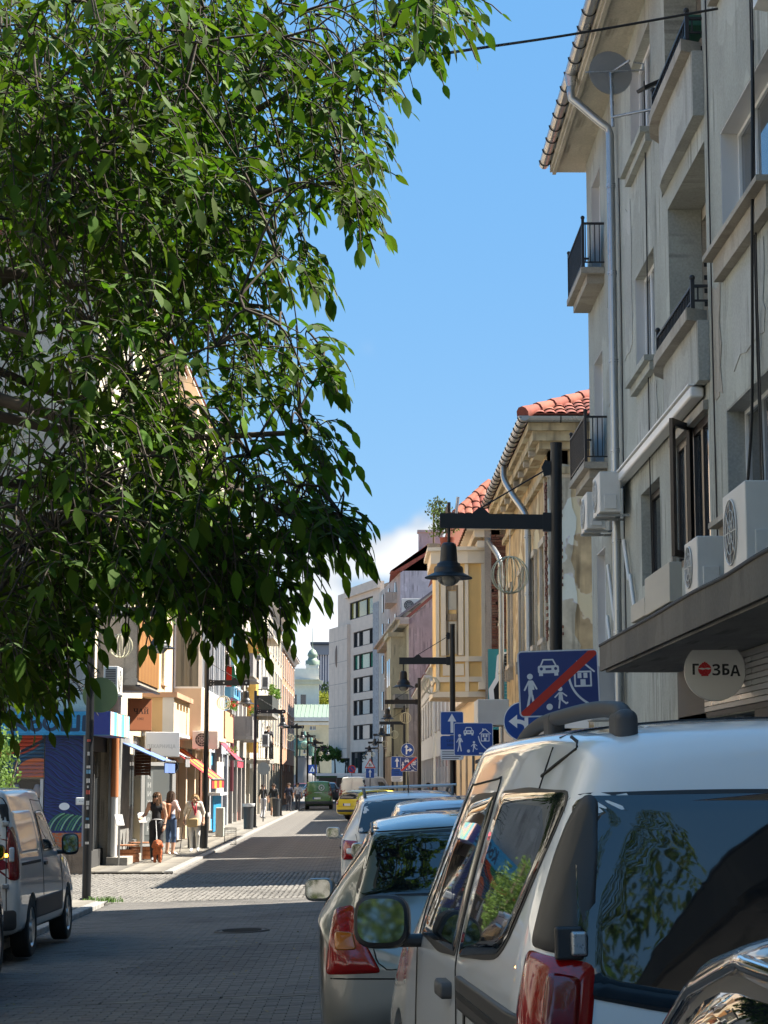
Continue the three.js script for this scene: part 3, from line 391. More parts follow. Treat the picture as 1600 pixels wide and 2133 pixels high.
// ---------------------------------------------------------------- a plain house of the row: walls with windows, cornice, roof
const flipped = (g) => { g = g.index ? g.toNonIndexed() : g; for (const k of ['position', 'normal', 'uv']) { const a = g.attributes[k], n = a.itemSize; for (let i = 0; i < a.count; i += 3) for (let c = 0; c < n; c++) { const p = (i + 1) * n + c, q = (i + 2) * n + c, v = a.array[p]; a.array[p] = a.array[q]; a.array[q] = v; } } return g; };   // for a mirrored frame
function house(o) {
  const { side, X, d0, d1, h, wall, trim = MT.white, rows, cols = 3, ww = 1.05, frame = MT.pvc, name = 'town_house', label, shopH = 3.1, depth = 10, cornice = 0.35, eave = 0.45, roofMat = MT.tile, skip = () => false, winOpt = {}, mould = true, roofH = 1.6, gapBack = 0, shopMats } = o;
  const t = thing(name, label, 'building', o.group), L = d1 - d0, s = side === 'L' ? -1 : 1, fm = s < 0 ? LEFT(X, d0) : RIGHT(X, d1), op = [];
  for (const [r, [v, wh]] of rows.entries()) for (let c = 0; c < cols; c++) { if (skip(r, c)) continue; const u = L * (c + 0.5) / cols - ww / 2; op.push({ u, v, w: ww, h: wh }); }
  wallWith(t, fm, L, h, op, wall, 0.35, 'wall', shopH);
  const n = Math.max(1, Math.round(L / 3.6)); // ground floor: piers and shop windows
  for (let k = 0; k <= n; k++) { const u = clamp(L * k / n, 0.22, L - 0.22); add('pier', bx(u - 0.22, u + 0.22, 0, shopH, -0.35, -0.002).applyMatrix4(fm), wall, t); }
  for (let k = 0; k < n; k++) { const a = L * k / n + 0.25, b = L * (k + 1) / n - 0.25, dm = (a + b) / 2; add('shop_window', bx(a, b, 0.45, shopH - 0.5, -0.26, -0.24).applyMatrix4(fm), MT.winGlass, t); add('shop_frame', [bx(a, b, 0.02, 0.44, -0.3, -0.15), bx(a, b, shopH - 0.5, shopH - 0.02, -0.3, -0.1), bx(dm - 0.04, dm + 0.04, 0.44, shopH - 0.5, -0.24, -0.16)].map((g) => g.applyMatrix4(fm)), (shopMats ?? [MT.plasticGrey, MT.zinc, MT.tileC])[k % 3], t); }
  for (const q of op) { const w = windowIn(t, fm, q, { frame, cols: 2, rows: 2, back: 0.16, sillMat: trim, curtain: rnd() < 0.6 ? 1 : 0, ...winOpt }); if (mould) add('window_moulding', moulding(fm, q, 0.12, 0.05, false), trim, w); }
  const zN = -d0, zF = -d1, xi = X + s * depth, x0 = Math.min(X, xi), x1 = Math.max(X, xi);
  add('side_wall', [bx(x0 + (s > 0 ? 0.36 : 0), x1 - (s < 0 ? 0.36 : 0), 0, h, zN - 0.3, zN - 0.003), bx(x0 + (s > 0 ? 0.36 : 0), x1 - (s < 0 ? 0.36 : 0), 0, h, zF + 0.003, zF + 0.3), bx(s > 0 ? x1 - 0.3 : x0, s > 0 ? x1 : x0 + 0.3, 0, h, zF + 0.31, zN - 0.31)], o.sideMat ?? wall, t);
  add('floor_slab', [shopH, ...rows.map(([v]) => v - 0.9)].map((y) => bx(x0 + 0.4, x1 - 0.4, y - 0.15, y, zF + 0.32, zN - 0.32)), plaster([0.5, 0.48, 0.45]), t); add('room_back_wall', bx(X + s * 3, X + s * 3.1, 0, h - 0.1, zF + 0.32, zN - 0.32), plaster([0.55, 0.52, 0.48]), t);
  const cz = [[0, 0], [eave, cornice * 0.75], [eave, cornice], [0, cornice]], cp = slab([[0.002, -cornice], [0.1, -cornice], [0.16, -cornice * 0.5], [eave * 0.6, -0.1], [eave, -0.06], [eave, 0.05], [0.002, 0.05]], L - 0.01); // profile in (n, v)
  add('cornice', flipped(cp).applyMatrix4(new THREE.Matrix4().makeBasis(V(-s, 0, 0), V(0, 1, 0), V(0, 0, s < 0 ? -1 : 1)).setPosition(V(X, h, s < 0 ? -d0 - 0.005 : -d1 + 0.005)).multiply(new THREE.Matrix4().makeScale(1, 1, 1))), trim, t);
  if (roofH > 0) add('roof', slab([[X - s * (eave + 0.05), h + 0.06], [X + s * depth * 0.5, h + roofH], [xi, h + 0.06]], L + 0.1).translate(0, 0, zF - 0.05), roofMat, t);
  for (const v of o.strings ?? []) add('string_course', bx(0.01, L - 0.01, v, v + 0.16, 0.003, 0.07).applyMatrix4(fm), trim, t);
  return { t, fm, L, op };
}
function balcony(parent, fm, u0, u1, v, z, mat, rail = MT.iron, h = 0.95, solid) { add('balcony_slab', bx(u0, u1, v - 0.16, v, 0.003, z).applyMatrix4(fm), mat, parent); if (solid) add('parapet', [bx(u0, u1, v + 0.002, v + h, z - 0.1, z), bx(u0, u0 + 0.1, v + 0.002, v + h, 0.003, z - 0.101), bx(u1 - 0.1, u1, v + 0.002, v + h, 0.003, z - 0.101)].map((g) => g.applyMatrix4(fm)), solid, parent); else add('railing', railing(fm, u0 + 0.04, u1 - 0.04, v, h, z - 0.05, 0.12, true, false), rail, parent); }

// ---------------------------------------------------------------- ochre house with peeling plaster beyond the crossing (right)
{
  const X = 3.8, d0 = 40.4, d1 = 53.1, H = 9.3, fm = RIGHT(X, d1), L = d1 - d0, t = thing('ochre_house', 'ochre house with peeling plaster, deep cornice and tiled hip roof at the crossing', 'building');
  const och = M([0.70, 0.53, 0.33], { map: TX.peel, bumpMap: TX.plasterB, bumpScale: 0.01, roughness: 0.95 }), och2 = M([0.68, 0.53, 0.36], { map: TX.peel, bumpMap: TX.plasterB, bumpScale: 0.01, roughness: 0.95 }), pale = plaster([0.66, 0.59, 0.48]), lime = M([0.68, 0.64, 0.58], { map: TX.peel, bumpMap: TX.plasterB, bumpScale: 0.02 });
  const op = [1.3, 5.0, 8.6, 11.0].map((u) => ({ u, v: 5.0, w: 0.95, h: 2.0 })), shop = [{ u: 0.5, v: 0.3, w: 3.4, h: 2.6 }, { u: 4.6, v: 0.3, w: 3.4, h: 2.6 }, { u: 8.8, v: 0.3, w: 3.6, h: 2.6 }];
  wallWith(t, fm, L, H, [...op, ...shop], och, 0.4);
  for (const o of op) { const w = windowIn(t, fm, o, { frame: M([0.25, 0.23, 0.2]), back: 0.26, rows: 2 }); add('window_moulding', moulding(fm, o, 0.13, 0.06), pale, w); add('sill_bracket', [bx(o.u - 0.1, o.u + 0.02, o.v - 0.4, o.v - 0.1, 0.004, 0.14), bx(o.u + o.w - 0.02, o.u + o.w + 0.1, o.v - 0.4, o.v - 0.1, 0.004, 0.14)].map((g) => g.applyMatrix4(fm)), pale, w); }
  for (const o of shop) add('shop_window', bx(o.u, o.u + o.w, o.v, o.v + o.h, -0.3, -0.26).applyMatrix4(fm), MT.winGlass, t);
  const fe = FRONT(X, d0);
  wallWith(t, fe, 9, H, [{ u: 4.5, v: 5, w: 1, h: 1.9 }], och2, 0.4, 'end_wall'); windowIn(t, fe, { u: 4.5, v: 5, w: 1, h: 1.9 }, { back: 0.25 });
  // corner pilaster stripped down to brick and lime mortar
  const strip = []; for (const [a, b, w0, w1] of [[0.002, 0.5, 4.35, 8.6]]) { const pts = [[a, w0]]; for (let v = w0; v <= w1; v += 0.22) pts.push([b + 0.12 * fbm(v * 2.3 + 9, 3, 3, 64, 64, 4) * 3 - 0.15 + rr(-0.03, 0.03), v]); pts.push([a, w1]); strip.push(slab(pts, 0.03).translate(0, 0, 0.003).applyMatrix4(fe)); }
  add('bare_mortar', strip, lime, t); add('bare_mortar', slab([[L - 0.5, 4.4], ...[...Array(17)].map((_, i) => [L - 0.42 - rnd() * 0.22, 4.5 + i * 0.25]).reverse(), [L - 0.002, 8.5], [L - 0.002, 4.4]], 0.03).translate(0, 0, 0.003).applyMatrix4(fm), lime, t);
  add('bare_mortar', slab([...Array(14)].map((_, i) => { const a = i / 14 * 6.283, r = 0.4 + 0.12 * Math.sin(a * 3) + rr(-0.05, 0.05); return [1.5 + Math.cos(a) * r * 0.8, 6.15 + Math.sin(a) * r]; }), 0.02).translate(0, 0, 0.003).applyMatrix4(fe), lime, t);
  add('bare_mortar', slab([[0.62, 4.0], ...[...Array(10)].map((_, i) => [0.6 + i * 0.2, 4.55 + rr(-0.1, 0.12)]), [2.6, 4.0]], 0.02).translate(0, 0, 0.003).applyMatrix4(fe), lime, t);
  bricks(t, fm.clone().multiply(new THREE.Matrix4().makeTranslation(0, 0, 0.045)), L - 0.42, L - 0.12, 4.9, 8.2, (u, v) => fbm(u * 3 + 5, v * 0.9, 3, 64, 64, 12) > 0.44);
  bricks(t, fe.clone().multiply(new THREE.Matrix4().makeTranslation(0, 0, 0.045)), 0.03, 0.2, 5.0, 8.3, (u, v) => fbm(u * 3 + 25, v * 0.9, 3, 64, 64, 15) > 0.5);
  add('corner_block', [bx(X - 0.06, X + 0.75, 3.1, 4.3, -d0 + 0.003, -d0 + 0.09), bx(X - 0.12, X + 0.82, 4.3, 4.4, -d0 + 0.003, -d0 + 0.16), bx(X - 0.1, X - 0.003, 3.1, 4.3, -d0 - 0.5, -d0)], painted([0.62, 0.63, 0.64]), t); add('corner_cap', bx(X - 0.14, X + 0.84, 4.402, 4.46, -d0 - 0.52, -d0 + 0.18), painted([0.20, 0.33, 0.48]), t);
  // cornice in three steps round both sides
  const st = [[H - 0.95, H - 0.8, 0.1], [H - 0.45, H - 0.3, 0.22], [H - 0.3, H - 0.1, 0.36], [H - 0.1, H + 0.06, 0.46]]; add('cornice', st.map(([a, b, e]) => bx(X - e, X + 9, a + 0.001, b, -d1 + 0.01, -d0 + e)), M([0.68, 0.58, 0.42], { map: TX.peel, bumpMap: TX.plasterB, bumpScale: 0.01 }), t); add('architrave', [bx(X - 0.06, X + 0.9, 8.35, 8.34 - 0.06, -d0 + 0.003, -d0 + 0.05), bx(X - 0.05, X - 0.003, 4.45, 8.35, -d0 - 0.003 - 0.7, -d0 - 0.58)], pale, t);
  for (let k = 0; k < 9; k++) add('cornice_block', bx(X - 0.34, X - 0.2, H - 0.44, H - 0.31, -d0 - 1 - k * 1.45, -d0 - 0.8 - k * 1.45), pale, t);
  const gq = (r, x, y) => [...Array(9)].map((_, i) => [x + Math.cos(Math.PI + i / 8 * Math.PI) * r, y + Math.sin(Math.PI + i / 8 * Math.PI) * r]);
  add('gutter', [slab([...gq(0.11, X - 0.56, H + 0.16)], L + 0.7).translate(0, 0, -d1), slab([...gq(0.11, 0, H + 0.16)], 9).rotateY(Math.PI / 2).translate(X - 0.62, 0, -d0 + 0.56)], MT.zinc, t); const hk = []; for (let k = 0; k < 22; k++) hk.push(new THREE.TorusGeometry(0.118, 0.012, 5, 10, Math.PI).rotateZ(Math.PI).translate(X - 0.56, H + 0.16, -d0 + 0.5 - k * 0.62)); for (let k = 0; k < 8; k++) hk.push(new THREE.TorusGeometry(0.118, 0.012, 5, 10, Math.PI).rotateZ(Math.PI).rotateY(Math.PI / 2).translate(X + 0.2 + k * 1.1, H + 0.16, -d0 + 0.56)); add('gutter_bracket', hk, MT.iron, t);
  // hip roof, tile by tile on the two sides in view
  const sl = 0.44, ry = (a) => H + 0.18 + a * sl, mid = 4.6;
  const e0 = V(X - 0.55, H + 0.18, -d0 + 0.55), hip = V(X - 0.55 + mid, H + 0.18 + mid * sl, -d0 + 0.55 - mid), e1 = V(X + 9, H + 0.18, -d0 + 0.55), ridge = V(X - 0.55 + mid, hip.y, -d1), e2 = V(X - 0.55, H + 0.18, -d1), rg = new THREE.BufferGeometry();
  rg.setAttribute('position', new THREE.Float32BufferAttribute([e0, e1, hip, e0, hip, ridge, e0, ridge, e2, e1, V(X + 9, H + 0.18, -d1), ridge, e1, ridge, hip].flatMap((p) => [p.x, p.y - 0.06, p.z]), 3)); rg.computeVertexNormals(); add('roof', rg, MT.tileC, t);
  const c = 1 / Math.hypot(1, sl); tileField(t, e0, V(1, 0, 0), V(0, sl * c, -c), 9, 5, (a, b) => a > b * c + 0.05 && a < 9 - b, 300);
  for (let k = 0; k < 14; k++) { const p = e0.clone().lerp(hip, (k + 0.4) / 14), m = add('ridge_tile', cyl(0.13, 0.16, 0.48, 0, 0, 0, 10), [MT.tile, MT.tileB][k % 2], t); m.position.copy(p); m.position.y += 0.05; m.quaternion.setFromUnitVectors(V(0, 1, 0), hip.clone().sub(e0).normalize()); }
  for (const [d, nm] of [[44.2, 'with an offset under the gutter'], [53.2, 'at its brick edged far end']]) { const dp = thing('drainpipe', 'grey drainpipe on the ochre house, ' + nm, 'drainpipe'); add('pipe', tube([[X - 0.56, H + 0.08, -d - 1.6], [X - 0.56, H - 0.2, -d - 1.5], [X - 0.42, H - 0.7, -d - 0.8], [X - 0.16, H - 1.35, -d], [X - 0.14, H - 1.7, -d], [X - 0.14, 3, -d]], 0.075, 10, 60), MT.zinc, dp); for (let y = 3.6; y < 7.6; y += 1.3) add('pipe_joint', cyl(0.088, 0.088, 0.08, X - 0.14, y, -d, 10), MT.zinc, dp); }
  add('shop_fascia', bx(0.3, L - 0.2, 3.0, 3.5, 0.004, 0.12).applyMatrix4(fm), painted([0.46, 0.44, 0.42]), t);
  const red = thing('shop_awning', 'dark awning box with red side panel at the foot of the ochre house', 'awning'); add('awning_cover', slab([[0, 0], [1.25, -0.5], [1.25, -0.58], [0, -0.1]], 4.2).rotateY(Math.PI).translate(X, 3.0, -42).applyMatrix4(new THREE.Matrix4()), M([0.03, 0.03, 0.035]), red); add('side_panel', bx(X - 0.5, X - 0.45, 0.6, 2.9, -46.4, -42.2), painted([0.35, 0.03, 0.03]), red);
  tag(add('box_sign', [rbox(0.75, 0.62, 1.6, 0.02, X - 0.75, 3.65, -48)], painted([0.70, 0.71, 0.68])), 'blank pale box sign sticking out from the ochre house', 'sign box');
}
// ---------------------------------------------------------------- yellow house with bay window
{
  const X = 3.3, d0 = 54.02, d1 = 72.6, H = 8.9, L = d1 - d0, fm = RIGHT(X, d1), fe = FRONT(X, d0), t = thing('bay_house', 'yellow house with white mouldings, a projecting bay and a bare brick flank', 'building');
  const yel = painted([0.80, 0.55, 0.22]), pale = painted([0.80, 0.72, 0.58]), yel2 = painted([0.76, 0.60, 0.36]);
  const op = [3, 7.2, 11.4].map((u) => ({ u, v: 5.1, w: 1.0, h: 2.2 })); op.push({ u: 16.4, v: 5.1, w: 0.9, h: 2.2 });
  wallWith(t, fm, L, H, op, yel2, 0.4); for (const o of op) { const w = windowIn(t, fm, o, { frame: pale, rows: 2 }); add('window_moulding', moulding(fm, o, 0.18, 0.09), pale, w); }
  add('pilaster', [0.4, 1.9, 15.6, 17.9].map((u) => bx(u, u + 0.4, 4.7, 8.4, 0.003, 0.1).applyMatrix4(fm)), pale, t); add('string_course', [bx(0.01, L - 0.01, 4.5, 4.7, 0.003, 0.2), bx(0.01, L - 0.01, 8.4, 8.6, 0.003, 0.22), bx(0.01, L - 0.01, 3.4, 3.55, 0.003, 0.12)].map((g) => g.applyMatrix4(fm)), pale, t);
  add('flank_wall', bx(X, X + 9, 0, H, -d0 - 0.4, -d0), M([0.30, 0.25, 0.21], { map: TX.peel }), t);
  add('flank_edge', bx(X - 0.02, X + 0.16, 0, H, -d0 + 0.002, -d0 + 0.03), plaster([0.42, 0.38, 0.35]), t);
  bricks(t, fe.clone().multiply(new THREE.Matrix4().makeTranslation(0, 0, 0.03)), 0.16, 0.72, 5.6, 8.7, null);
  add('graffiti', face(0.62, 2.2, canvas(128, 512, (g) => { g.fillStyle = '#3c8f96'; g.fillRect(0, 0, 128, 512); g.lineWidth = 30; g.strokeStyle = '#efefef'; const p = [[120, 20], [60, 60], [60, 190], [20, 260], [30, 380], [90, 400], [120, 480]]; const ln = () => { g.beginPath(); p.forEach(([x, y], i) => i ? g.lineTo(x, y) : g.moveTo(x, y)); g.stroke(); }; ln(); g.lineWidth = 18; g.strokeStyle = '#15171a'; g.translate(16, 0); ln(); for (let i = 0; i < 20; i++) { g.lineWidth = 3; g.strokeStyle = '#c9c9c9'; g.beginPath(); g.moveTo(40, 40 + i * 22); g.lineTo(110, 40 + i * 22); g.stroke(); } }))[0].translate(0.36, 4.5, 0.036).applyMatrix4(fe), M(0xffffff, { map: canvas(128, 512, (g) => { g.fillStyle = '#3c8f96'; g.fillRect(0, 0, 128, 512); g.lineWidth = 40; g.lineJoin = 'round'; const p = [[128, 30], [70, 50], [60, 190], [22, 260], [30, 370], [90, 390], [128, 480]], ln = (dx) => { g.beginPath(); p.forEach(([x, y], i) => i ? g.lineTo(x + dx, y) : g.moveTo(x + dx, y)); g.stroke(); }; g.strokeStyle = '#efefef'; ln(0); g.lineWidth = 30; g.strokeStyle = '#15171a'; ln(24); g.lineWidth = 2; g.strokeStyle = '#b9c5c6'; for (let i = 0; i < 22; i++) { g.beginPath(); g.moveTo(70, 20 + i * 22); g.lineTo(124, 20 + i * 22); g.stroke(); } }) }), t);
  add('cornice', [bx(X - 0.5, X + 9, H, H + 0.12, -d1, -d0 + 0.1), bx(X - 0.3, X, H - 0.2, H - 0.001, -d1, -d0)], pale, t);
  for (let k = 0; k < 24; k++) add('rafter_end', box(0.55, 0.1, 0.09, X - 0.28, H + 0.06, -d0 - 0.3 - k * 0.6).rotateZ(0), M([0.22, 0.15, 0.09], { map: TX.wood }), t);
  // bay: five-sided prism
  const bp = (y0, y1, g = 0) => slab([[X, d0 + 0.35 - g], [2.86 + 0, d0 + 0.35 - g], [2.86 - g * 0.3, d0 + 0.35 - g], [1.95 - g, d0 + 0.62 - g], [1.95 - g, d0 + 3.4 + g], [2.9, d0 + 3.9 + g], [X, d0 + 3.9 + g]], y1 - y0).rotateX(Math.PI / 2).applyMatrix4(new THREE.Matrix4().makeScale(1, 1, -1)).translate(0, y1, 0);
  const fix = (g) => { const i = g.toNonIndexed ? (g.index ? g.toNonIndexed() : g) : g, p = i.attributes.position; for (let k = 0; k < p.count; k += 3) { const a = [p.getX(k + 1), p.getY(k + 1), p.getZ(k + 1)]; p.setXYZ(k + 1, p.getX(k + 2), p.getY(k + 2), p.getZ(k + 2)); p.setXYZ(k + 2, ...a); } i.computeVertexNormals(); return i; };
  const bay = add('bay', fix(bp(4.45, 8.0)), yel, t); for (const q of [[4.3, 4.449, 0.1], [5.28, 5.42, 0.08], [4.72, 4.86, 0.05], [8.0, 8.35, 0.14], [8.351, 8.45, 0.24]]) add('bay_moulding', fix(bp(...q)), pale, bay);
  const q0 = V(1.95, 0, -d0 - 0.62), q1 = V(2.86, 0, -d0 - 0.35), un = q1.clone().sub(q0).normalize(), bf = frameOf(q0, un, V(-un.z, 0, un.x).cross(V(0, 0, 0)).lengthSq() ? V(0, 0, 1) : V(-un.z, 0, un.x));
  const bo = { u: 0.3, v: 5.5, w: 0.36, h: 1.75 }; const bw = add('window', [bx(0.16, 0.3, 5.45, 7.4, 0.004, 0.07), bx(0.66, 0.8, 5.45, 7.4, 0.004, 0.07), bx(0.16, 0.8, 7.4, 7.55, 0.004, 0.08)].map((g) => g.applyMatrix4(bf)), pale, bay); add('pane', [bx(0.36, 0.6, 6.72, 7.25, 0.004, 0.02), bx(0.36, 0.6, 5.5, 6.4, 0.004, 0.02)].map((g) => g.applyMatrix4(bf)), M([0.42, 0.40, 0.33], { roughness: 0.3 }), bw); add('transom', [bx(0.3, 0.66, 6.42, 6.6, 0.004, 0.05), bx(0.3, 0.36, 5.46, 7.4, 0.004, 0.05), bx(0.6, 0.66, 5.46, 7.4, 0.004, 0.05), bx(0.36, 0.6, 7.27, 7.4, 0.004, 0.05)].map((g) => g.applyMatrix4(bf)), M([0.45, 0.40, 0.30], { map: TX.wood }), bw); add('panel', bx(0.2, 0.8, 4.9, 5.22, 0.004, 0.03).applyMatrix4(bf), pale, bay); add('corner_strip', [bx(0.005, 0.1, 4.46, 7.99, 0.003, 0.04), bx(0.84, 0.94, 4.46, 7.99, 0.003, 0.04)].map((g) => g.applyMatrix4(bf)), pale, bay);
  // roof with tiles, turret-like hip at the near end
  const rr0 = V(X - 1.0, H + 0.2, -d0 + 0.2), top = V(X + 0.2, H + 1.45, -d0 - 1.2), c = V(X + 6, H + 1.5, -d0 - 1.2); const rg = new THREE.BufferGeometry(), e1 = V(X + 7, H + 0.2, -d0 + 0.2), b0 = V(X - 1.0, H + 0.2, -d1), b1 = V(X + 0.2, H + 1.45, -d1);
  rg.setAttribute('position', new THREE.Float32BufferAttribute([rr0, e1, c, rr0, c, top, rr0, top, b1, rr0, b1, b0].flatMap((p) => [p.x, p.y - 0.03, p.z]), 3)); rg.computeVertexNormals(); add('roof', rg, MT.tileC, t);
  const dn = Math.hypot(1.4, 1.25), vv = V(0, 1.25 / dn, -1.4 / dn); tileField(t, rr0.clone().setY(rr0.y + 0.02), V(1, 0, 0), vv, 3.2, dn, (a, b) => a > b / dn * 1.2, 200);
  for (let k = 0; k < 6; k++) { const m = add('ridge_tile', cyl(0.1, 0.13, 0.4, 0, 0, 0, 8), MT.tileB, t); m.position.copy(rr0.clone().lerp(top, (k + 0.5) / 6)); m.position.y += 0.06; m.quaternion.setFromUnitVectors(V(0, 1, 0), top.clone().sub(rr0).normalize()); }
  add('roof_side_boards', bx(X - 1.04, X - 0.96, H + 0.1, H + 0.75, -d0 - 1.6, -d0 + 0.15), M([0.10, 0.08, 0.07], { map: TX.wood }), t); add('roof_pipe', bar([X - 0.85, H + 0.1, -d0 + 0.1], [X - 0.75, H + 0.9, -d0 + 0.1], 0.05), MT.zinc, t);
  // ground floor: pilasters, dark red shop
  add('shopfront', bx(0.2, L - 0.2, 0, 3.3, -0.3, -0.2).applyMatrix4(fm), M([0.05, 0.045, 0.04]), t); for (const u of [0.2, 4, 8, 12, L - 0.5]) add('pier', bx(u, u + 0.5, 0, 3.4, -0.2, 0.05).applyMatrix4(fm), stone([0.42, 0.38, 0.33]), t);
  // creeper-grown terrace on top of the bay
  const pots = thing('potted_plant', 'flowering pot plants trailing over the roof of the yellow bay', 'plant', null, [2.3, 8.46, -d0 - 1.2]); add('pot', cyl(0.22, 0.16, 0.36, 0, 0.18, 0, 14), MT.tile, pots); bush(pots, 'foliage', V(0, 0.75, 0), V(0.55, 0.55, 0.5), 420, 0.09, [0.10, 0.16, 0.03]);
  const ol = thing('potted_tree', 'small silvery tree in a pot on the bay roof terrace', 'plant', null, [1.95, 8.46, -d0 - 2.2]); add('pot', cyl(0.2, 0.15, 0.3, 0, 0.15, 0, 12), M([0.2, 0.18, 0.16]), ol); add('stem', bar([0, 0.3, 0], [0, 1.2, 0], 0.03), M([0.15, 0.11, 0.07]), ol); bush(ol, 'foliage', V(0, 1.15, 0), V(0.45, 0.6, 0.45), 420, 0.09, [0.09, 0.12, 0.06]);
}
// ---------------------------------------------------------------- houses further along on the right
{
  for (const [d0, d1, n] of [[75, 97, 5], [99.5, 127, 6]]) house({ side: 'R', X: 3.4, d0, d1, h: 7.2, wall: painted([0.62, 0.60, 0.58]), rows: [[4.3, 1.7]], cols: n, label: n === 5 ? 'low white row house with red shop fronts and tiled roof behind the bay house' : 'low white row house with red shop fronts between the first one and the gabled house', trim: painted([0.60, 0.55, 0.5]), strings: [6.3], roofMat: MT.tile, roofH: 1.2, shopMats: [painted([0.22, 0.015, 0.02]), painted([0.10, 0.01, 0.012]), MT.plasticGrey] });
  // mauve gabled house with olive front
  const t = thing('gabled_house', 'mauve rendered gabled house with olive street front and bay', 'building'), mauve = plaster([0.38, 0.32, 0.31]), olive = plaster([0.42, 0.39, 0.28]), H = 12.3, x0 = 2.8, d0 = 128, d1 = 158;
  add('gable_wall', slab([[x0, 0], [x0 + 8, 0], [x0 + 8, H + 1.5], [x0 + 4, H + 3.6], [x0, H]], 0.4).translate(0, 0, -d0 - 0.4), mauve, t);
  const fr = frameOf(V(1.5, 0, -d1), V(1.3, 0, 30).normalize(), V(-30, 0, 1.3).normalize()), Lf = Math.hypot(1.3, 30), op = []; for (const v of [4.4, 7.2, 9.9]) for (let k = 0; k < 8; k++) op.push({ u: 1.2 + k * 3.5, v, w: 1.1, h: 1.7 }); wallWith(t, fr, Lf, H, op, olive, 0.4); for (const o of op) windowIn(t, fr, o, { back: 0.15 });
  add('bay', [bx(22, 27, 3.8, 11.4, 0.003, 1.0), bx(21.8, 27.2, 11.4, 11.7, 0.003, 1.2), bx(21.8, 27.2, 3.5, 3.8, 0.003, 1.1)].map((g) => g.applyMatrix4(fr)), olive, t); add('balcony', [bx(27.3, 29.6, 6.6, 7.5, 0.003, 0.9)].map((g) => g.applyMatrix4(fr)), plaster([0.2, 0.19, 0.17]), t);
  add('bay_window', [5, 8.2].flatMap((v) => [22.6, 24.8].map((u) => bx(u, u + 1.4, v, v + 1.8, 1.004, 1.03))).map((g) => g.applyMatrix4(fr)), MT.winGlass, t);
  add('cornice', [bx(-0.1, Lf + 0.3, H - 0.3, H, 0.003, 0.6), bx(-0.1, Lf + 0.3, H, H + 0.15, 0.003, 0.9)].map((g) => g.applyMatrix4(fr)), plaster([0.42, 0.40, 0.34]), t); add('roof', slab([[x0 - 0.9, H - 0.05], [x0 - 0.9, H + 0.12], [x0 + 4, H + 3.75], [x0 + 4, H + 3.6]], 30).translate(0, 0, -d1), M([0.13, 0.12, 0.13], { roughness: 0.5 }), t); add('verge_board', slab([[x0 - 0.3, H - 0.15], [x0 - 0.3, H + 0.1], [x0 + 4, H + 3.75], [x0 + 4, H + 3.5]], 0.06).translate(0, 0, -d0 + 0.02), M([0.2, 0.07, 0.05]), t);
  acUnit('white air conditioner unit on the mauve gabled roof', [3.0, 12.9, -129.4], 0, 1.6);
  // taller lavender house behind it
  const t2 = thing('tall_house', 'tall lavender rendered house with tiled roof and broad chimney', 'building'), lav = plaster([0.58, 0.54, 0.57]), g2 = plaster([0.5, 0.48, 0.42]); add('end_wall', slab([[2.8, 8], [9, 8], [9, 20.4], [5.2, 20.2], [2.8, 18.6]], 0.4).translate(0, 0, -159.4), lav, t2);
  add('street_front', slab([[2.8, 159], [9, 159], [9, 178], [1.2, 178]].map(([x, z]) => [x, z]), 18.7).applyMatrix4(new THREE.Matrix4().set(1, 0, 0, 0, 0, 0, 1, 0, 0, -1, 0, -0.45, 0, 0, 0, 1)), g2, t2); for (const y of [11, 13.8, 16.4]) add('balcony', bx(1.6, 2.6, y, y + 0.9, -168, -162), g2, t2);
  add('roof', slab([[2.0, 18.75], [5, 20.9], [9.4, 20.9], [9.4, 18.75]], 17).translate(0, 0, -176), MT.tile, t2); add('roof_verge', slab([[1.9, 18.5], [2.0, 18.72], [5, 20.85], [9.4, 20.85], [9.4, 20.45], [5.1, 20.4]], 0.3).translate(0, 0, -159.3), MT.tileB, t2); add('chimney', [bx(4.4, 6.4, 20.5, 22.4, -164, -163), bx(4.3, 6.5, 22.4, 22.6, -164.1, -162.9)], plaster([0.50, 0.47, 0.45]), t2);
  for (const y of [5, 8, 11.2, 14, 16.6]) for (const q of [0.2, 0.5, 0.8]) add('window', bx(-0.5, 0.5, y, y + 1.6, -0.05, 0.06).rotateY(-Math.PI / 2 + 0.08).translate(lerp(2.8, 1.2, q), 0, -lerp(159.5, 178, q)), MT.winGlass, t2);
}
// lower house beyond the frame on the right: its shade lies on the near road
house({ side: 'R', X: 3.82, d0: -1, d1: 16.15, h: 8.7, wall: plaster([0.50, 0.44, 0.34]), rows: [[4.6, 1.7], [6.9, 1.6]], cols: 5, label: 'lower ochre grey house next to the grey apartment house', roofH: 1.6, eave: 0.5 });

// sunlit fronts on the left behind the trees: the shaded windows opposite mirror them
house({ side: 'L', X: -9.2, d0: -2, d1: 31, h: 12.5, wall: plaster([0.58, 0.55, 0.49]), rows: [[4.4, 1.8], [7.3, 1.8], [10.1, 1.6]], cols: 9, label: 'long cream house set back behind the left kerb trees', roofMat: MT.tile, roofH: 2.2 });

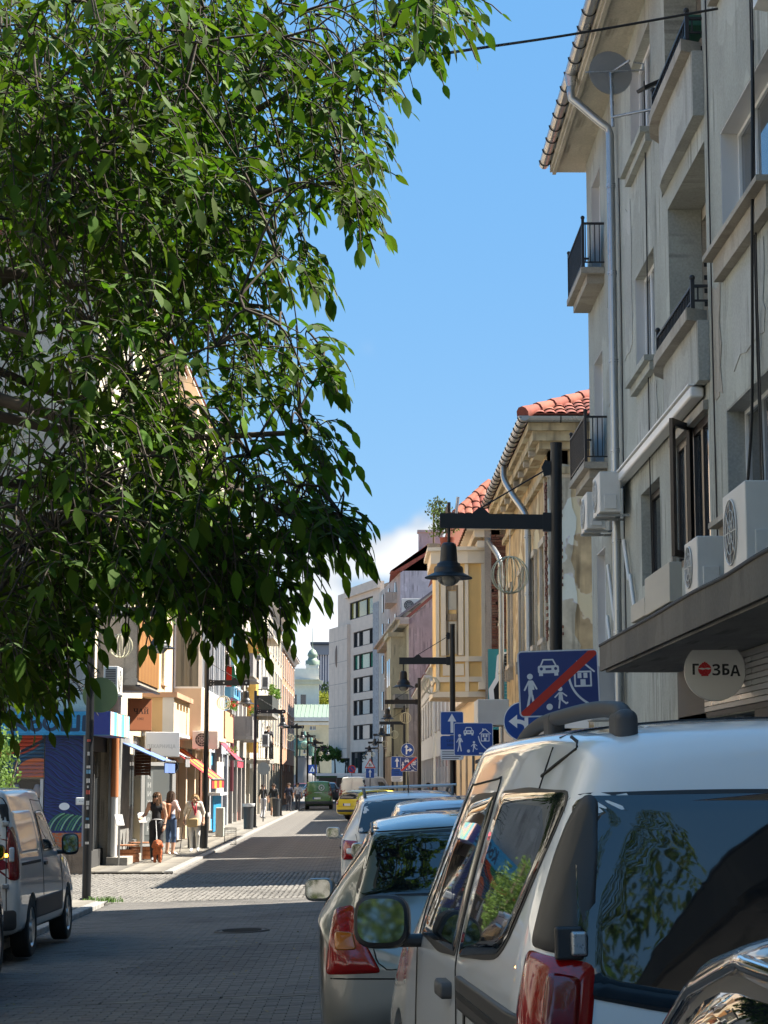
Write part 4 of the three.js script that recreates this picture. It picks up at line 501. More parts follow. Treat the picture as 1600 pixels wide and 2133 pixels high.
// ---------------------------------------------------------------- left side of the street
const XL = -6.1;
const boxL = (d0, d1, v0, v1, z0, z1) => bx(XL + z0, XL + z1, v0, v1, -d1, -d0);      // z = out from the left building line
{ // corner house with the painted shop
  const w = plaster([0.62, 0.55, 0.44]), ht = house({ side: 'L', X: XL, d0: 44, d1: 51.6, h: 14.2, wall: w, rows: [[5.6, 1.7], [8.5, 1.7], [11.3, 1.7]], cols: 2, shopH: 3.2, name: 'corner_house', label: 'beige corner house above the painted shop, half hidden by the tree', roofH: 2, sideMat: w, shopMats: [M([0.04, 0.04, 0.04]), MT.plasticGrey, MT.zinc] }), t = ht.t;
  const fe = FRONT(XL - 10, 44); // camera-facing front
  const gr = plaster([0.46, 0.45, 0.43]); add('lower_front', bx(XL - 10, XL, 3.45, 5.6, -44 + 0.003, -44 + 0.06), gr, t);
  add('rubble_base', slab([[8.95, 0.0], [10, 0], [10, 0.7], ...[...Array(9)].map((_, i) => [10 - i * 0.12, 0.62 + rr(-0.08, 0.12)])], 0.06).translate(0, 0, 0.08).applyMatrix4(fe), M([0.40, 0.30, 0.24], { map: TX.peel, bumpMap: TX.plasterB, bumpScale: 0.04 }), t);
  // painted pillar between the shutter and the corner
  const graf = canvas(256, 1024, (g, W, H) => { g.fillStyle = '#1d2c66'; g.fillRect(0, 0, W, H); for (let i = 0; i < 120; i++) { g.strokeStyle = ['#131c40', '#1f3474', '#174366', '#10304a', '#243f8c', '#0f1830'][i % 6]; g.lineWidth = 2 + (i % 4) * 1.5; g.beginPath(); for (let x = 0; x <= W; x += 8) { const y = i * 8 - 160 + 46 * Math.sin(x / 70 + i * 0.09) + x * 0.5 + 8 * Math.sin(x / 17 + i); x ? g.lineTo(x, y) : g.moveTo(x, y); } g.stroke(); } g.fillStyle = '#dfe3e6'; g.beginPath(); g.arc(130, 640, 34, 0, 7); g.fill(); for (let i = 0; i < 12; i++) { g.strokeStyle = ['#2f6b52', '#7fb08b', '#1a3f3c', '#4f8a5e'][i % 4]; g.lineWidth = 10; g.beginPath(); g.moveTo(20 + i * 18, 860); g.quadraticCurveTo(40 + i * 20, 740, 120 + i * 14, 700 + i * 3); g.stroke(); } g.fillStyle = '#b5603a'; g.fillRect(0, 880, W, 144); g.fillStyle = '#8b7a68'; for (let i = 0; i < 90; i++) g.fillRect(hash2(i, 1, 9) * W, 880 + hash2(i, 2, 9) * 150, 14, 10); });
  add('painted_pillar', bx(9.02, 9.9, 0.55, 3.02, 0.07, 0.12).applyMatrix4(fe), M([0.07, 0.10, 0.28]), t); add('pillar_mural', new THREE.PlaneGeometry(0.88, 2.45).translate(9.46, 1.78, 0.124).applyMatrix4(fe), M(0xffffff, { map: graf, roughness: 0.6 }), t);
  const strp = canvas(64, 1024, (g) => { const c = ['#b9c4d0', '#7f97bd', '#c9b483', '#b0705f', '#7fa08c', '#6a82ae', '#c9c5b8', '#c0b3a5', '#8fb0bb', '#c4ad80']; for (let i = 0; i < 44; i++) { g.fillStyle = c[Math.floor(hash2(i, 4, 4) * 10)]; g.fillRect(hash2(i, 5, 4) * 40, i * 24, 50, 18 + hash2(i, 6, 4) * 30); } }); add('corner_stripes', new THREE.PlaneGeometry(0.13, 2.5).rotateY(0.5).translate(XL + 0.01, 1.75, -43.84), M(0xffffff, { map: strp }), t); add('corner_post', bx(XL - 0.14, XL + 0.0, 0.05, 3.1, -43.99, -43.87), M([0.3, 0.3, 0.33]), t);
  // shutter half lowered, shop window below: slats are separate
  const mural = canvas(512, 512, (g, W, H) => { g.fillStyle = '#2c4a63'; g.fillRect(0, 0, W, H); const e = (x, y, rx, ry, c) => { g.fillStyle = c; g.beginPath(); g.ellipse(x, y, rx, ry, 0, 0, 7); g.fill(); }; e(170, 40, 330, 250, '#b6432b'); e(150, 30, 230, 170, '#2f7f63'); e(140, 20, 150, 110, '#1d4a47'); e(120, 20, 70, 50, '#0e2430'); e(470, 470, 120, 190, '#c76a42'); g.strokeStyle = '#1b2c3f'; g.lineWidth = 26; g.beginPath(); g.moveTo(0, 300); g.bezierCurveTo(200, 420, 380, 200, 512, 60); g.stroke(); g.strokeStyle = '#39708c'; g.lineWidth = 10; g.beginPath(); g.moveTo(0, 340); g.bezierCurveTo(220, 460, 390, 260, 512, 140); g.stroke(); for (let i = 0; i < 12; i++) { g.strokeStyle = '#38557a'; g.lineWidth = 4; g.beginPath(); g.moveTo(0, 380 + i * 10); g.quadraticCurveTo(250, 440 + i * 8, 512, 330 + i * 14); g.stroke(); } });
  const sh = thing('roller_shutter', 'half lowered roller shutter painted with a red and green mural under the blue shop sign', 'shutter'), sm = M(0xffffff, { map: mural, roughness: 0.6 });
  for (let k = 0; k < 11; k++) { const g = new THREE.CylinderGeometry(0.05, 0.05, 1.9, 6, 1, true, -0.9, 1.8).rotateZ(Math.PI / 2), p = g.attributes.position, u = g.attributes.uv; for (let i = 0; i < p.count; i++) u.setXY(i, p.getX(i) / 1.9 + 0.5, 1 - (k + 0.5 - p.getY(i) / 0.085) / 11); add('slat', g.translate(XL - 1.95, 3.0 - k * 0.085, -43.9), sm, sh); }
  add('shop_window', bx(7.0, 9.0, 0.4, 2.06, 0.02, 0.04).applyMatrix4(fe), M([0.05, 0.045, 0.04], { roughness: 0.15 }), t); add('window_post', [7.35, 8.1, 8.92].map((u) => bx(u, u + 0.07, 0.35, 2.08, 0.042, 0.09).applyMatrix4(fe)), M([0.55, 0.56, 0.55]), t); for (let k = 0; k < 12; k++) { const g = lathe([[0.001, 0.3], [0.05, 0.29], [0.09, 0.18], [0.1, 0.08], [0.06, 0], [0.001, 0]], 8).translate(7.2 + k * 0.15, 1.0 + (k % 3) * 0.33, 0.05); tag(add('hanging_garment', g.applyMatrix4(fe).scale(1, 1, 1), painted([[0.45, 0.42, 0.4], [0.2, 0.12, 0.1], [0.35, 0.3, 0.28]][k % 3])), 'garment on show in the window of the painted corner shop', 'garment', 'garments in the shop window'); }
  // wrap-around shop sign
  const sg = thing('shop_sign', 'blue wrap-around shop sign with large dark letters on the corner shop', 'sign'); const y0 = 3.03, y1 = 3.55; add('sign_box', [bx(-8.7, -5.62, y0, y1, -44 + 0.02, -43.62)], painted([0.06, 0.35, 0.58]), sg); add('side_box', bx(-6.09, -5.62, y0, y1, -47.1, -43.999), painted([0.10, 0.14, 0.45]), sg);
  const st = canvas(1024, 192, (g, W, H) => { g.fillStyle = '#1a86b8'; g.fillRect(0, 0, W, H); for (let i = 0; i < 300; i++) { g.fillStyle = 'rgba(90,170,215,0.25)'; g.fillRect(hash2(i, 1, 2) * W, hash2(i, 2, 2) * H, 60, 8); } g.fillStyle = '#2b3a86'; g.fillRect(905, 0, 119, H); g.strokeStyle = '#0d3550'; g.lineWidth = 29; g.lineCap = 'round'; g.lineJoin = 'round'; const ln = (...p) => { g.beginPath(); p.forEach(([x, y], i) => i ? g.lineTo(x, y) : g.moveTo(x, y)); g.stroke(); }; ln([330, 40], [330, 150]); ln([400, 40], [335, 95], [405, 150]); g.beginPath(); g.ellipse(478, 118, 36, 34, 0, 0, 7); g.stroke(); ln([440, 40], [440, 120]); g.beginPath(); g.ellipse(590, 95, 48, 54, 0, 0, 7); g.stroke(); ln([672, 44], [676, 150], [790, 150], [792, 40]); ln([733, 60], [733, 148]); ln([890, 44], [836, 44], [832, 150], [890, 150]); ln([834, 96], [885, 96]); });
  add('lettering', new THREE.PlaneGeometry(3.06, y1 - y0 - 0.01).translate(-7.16, (y0 + y1) / 2, -43.615), M(0xffffff, { map: st, roughness: 0.45 }), sg);
  const se = canvas(512, 96, (g) => { const c = ['#d9a08a', '#e7d6cc', '#d6644e', '#e8c9bb', '#3f8fb5', '#8fd0d8', '#2f74b6', '#5fc3b5', '#2aa5b8', '#86d0c0', '#d8c64a', '#4aa8a0']; for (let i = 0; i < 30; i++) { g.fillStyle = c[i % 12]; g.fillRect(i * 17, 0, 20, 96); } }); add('striped_side', new THREE.PlaneGeometry(3.45, y1 - y0 - 0.01).rotateY(Math.PI / 2).translate(-5.615, (y0 + y1) / 2, -45.36), M(0xffffff, { map: se }), sg);
  for (let k = 0; k < 9; k++) tag(add('hanging_cable', tube([at(48 + k * 4, 1470 - k * 12, 43.6), at(100 + k * 5, 1450 - k * 9 + rr(-12, 25), 43.5), at(150 + k * 3, 1430 + rr(-30, 20), 43.5), at(205, 1395 + k * 12, 43.6)], 0.009, 4, 20), MT.wire), 'thin black cable sagging across the corner house front', 'cable', 'cables on the corner house');
  // grey pillar, dark entrance, wooden slats
  add('entrance_pier', boxL(47.2, 50.4, 0.05, 3.1, 0.002, 0.12), stone([0.24, 0.24, 0.225]), t); add('step', boxL(47, 51.5, 0.06, 0.24, 0.0, 0.5), stone([0.42, 0.39, 0.34]), t);
  const pipe = thing('copper_pipe', 'orange painted drainpipe beside the painted corner shop', 'drainpipe'); add('pipe', cyl(0.09, 0.09, 1.4, XL + 0.15, 2.35, -47.2, 10), painted([0.42, 0.15, 0.05]), pipe); add('lower_pipe', cyl(0.08, 0.08, 1.4, XL + 0.15, 0.95, -47.2, 10), painted([0.6, 0.6, 0.58]), pipe);
  const nameplate = thing('projecting_sign', 'small white projecting sign with grey script on the blue corner pillar', 'sign', null, at(174, 1669, 43.7)); add('plate', rbox(0.34, 0.16, 0.04, 0.02), MT.white, nameplate); add('script', new THREE.PlaneGeometry(0.28, 0.1).translate(0, 0, 0.023), M(0xffffff, { map: canvas(256, 96, (g) => { g.fillStyle = '#e6e6e2'; g.fillRect(0, 0, 256, 96); g.fillStyle = '#6a6c70'; g.font = 'italic 52px serif'; g.fillText('Ателие', 30, 66); }) }), nameplate);
  const dd = thing('shop_door', 'black painted double door at the entrance beyond the grey pier', 'door'); for (const a of [50.45, 51.02]) { const lf = add('leaf', boxL(a, a + 0.54, 0.25, 2.7, 0.02, 0.08), M([0.02, 0.02, 0.021], { roughness: 0.5 }), dd); add('panel', boxL(a + 0.08, a + 0.46, 1.3, 2.5, 0.081, 0.095), MT.winGlass, lf); add('handle', boxL(a + 0.05, a + 0.08, 1.1, 1.4, 0.096, 0.12), MT.steel, lf); }
  // timber-clad balcony
  const bal = thing('timber_balcony', 'concrete balcony with a sunlit orange timber front on the corner house', 'balcony'); add('concrete_side', [boxL(45.0, 45.12, 4.35, 5.95, 0.003, 0.88), boxL(49.3, 49.42, 4.35, 5.95, 0.003, 0.88), boxL(45, 49.42, 4.2, 4.349, 0.003, 0.9)], plaster([0.36, 0.33, 0.29]), bal); for (let k = 0; k < 20; k++) add('plank', boxL(45.0 + k * 0.22, 45.212 + k * 0.22, 4.3, 5.9 + rr(-0.03, 0.03), 0.9 + rr(0, 0.012), 0.93), M([[0.46, 0.23, 0.06], [0.50, 0.27, 0.08], [0.40, 0.19, 0.05]][k % 3], { map: TX.wood, roughness: 0.6 }), bal); add('frame_rail', boxL(44.98, 49.44, 4.16, 4.199, 0.86, 0.96), MT.iron, bal);
  add('upper_shutter', [boxL(45.4, 46.6, 6.4, 8.2, 0.004, 0.05)], M([0.44, 0.22, 0.07], { map: TX.wood }), bal);
  acUnit('white air conditioner unit beside the timber balcony of the corner house', [XL + 0.42, 3.95, -44.42], Math.PI / 2, 1.1, 'air conditioners on the left row');
}
{ // cream tiled house with the boxed bay
  const tl = painted([0.68, 0.55, 0.36]), ht = house({ side: 'L', X: XL, d0: 51.62, d1: 61, h: 14.6, wall: tl, rows: [[4.9, 1.9], [7.9, 1.8], [10.9, 1.8]], cols: 3, shopH: 3.2, label: 'cream tiled house with a boxed parapet over its shops', trim: painted([0.66, 0.60, 0.50]), roofH: 1.8, mould: false, shopMats: [MT.zinc, painted([0.5, 0.5, 0.48]), MT.plasticGrey] }), { t, fm } = ht;
  const tg = box(0.17, 0.17, 0.012), tm = [painted([0.70, 0.56, 0.34]), painted([0.72, 0.62, 0.44]), painted([0.62, 0.46, 0.26])]; let n = 0; for (let v = 4.5; v < 7.6 && n < 290; v += 0.18) for (let u = 5.9; u < 8.2 && n < 290; u += 0.18) { if (u > 6.55 && u < 7.9 && v < 6.9 && v > 4.75) continue; n++; const m = add('wall_tile', tg, tm[Math.floor(rnd() * 3)], t); m.position.set(u, v, 0.009).applyMatrix4(fm); m.quaternion.setFromRotationMatrix(fm); }
  const b = thing('boxed_parapet', 'cream boxed parapet with four square holes above the shop signs', 'parapet'); const bf = LEFT(XL + 0.85, 54.1); add('front_panel', slab(rect(0, 3.32, 4.9, 4.28), 0.1, [0, 1, 2, 3].map((k) => rect(0.9 + k * 0.95, 3.98, 1.5 + k * 0.95, 4.16))).translate(0, 0, -0.1).applyMatrix4(bf), painted([0.68, 0.54, 0.34]), b); add('side_panel', boxL(54.1, 54.2, 3.32, 4.28, 0.003, 0.748), painted([0.66, 0.46, 0.24]), b); add('white_edge', [boxL(54.06, 54.098, 3.3, 4.28, 0.55, 0.86), boxL(54.06, 59.02, 3.24, 3.319, 0.003, 0.87)], MT.white, b); add('coping', boxL(54.0, 59.1, 4.281, 4.42, 0.003, 0.95), painted([0.50, 0.30, 0.19]), b); add('hole_lining', boxL(54.25, 58.95, 3.4, 4.25, 0.6, 0.7), painted([0.45, 0.25, 0.16]), b);
}
{ // peach house with white glazed bays
  const pe = painted([0.68, 0.53, 0.38]), ht = house({ side: 'L', X: XL, d0: 61.02, d1: 78, h: 15, wall: pe, rows: [[8.6, 1.8], [11.6, 1.8]], cols: 4, label: 'peach plastered house with projecting glazed bays and flag', trim: painted([0.70, 0.60, 0.48]), roofH: 1.6, shopMats: [painted([0.5, 0.33, 0.2]), painted([0.55, 0.5, 0.42]), MT.plasticGrey] }), { t, fm } = ht;
  add('glazed_bay', [boxL(62.5, 72.5, 3.5, 4.9, 0.003, 0.9), boxL(62.5, 72.5, 7.2, 8.4, 0.003, 0.9), boxL(62.5, 72.5, 3.36, 3.499, 0.003, 1.0)], painted([0.66, 0.52, 0.37]), t); const bf = LEFT(XL + 0.9, 62.5); for (let k = 0; k < 4; k++) windowIn(t, bf, { u: 0.1 + k * 2.5, v: 4.9, w: 2.3, h: 2.3 }, { back: 0.0, cols: 3, sill: 0, curtain: 1 }); windowIn(t, FRONT(XL + 0.02, 62.5), { u: 0, v: 4.9, w: 0.84, h: 2.3 }, { back: 0.02, cols: 1, sill: 0, curtain: 1 }); add('bay_post', [0, 2.42, 4.92, 7.42, 9.92].map((u) => bx(u, u + 0.09, 4.9, 7.2, -0.08, 0.02).applyMatrix4(bf)), MT.pvc, t);
  add('upper_bay', [boxL(63, 77, 8.41, 14.2, 0.003, 0.6)], pe, t); for (const v of [9, 11.8]) for (let k = 0; k < 4; k++) windowIn(t, LEFT(XL + 0.62, 63), { u: 0.8 + k * 3.3, v, w: 1.6, h: 1.8 }, { back: 0.0, cols: 2 });
  const b2 = thing('balcony_box', 'peach balcony box with flower pots and folded awning', 'balcony'); add('parapet', [boxL(73, 77.4, 3.6, 4.55, 0.82, 0.92), boxL(73, 73.1, 3.6, 4.55, 0.003, 0.819), boxL(73, 77.4, 3.44, 3.599, 0.003, 0.94)], painted([0.62, 0.36, 0.20]), b2); add('awning_hood', (() => { const g = new THREE.CylinderGeometry(1.25, 1.25, 4.2, 10, 1, true, 0, Math.PI / 2).rotateX(-Math.PI / 2); return g.translate(XL + 0.02, 5.9, -75.2); })(), M([0.55, 0.55, 0.54], { side: THREE.DoubleSide }), b2);
  const fl = thing('flag', 'red, green and white striped flag hanging from the peach house', 'flag', null, at(472, 1388, 74)); for (const [k, c] of [[0, [0.5, 0.03, 0.02]], [1, [0.02, 0.22, 0.15]], [2, [0.7, 0.7, 0.7]]]) add('stripe', (() => { const g = new THREE.PlaneGeometry(0.2, 0.75, 4, 6), p = g.attributes.position; for (let i = 0; i < p.count; i++) p.setZ(i, 0.03 * Math.sin((p.getX(i) + k * 0.2) * 16) * (0.4 - p.getY(i))); g.computeVertexNormals(); return g.translate(0.1 + k * 0.2, -0.38, 0); })(), M(c, { side: THREE.DoubleSide }), fl); add('pole', bar([-0.15, 0.05, 0], [0.7, 0.02, 0], 0.012), MT.zinc, fl);
}
{ // blue bay house
  const bl = painted([0.10, 0.34, 0.55]), ht = house({ side: 'L', X: XL, d0: 78.02, d1: 88, h: 13.6, wall: painted([0.36, 0.38, 0.42]), rows: [[4.4, 1.8], [7.2, 1.8], [10, 1.8]], cols: 3, label: 'blue house with a tall blue bay and pale windows', trim: painted([0.16, 0.42, 0.62]), roofH: 1.4, shopMats: [painted([0.06, 0.30, 0.50]), painted([0.5, 0.45, 0.38]), MT.zinc] }), { t } = ht;
  add('blue_bay', [boxL(79, 83, 5.3, 9.6, 0.003, 0.8), boxL(78.9, 83.1, 9.601, 9.9, 0.003, 1.0)], bl, t); windowIn(t, FRONT(XL + 0.05, 79), { u: 0, v: 5.7, w: 0.66, h: 2.4 }, { back: -0.06, cols: 1, rows: 2, sill: 0 }); for (let k = 0; k < 2; k++) windowIn(t, LEFT(XL + 0.87, 79), { u: 0.5 + k * 1.8, v: 5.7, w: 1.1, h: 2.4 }, { back: 0, cols: 2, rows: 2 }); add('bay_pilaster', [boxL(78.95, 78.998, 5.3, 9.6, 0.7, 0.84), boxL(79, 79.2, 5.3, 9.6, 0.8, 0.84), boxL(82.8, 83, 5.3, 9.6, 0.8, 0.84)], painted([0.22, 0.48, 0.66]), t);
}
house({ side: 'L', X: XL, d0: 88.02, d1: 101, h: 14, wall: plaster([0.42, 0.39, 0.36]), rows: [[4.4, 1.8], [7.2, 1.8], [10, 1.8]], cols: 4, label: 'grey brown house with small balconies and maroon drainpipes', trim: painted([0.5, 0.47, 0.44]), roofH: 1.5 }).op.slice(0, 0);
{
  const t2 = thing('house_balconies', 'stacked concrete balconies with flowers on the grey brown house', 'balcony'), f = LEFT(XL, 88); for (const v of [4.0, 6.9, 9.7]) balcony(t2, f, 3, 6, v, 0.9, plaster([0.34, 0.32, 0.30]), MT.iron, 0.9, plaster([0.30, 0.28, 0.27])); for (const v of [4.0, 6.9]) balcony(t2, f, 8, 11, v, 0.8, plaster([0.34, 0.32, 0.30]));
  const dp = thing('drainpipe', 'maroon drainpipe on the grey brown house', 'drainpipe'); add('pipe', cyl(0.08, 0.08, 12, XL + 0.15, 7.5, -88.3, 8), painted([0.12, 0.02, 0.03]), dp);
}
{ // cream house with mansard and balustrade, yellow balconies
  const ht = house({ side: 'L', X: XL, d0: 101.02, d1: 126, h: 13, wall: painted([0.64, 0.58, 0.47]), rows: [[4.4, 1.9], [7.3, 1.9], [10.3, 1.8]], cols: 6, label: 'cream house with green arched balcony, balustrade and mansard roof', roofH: 2.6, strings: [6.7, 9.6], roofMat: M([0.26, 0.24, 0.23]) }), { t, fm } = ht;
  add('yellow_recess', [boxL(101.6, 104.4, 3.4, 9.2, 0.003, 0.45)], painted([0.60, 0.36, 0.08]), t); balcony(t, fm, 0.6, 7, 9.4, 1.35, painted([0.55, 0.5, 0.42]), MT.steel); balcony(t, fm, 0.6, 8, 5.4, 1.3, plaster([0.25, 0.24, 0.22]), MT.iron, 0.9, M([0.04, 0.045, 0.04])); balcony(t, fm, 0.4, 5.4, 3.0, 1.2, plaster([0.3, 0.28, 0.25]), MT.iron);
  add('arched_window', new THREE.TorusGeometry(0.9, 0.1, 6, 14, Math.PI).rotateY(Math.PI / 2).translate(XL + 0.05, 11.2, -104.5), painted([0.05, 0.2, 0.16]), t); for (let k = 0; k < 22; k++) add('baluster', lathe([[0.05, 0], [0.05, 0.06], [0.03, 0.12], [0.07, 0.3], [0.03, 0.5], [0.05, 0.6]], 7).translate(XL + 0.35, 13.06, -101.4 - k * 0.35), MT.white, t); add('balustrade_rail', boxL(101.1, 109.2, 13.66, 13.78, 0.2, 0.5), MT.white, t);
  for (const [d, y, n] of [[103, 6.35, 26], [106.5, 6.35, 20]]) { const pl = thing('balcony_plants', 'green plants along the dark balcony of the cream house', 'plant', 'plants on the dark balcony', [XL + 1.25, y, -d]); bush(pl, 'foliage', V(0, 0.15, 0), V(0.3, 0.35, 1.4), n * 10, 0.14, [0.10, 0.19, 0.03]); }
}
house({ side: 'L', X: XL - 0.1, d0: 126.02, d1: 146, h: 13.2, wall: plaster([0.48, 0.42, 0.33]), rows: [[4.4, 1.9], [7.3, 1.9], [10.2, 1.8]], cols: 5, label: 'tan house with a string course near the end of the street', roofH: 1.2, eave: 0.5, strings: [6.7] });
house({ side: 'L', X: XL - 0.1, d0: 146.02, d1: 172, h: 12, wall: plaster([0.48, 0.28, 0.18]), rows: [[4.4, 1.7], [7.2, 1.7], [9.6, 1.6]], cols: 6, label: 'red brown house with tiled roof, last in the left row', roofH: 1.2, eave: 0.45 });
// shop signs, awnings and displays along the left pavement
{
  const sign = (name, label, cx, cy, d, w, h, tex, mat, turn = 0, th = 0.08) => { const t = thing(name, label, 'sign', null, at(cx, cy, d), turn); add('panel', rbox(w, h, th, 0.012), mat, t); if (tex) add('lettering', new THREE.PlaneGeometry(w * 0.95, h * 0.92).translate(0, 0, th / 2 + 0.004), M(0xffffff, { map: tex, roughness: 0.6 }), t); return t; };
  sign('brown_sign', 'square brown shop sign with dark lettering below the timber balcony', 291, 1489, 48.4, 0.62, 0.8, canvas(256, 320, (g) => { g.fillStyle = '#a56440'; g.fillRect(0, 0, 256, 320); g.fillStyle = '#2a1710'; g.font = 'bold 78px serif'; g.fillText('ЧАЙ', 44, 150); g.font = 'bold 36px serif'; g.fillText('1902', 88, 215); }), M([0.36, 0.16, 0.08]), 0.55);
  sign('white_sign', 'long white shop sign with faint grey capitals under the boxed parapet', 338, 1551, 52.6, 0.92, 0.66, canvas(512, 320, (g) => { g.fillStyle = '#cfd2d3'; g.fillRect(0, 0, 512, 320); g.fillStyle = '#a9aeb1'; g.font = 'bold 74px sans-serif'; g.fillText('ПЕКАРНИЦА', 14, 210); }), M([0.60, 0.62, 0.63]), 0.3);
  const rs = thing('round_sign', 'small round black sign with red lettering above the shop door', 'sign', null, at(358, 1597, 53.6), 0.2); add('disc', disc(0.2, 0.06, 28), MT.black, rs); add('lettering', new THREE.CircleGeometry(0.19, 28).translate(0, 0, 0.034), M(0xffffff, { map: canvas(256, 256, (g) => { g.fillStyle = '#17181a'; g.fillRect(0, 0, 256, 256); g.strokeStyle = '#d8d8d8'; g.lineWidth = 5; g.beginPath(); g.arc(128, 128, 118, 0, 7); g.stroke(); g.fillStyle = '#c8402a'; g.font = 'bold 46px sans-serif'; g.fillText('БУРГЕР', 32, 146); g.fillStyle = '#c9c9c9'; g.beginPath(); g.moveTo(104, 100); g.lineTo(152, 100); g.lineTo(128, 60); g.fill(); g.fillRect(118, 165, 20, 40); }) }), rs);
  const aw = (label, d0, d1, v, z, drop, m1, m2) => { const t = thing('awning', label, 'awning'), n = Math.max(3, Math.round((d1 - d0) / 1.0)); for (let k = 0; k < n; k++) { const a = d0 + (d1 - d0) * k / n, b = d0 + (d1 - d0) * (k + 1) / n - 0.004; add('stripe', [slab([[0, 0], [z, -drop], [z, -drop - 0.03], [0, -0.03]], b - a).translate(XL + 0.02, v, -b), bx(XL + 0.02 + z - 0.02, XL + 0.02 + z, v - drop - 0.28, v - drop - 0.031, -b, -a)], k % 2 ? m1 : m2, t); } add('front_bar', bar([XL + z + 0.02, v - drop, -d0], [XL + z + 0.02, v - drop, -d1], 0.03), MT.zinc, t); return t; };
  aw('blue shop awning beside the corner shop', 48.8, 51.4, 3.0, 1.15, 0.5, painted([0.10, 0.17, 0.42]), painted([0.11, 0.19, 0.45]));
  aw('red and yellow striped awning over the yellow door', 61.2, 66.4, 3.05, 1.35, 1.0, painted([0.58, 0.30, 0.03]), painted([0.36, 0.02, 0.03]));
  aw('pink red awning folded steeply below the flower balcony', 80.4, 84, 3.7, 0.9, 0.9, painted([0.55, 0.05, 0.09]), painted([0.50, 0.05, 0.08]));
  aw('small grey awning between the shop sign and striped awning', 59.4, 60.8, 3.1, 0.7, 0.4, painted([0.22, 0.22, 0.23]), painted([0.25, 0.25, 0.26]));
  const lv = thing('louvre_shutter', 'brown louvred shutter panel at the dark shop entrance', 'shutter'); for (let k = 0; k < 9; k++) add('slat', box(0.36, 0.055, 0.05).rotateX(0.5).translate(XL + 0.38, 2.2 + k * 0.075, -51), M([0.14, 0.06, 0.035], { map: TX.wood }), lv); for (const q of [0.19, 0.57]) add('frame', boxL(50.96, 51.04, 2.14, 2.86, q - 0.015, q + 0.015), M([0.10, 0.045, 0.03]), lv);
  const yd = thing('yellow_door', 'yellow painted door panel under the striped awning', 'door'); add('panel', boxL(61.3, 63.2, 0.2, 2.5, 0.01, 0.08), painted([0.55, 0.30, 0.01]), yd);
  const gt = thing('green_tile_strip', 'narrow strip of green and white tiles between two shop doors', 'tile strip'); for (let k = 0; k < 18; k++) add('wall_tile', boxL(60.4, 60.55, 0.3 + k * 0.13, 0.42 + k * 0.13, 0.003, 0.03), k % 2 ? painted([0.12, 0.42, 0.22]) : MT.white, gt); for (let k = 0; k < 18; k++) add('wall_tile', boxL(60.57, 60.75, 0.3 + k * 0.13, 0.42 + k * 0.13, 0.003, 0.03), k % 2 ? MT.white : painted([0.12, 0.42, 0.22]), gt);
  const gd = thing('glass_door', 'open white framed glass shop door with vertical lettering', 'door', null, [XL + 0.05, 0.22, -53.6], 0.5); add('frame', [bx(0, 0.1, 0, 2.3, -0.03, 0.03), bx(0.9, 1.0, 0, 2.3, -0.03, 0.03), bx(0.1, 0.9, 2.2, 2.3, -0.03, 0.03), bx(0.1, 0.9, 0, 0.12, -0.03, 0.03)], painted([0.6, 0.6, 0.58]), gd); add('pane', bx(0.1, 0.9, 0.12, 2.2, -0.008, 0.008), M([0.20, 0.22, 0.22], { roughness: 0.08 }), gd); add('lettering', new THREE.PlaneGeometry(0.2, 1.7).translate(0.24, 1.2, 0.012), M(0xffffff, { map: canvas(96, 768, (g) => { g.fillStyle = '#8e9392'; g.fillRect(0, 0, 96, 768); g.fillStyle = '#c9cbc9'; g.font = 'bold 84px sans-serif'; [...'КНИЖАРН'].forEach((c, i) => g.fillText(c, 16, 90 + i * 105)); }) }), gd);
  const crate = (label, x, d, n, yaw) => { const t = thing('wooden_crate_stand', label, 'crate', null, [x, G(x, d) + 0.06, -d], yaw); for (let k = 0; k < n; k++) for (let s = 0; s < 3; s++) add('slat', box(0.62, 0.09, 0.02, 0, 0.07 + k * 0.33 + s * 0.105, 0.22), M([0.34, 0.14, 0.06], { map: TX.wood }), t); add('crate_body', [...Array(n)].map((_, k) => box(0.6, 0.3, 0.42, 0, 0.17 + k * 0.33, -0.005)), M([0.22, 0.09, 0.04], { map: TX.wood }), t); add('sloping_tray', box(0.6, 0.03, 0.5, 0, 0.42 + (n - 1) * 0.33, 0).rotateX(0), M([0.42, 0.2, 0.1], { map: TX.wood }), t); };
  crate('brown wooden display crate with sloping tray at the dark shop entrance', -5.82, 48.3, 1, 0.35); crate('brown wooden crate standing beyond the one with the sloping tray', -5.62, 50.2, 1, 0.3);
  const lect = (label, x, d) => { const t = thing('display_stand', label, 'stand', 'sloping stands at the shop entrance', [x, G(x, d) + 0.06, -d], 0.5); add('leg', bar([0, 0, 0], [0, 1.05, 0], 0.025), MT.steel, t); add('sloping_top', box(0.2, 0.02, 0.3).rotateX(1.0).translate(0, 1.05, 0), M([0.4, 0.4, 0.39]), t); }; lect('sloping white display board on a post at the shop entrance', -5.8, 47.0); lect('sloping white display board on a post at the shop entrance', -5.6, 49.9);
  // vertical boards, blue and brown posts along the row
  const post = (label, d, z, y0, y1, w, m) => tag(add('sign_board', [rbox(0.06, y1 - y0, w, 0.01, XL + z, (y0 + y1) / 2, -d)], m), label, 'board'); post('tall brown timber board beside the striped awning', 67.4, 0.5, 0.1, 2.7, 0.5, M([0.26, 0.11, 0.06], { map: TX.wood })); post('orange shop board with grey print on the pavement edge', 69.5, 0.45, 0.1, 1.6, 0.7, painted([0.5, 0.24, 0.13])); post('grey poster board leaning over the orange shop board', 70, 0.42, 1.62, 2.6, 0.8, stone([0.4, 0.38, 0.36]));
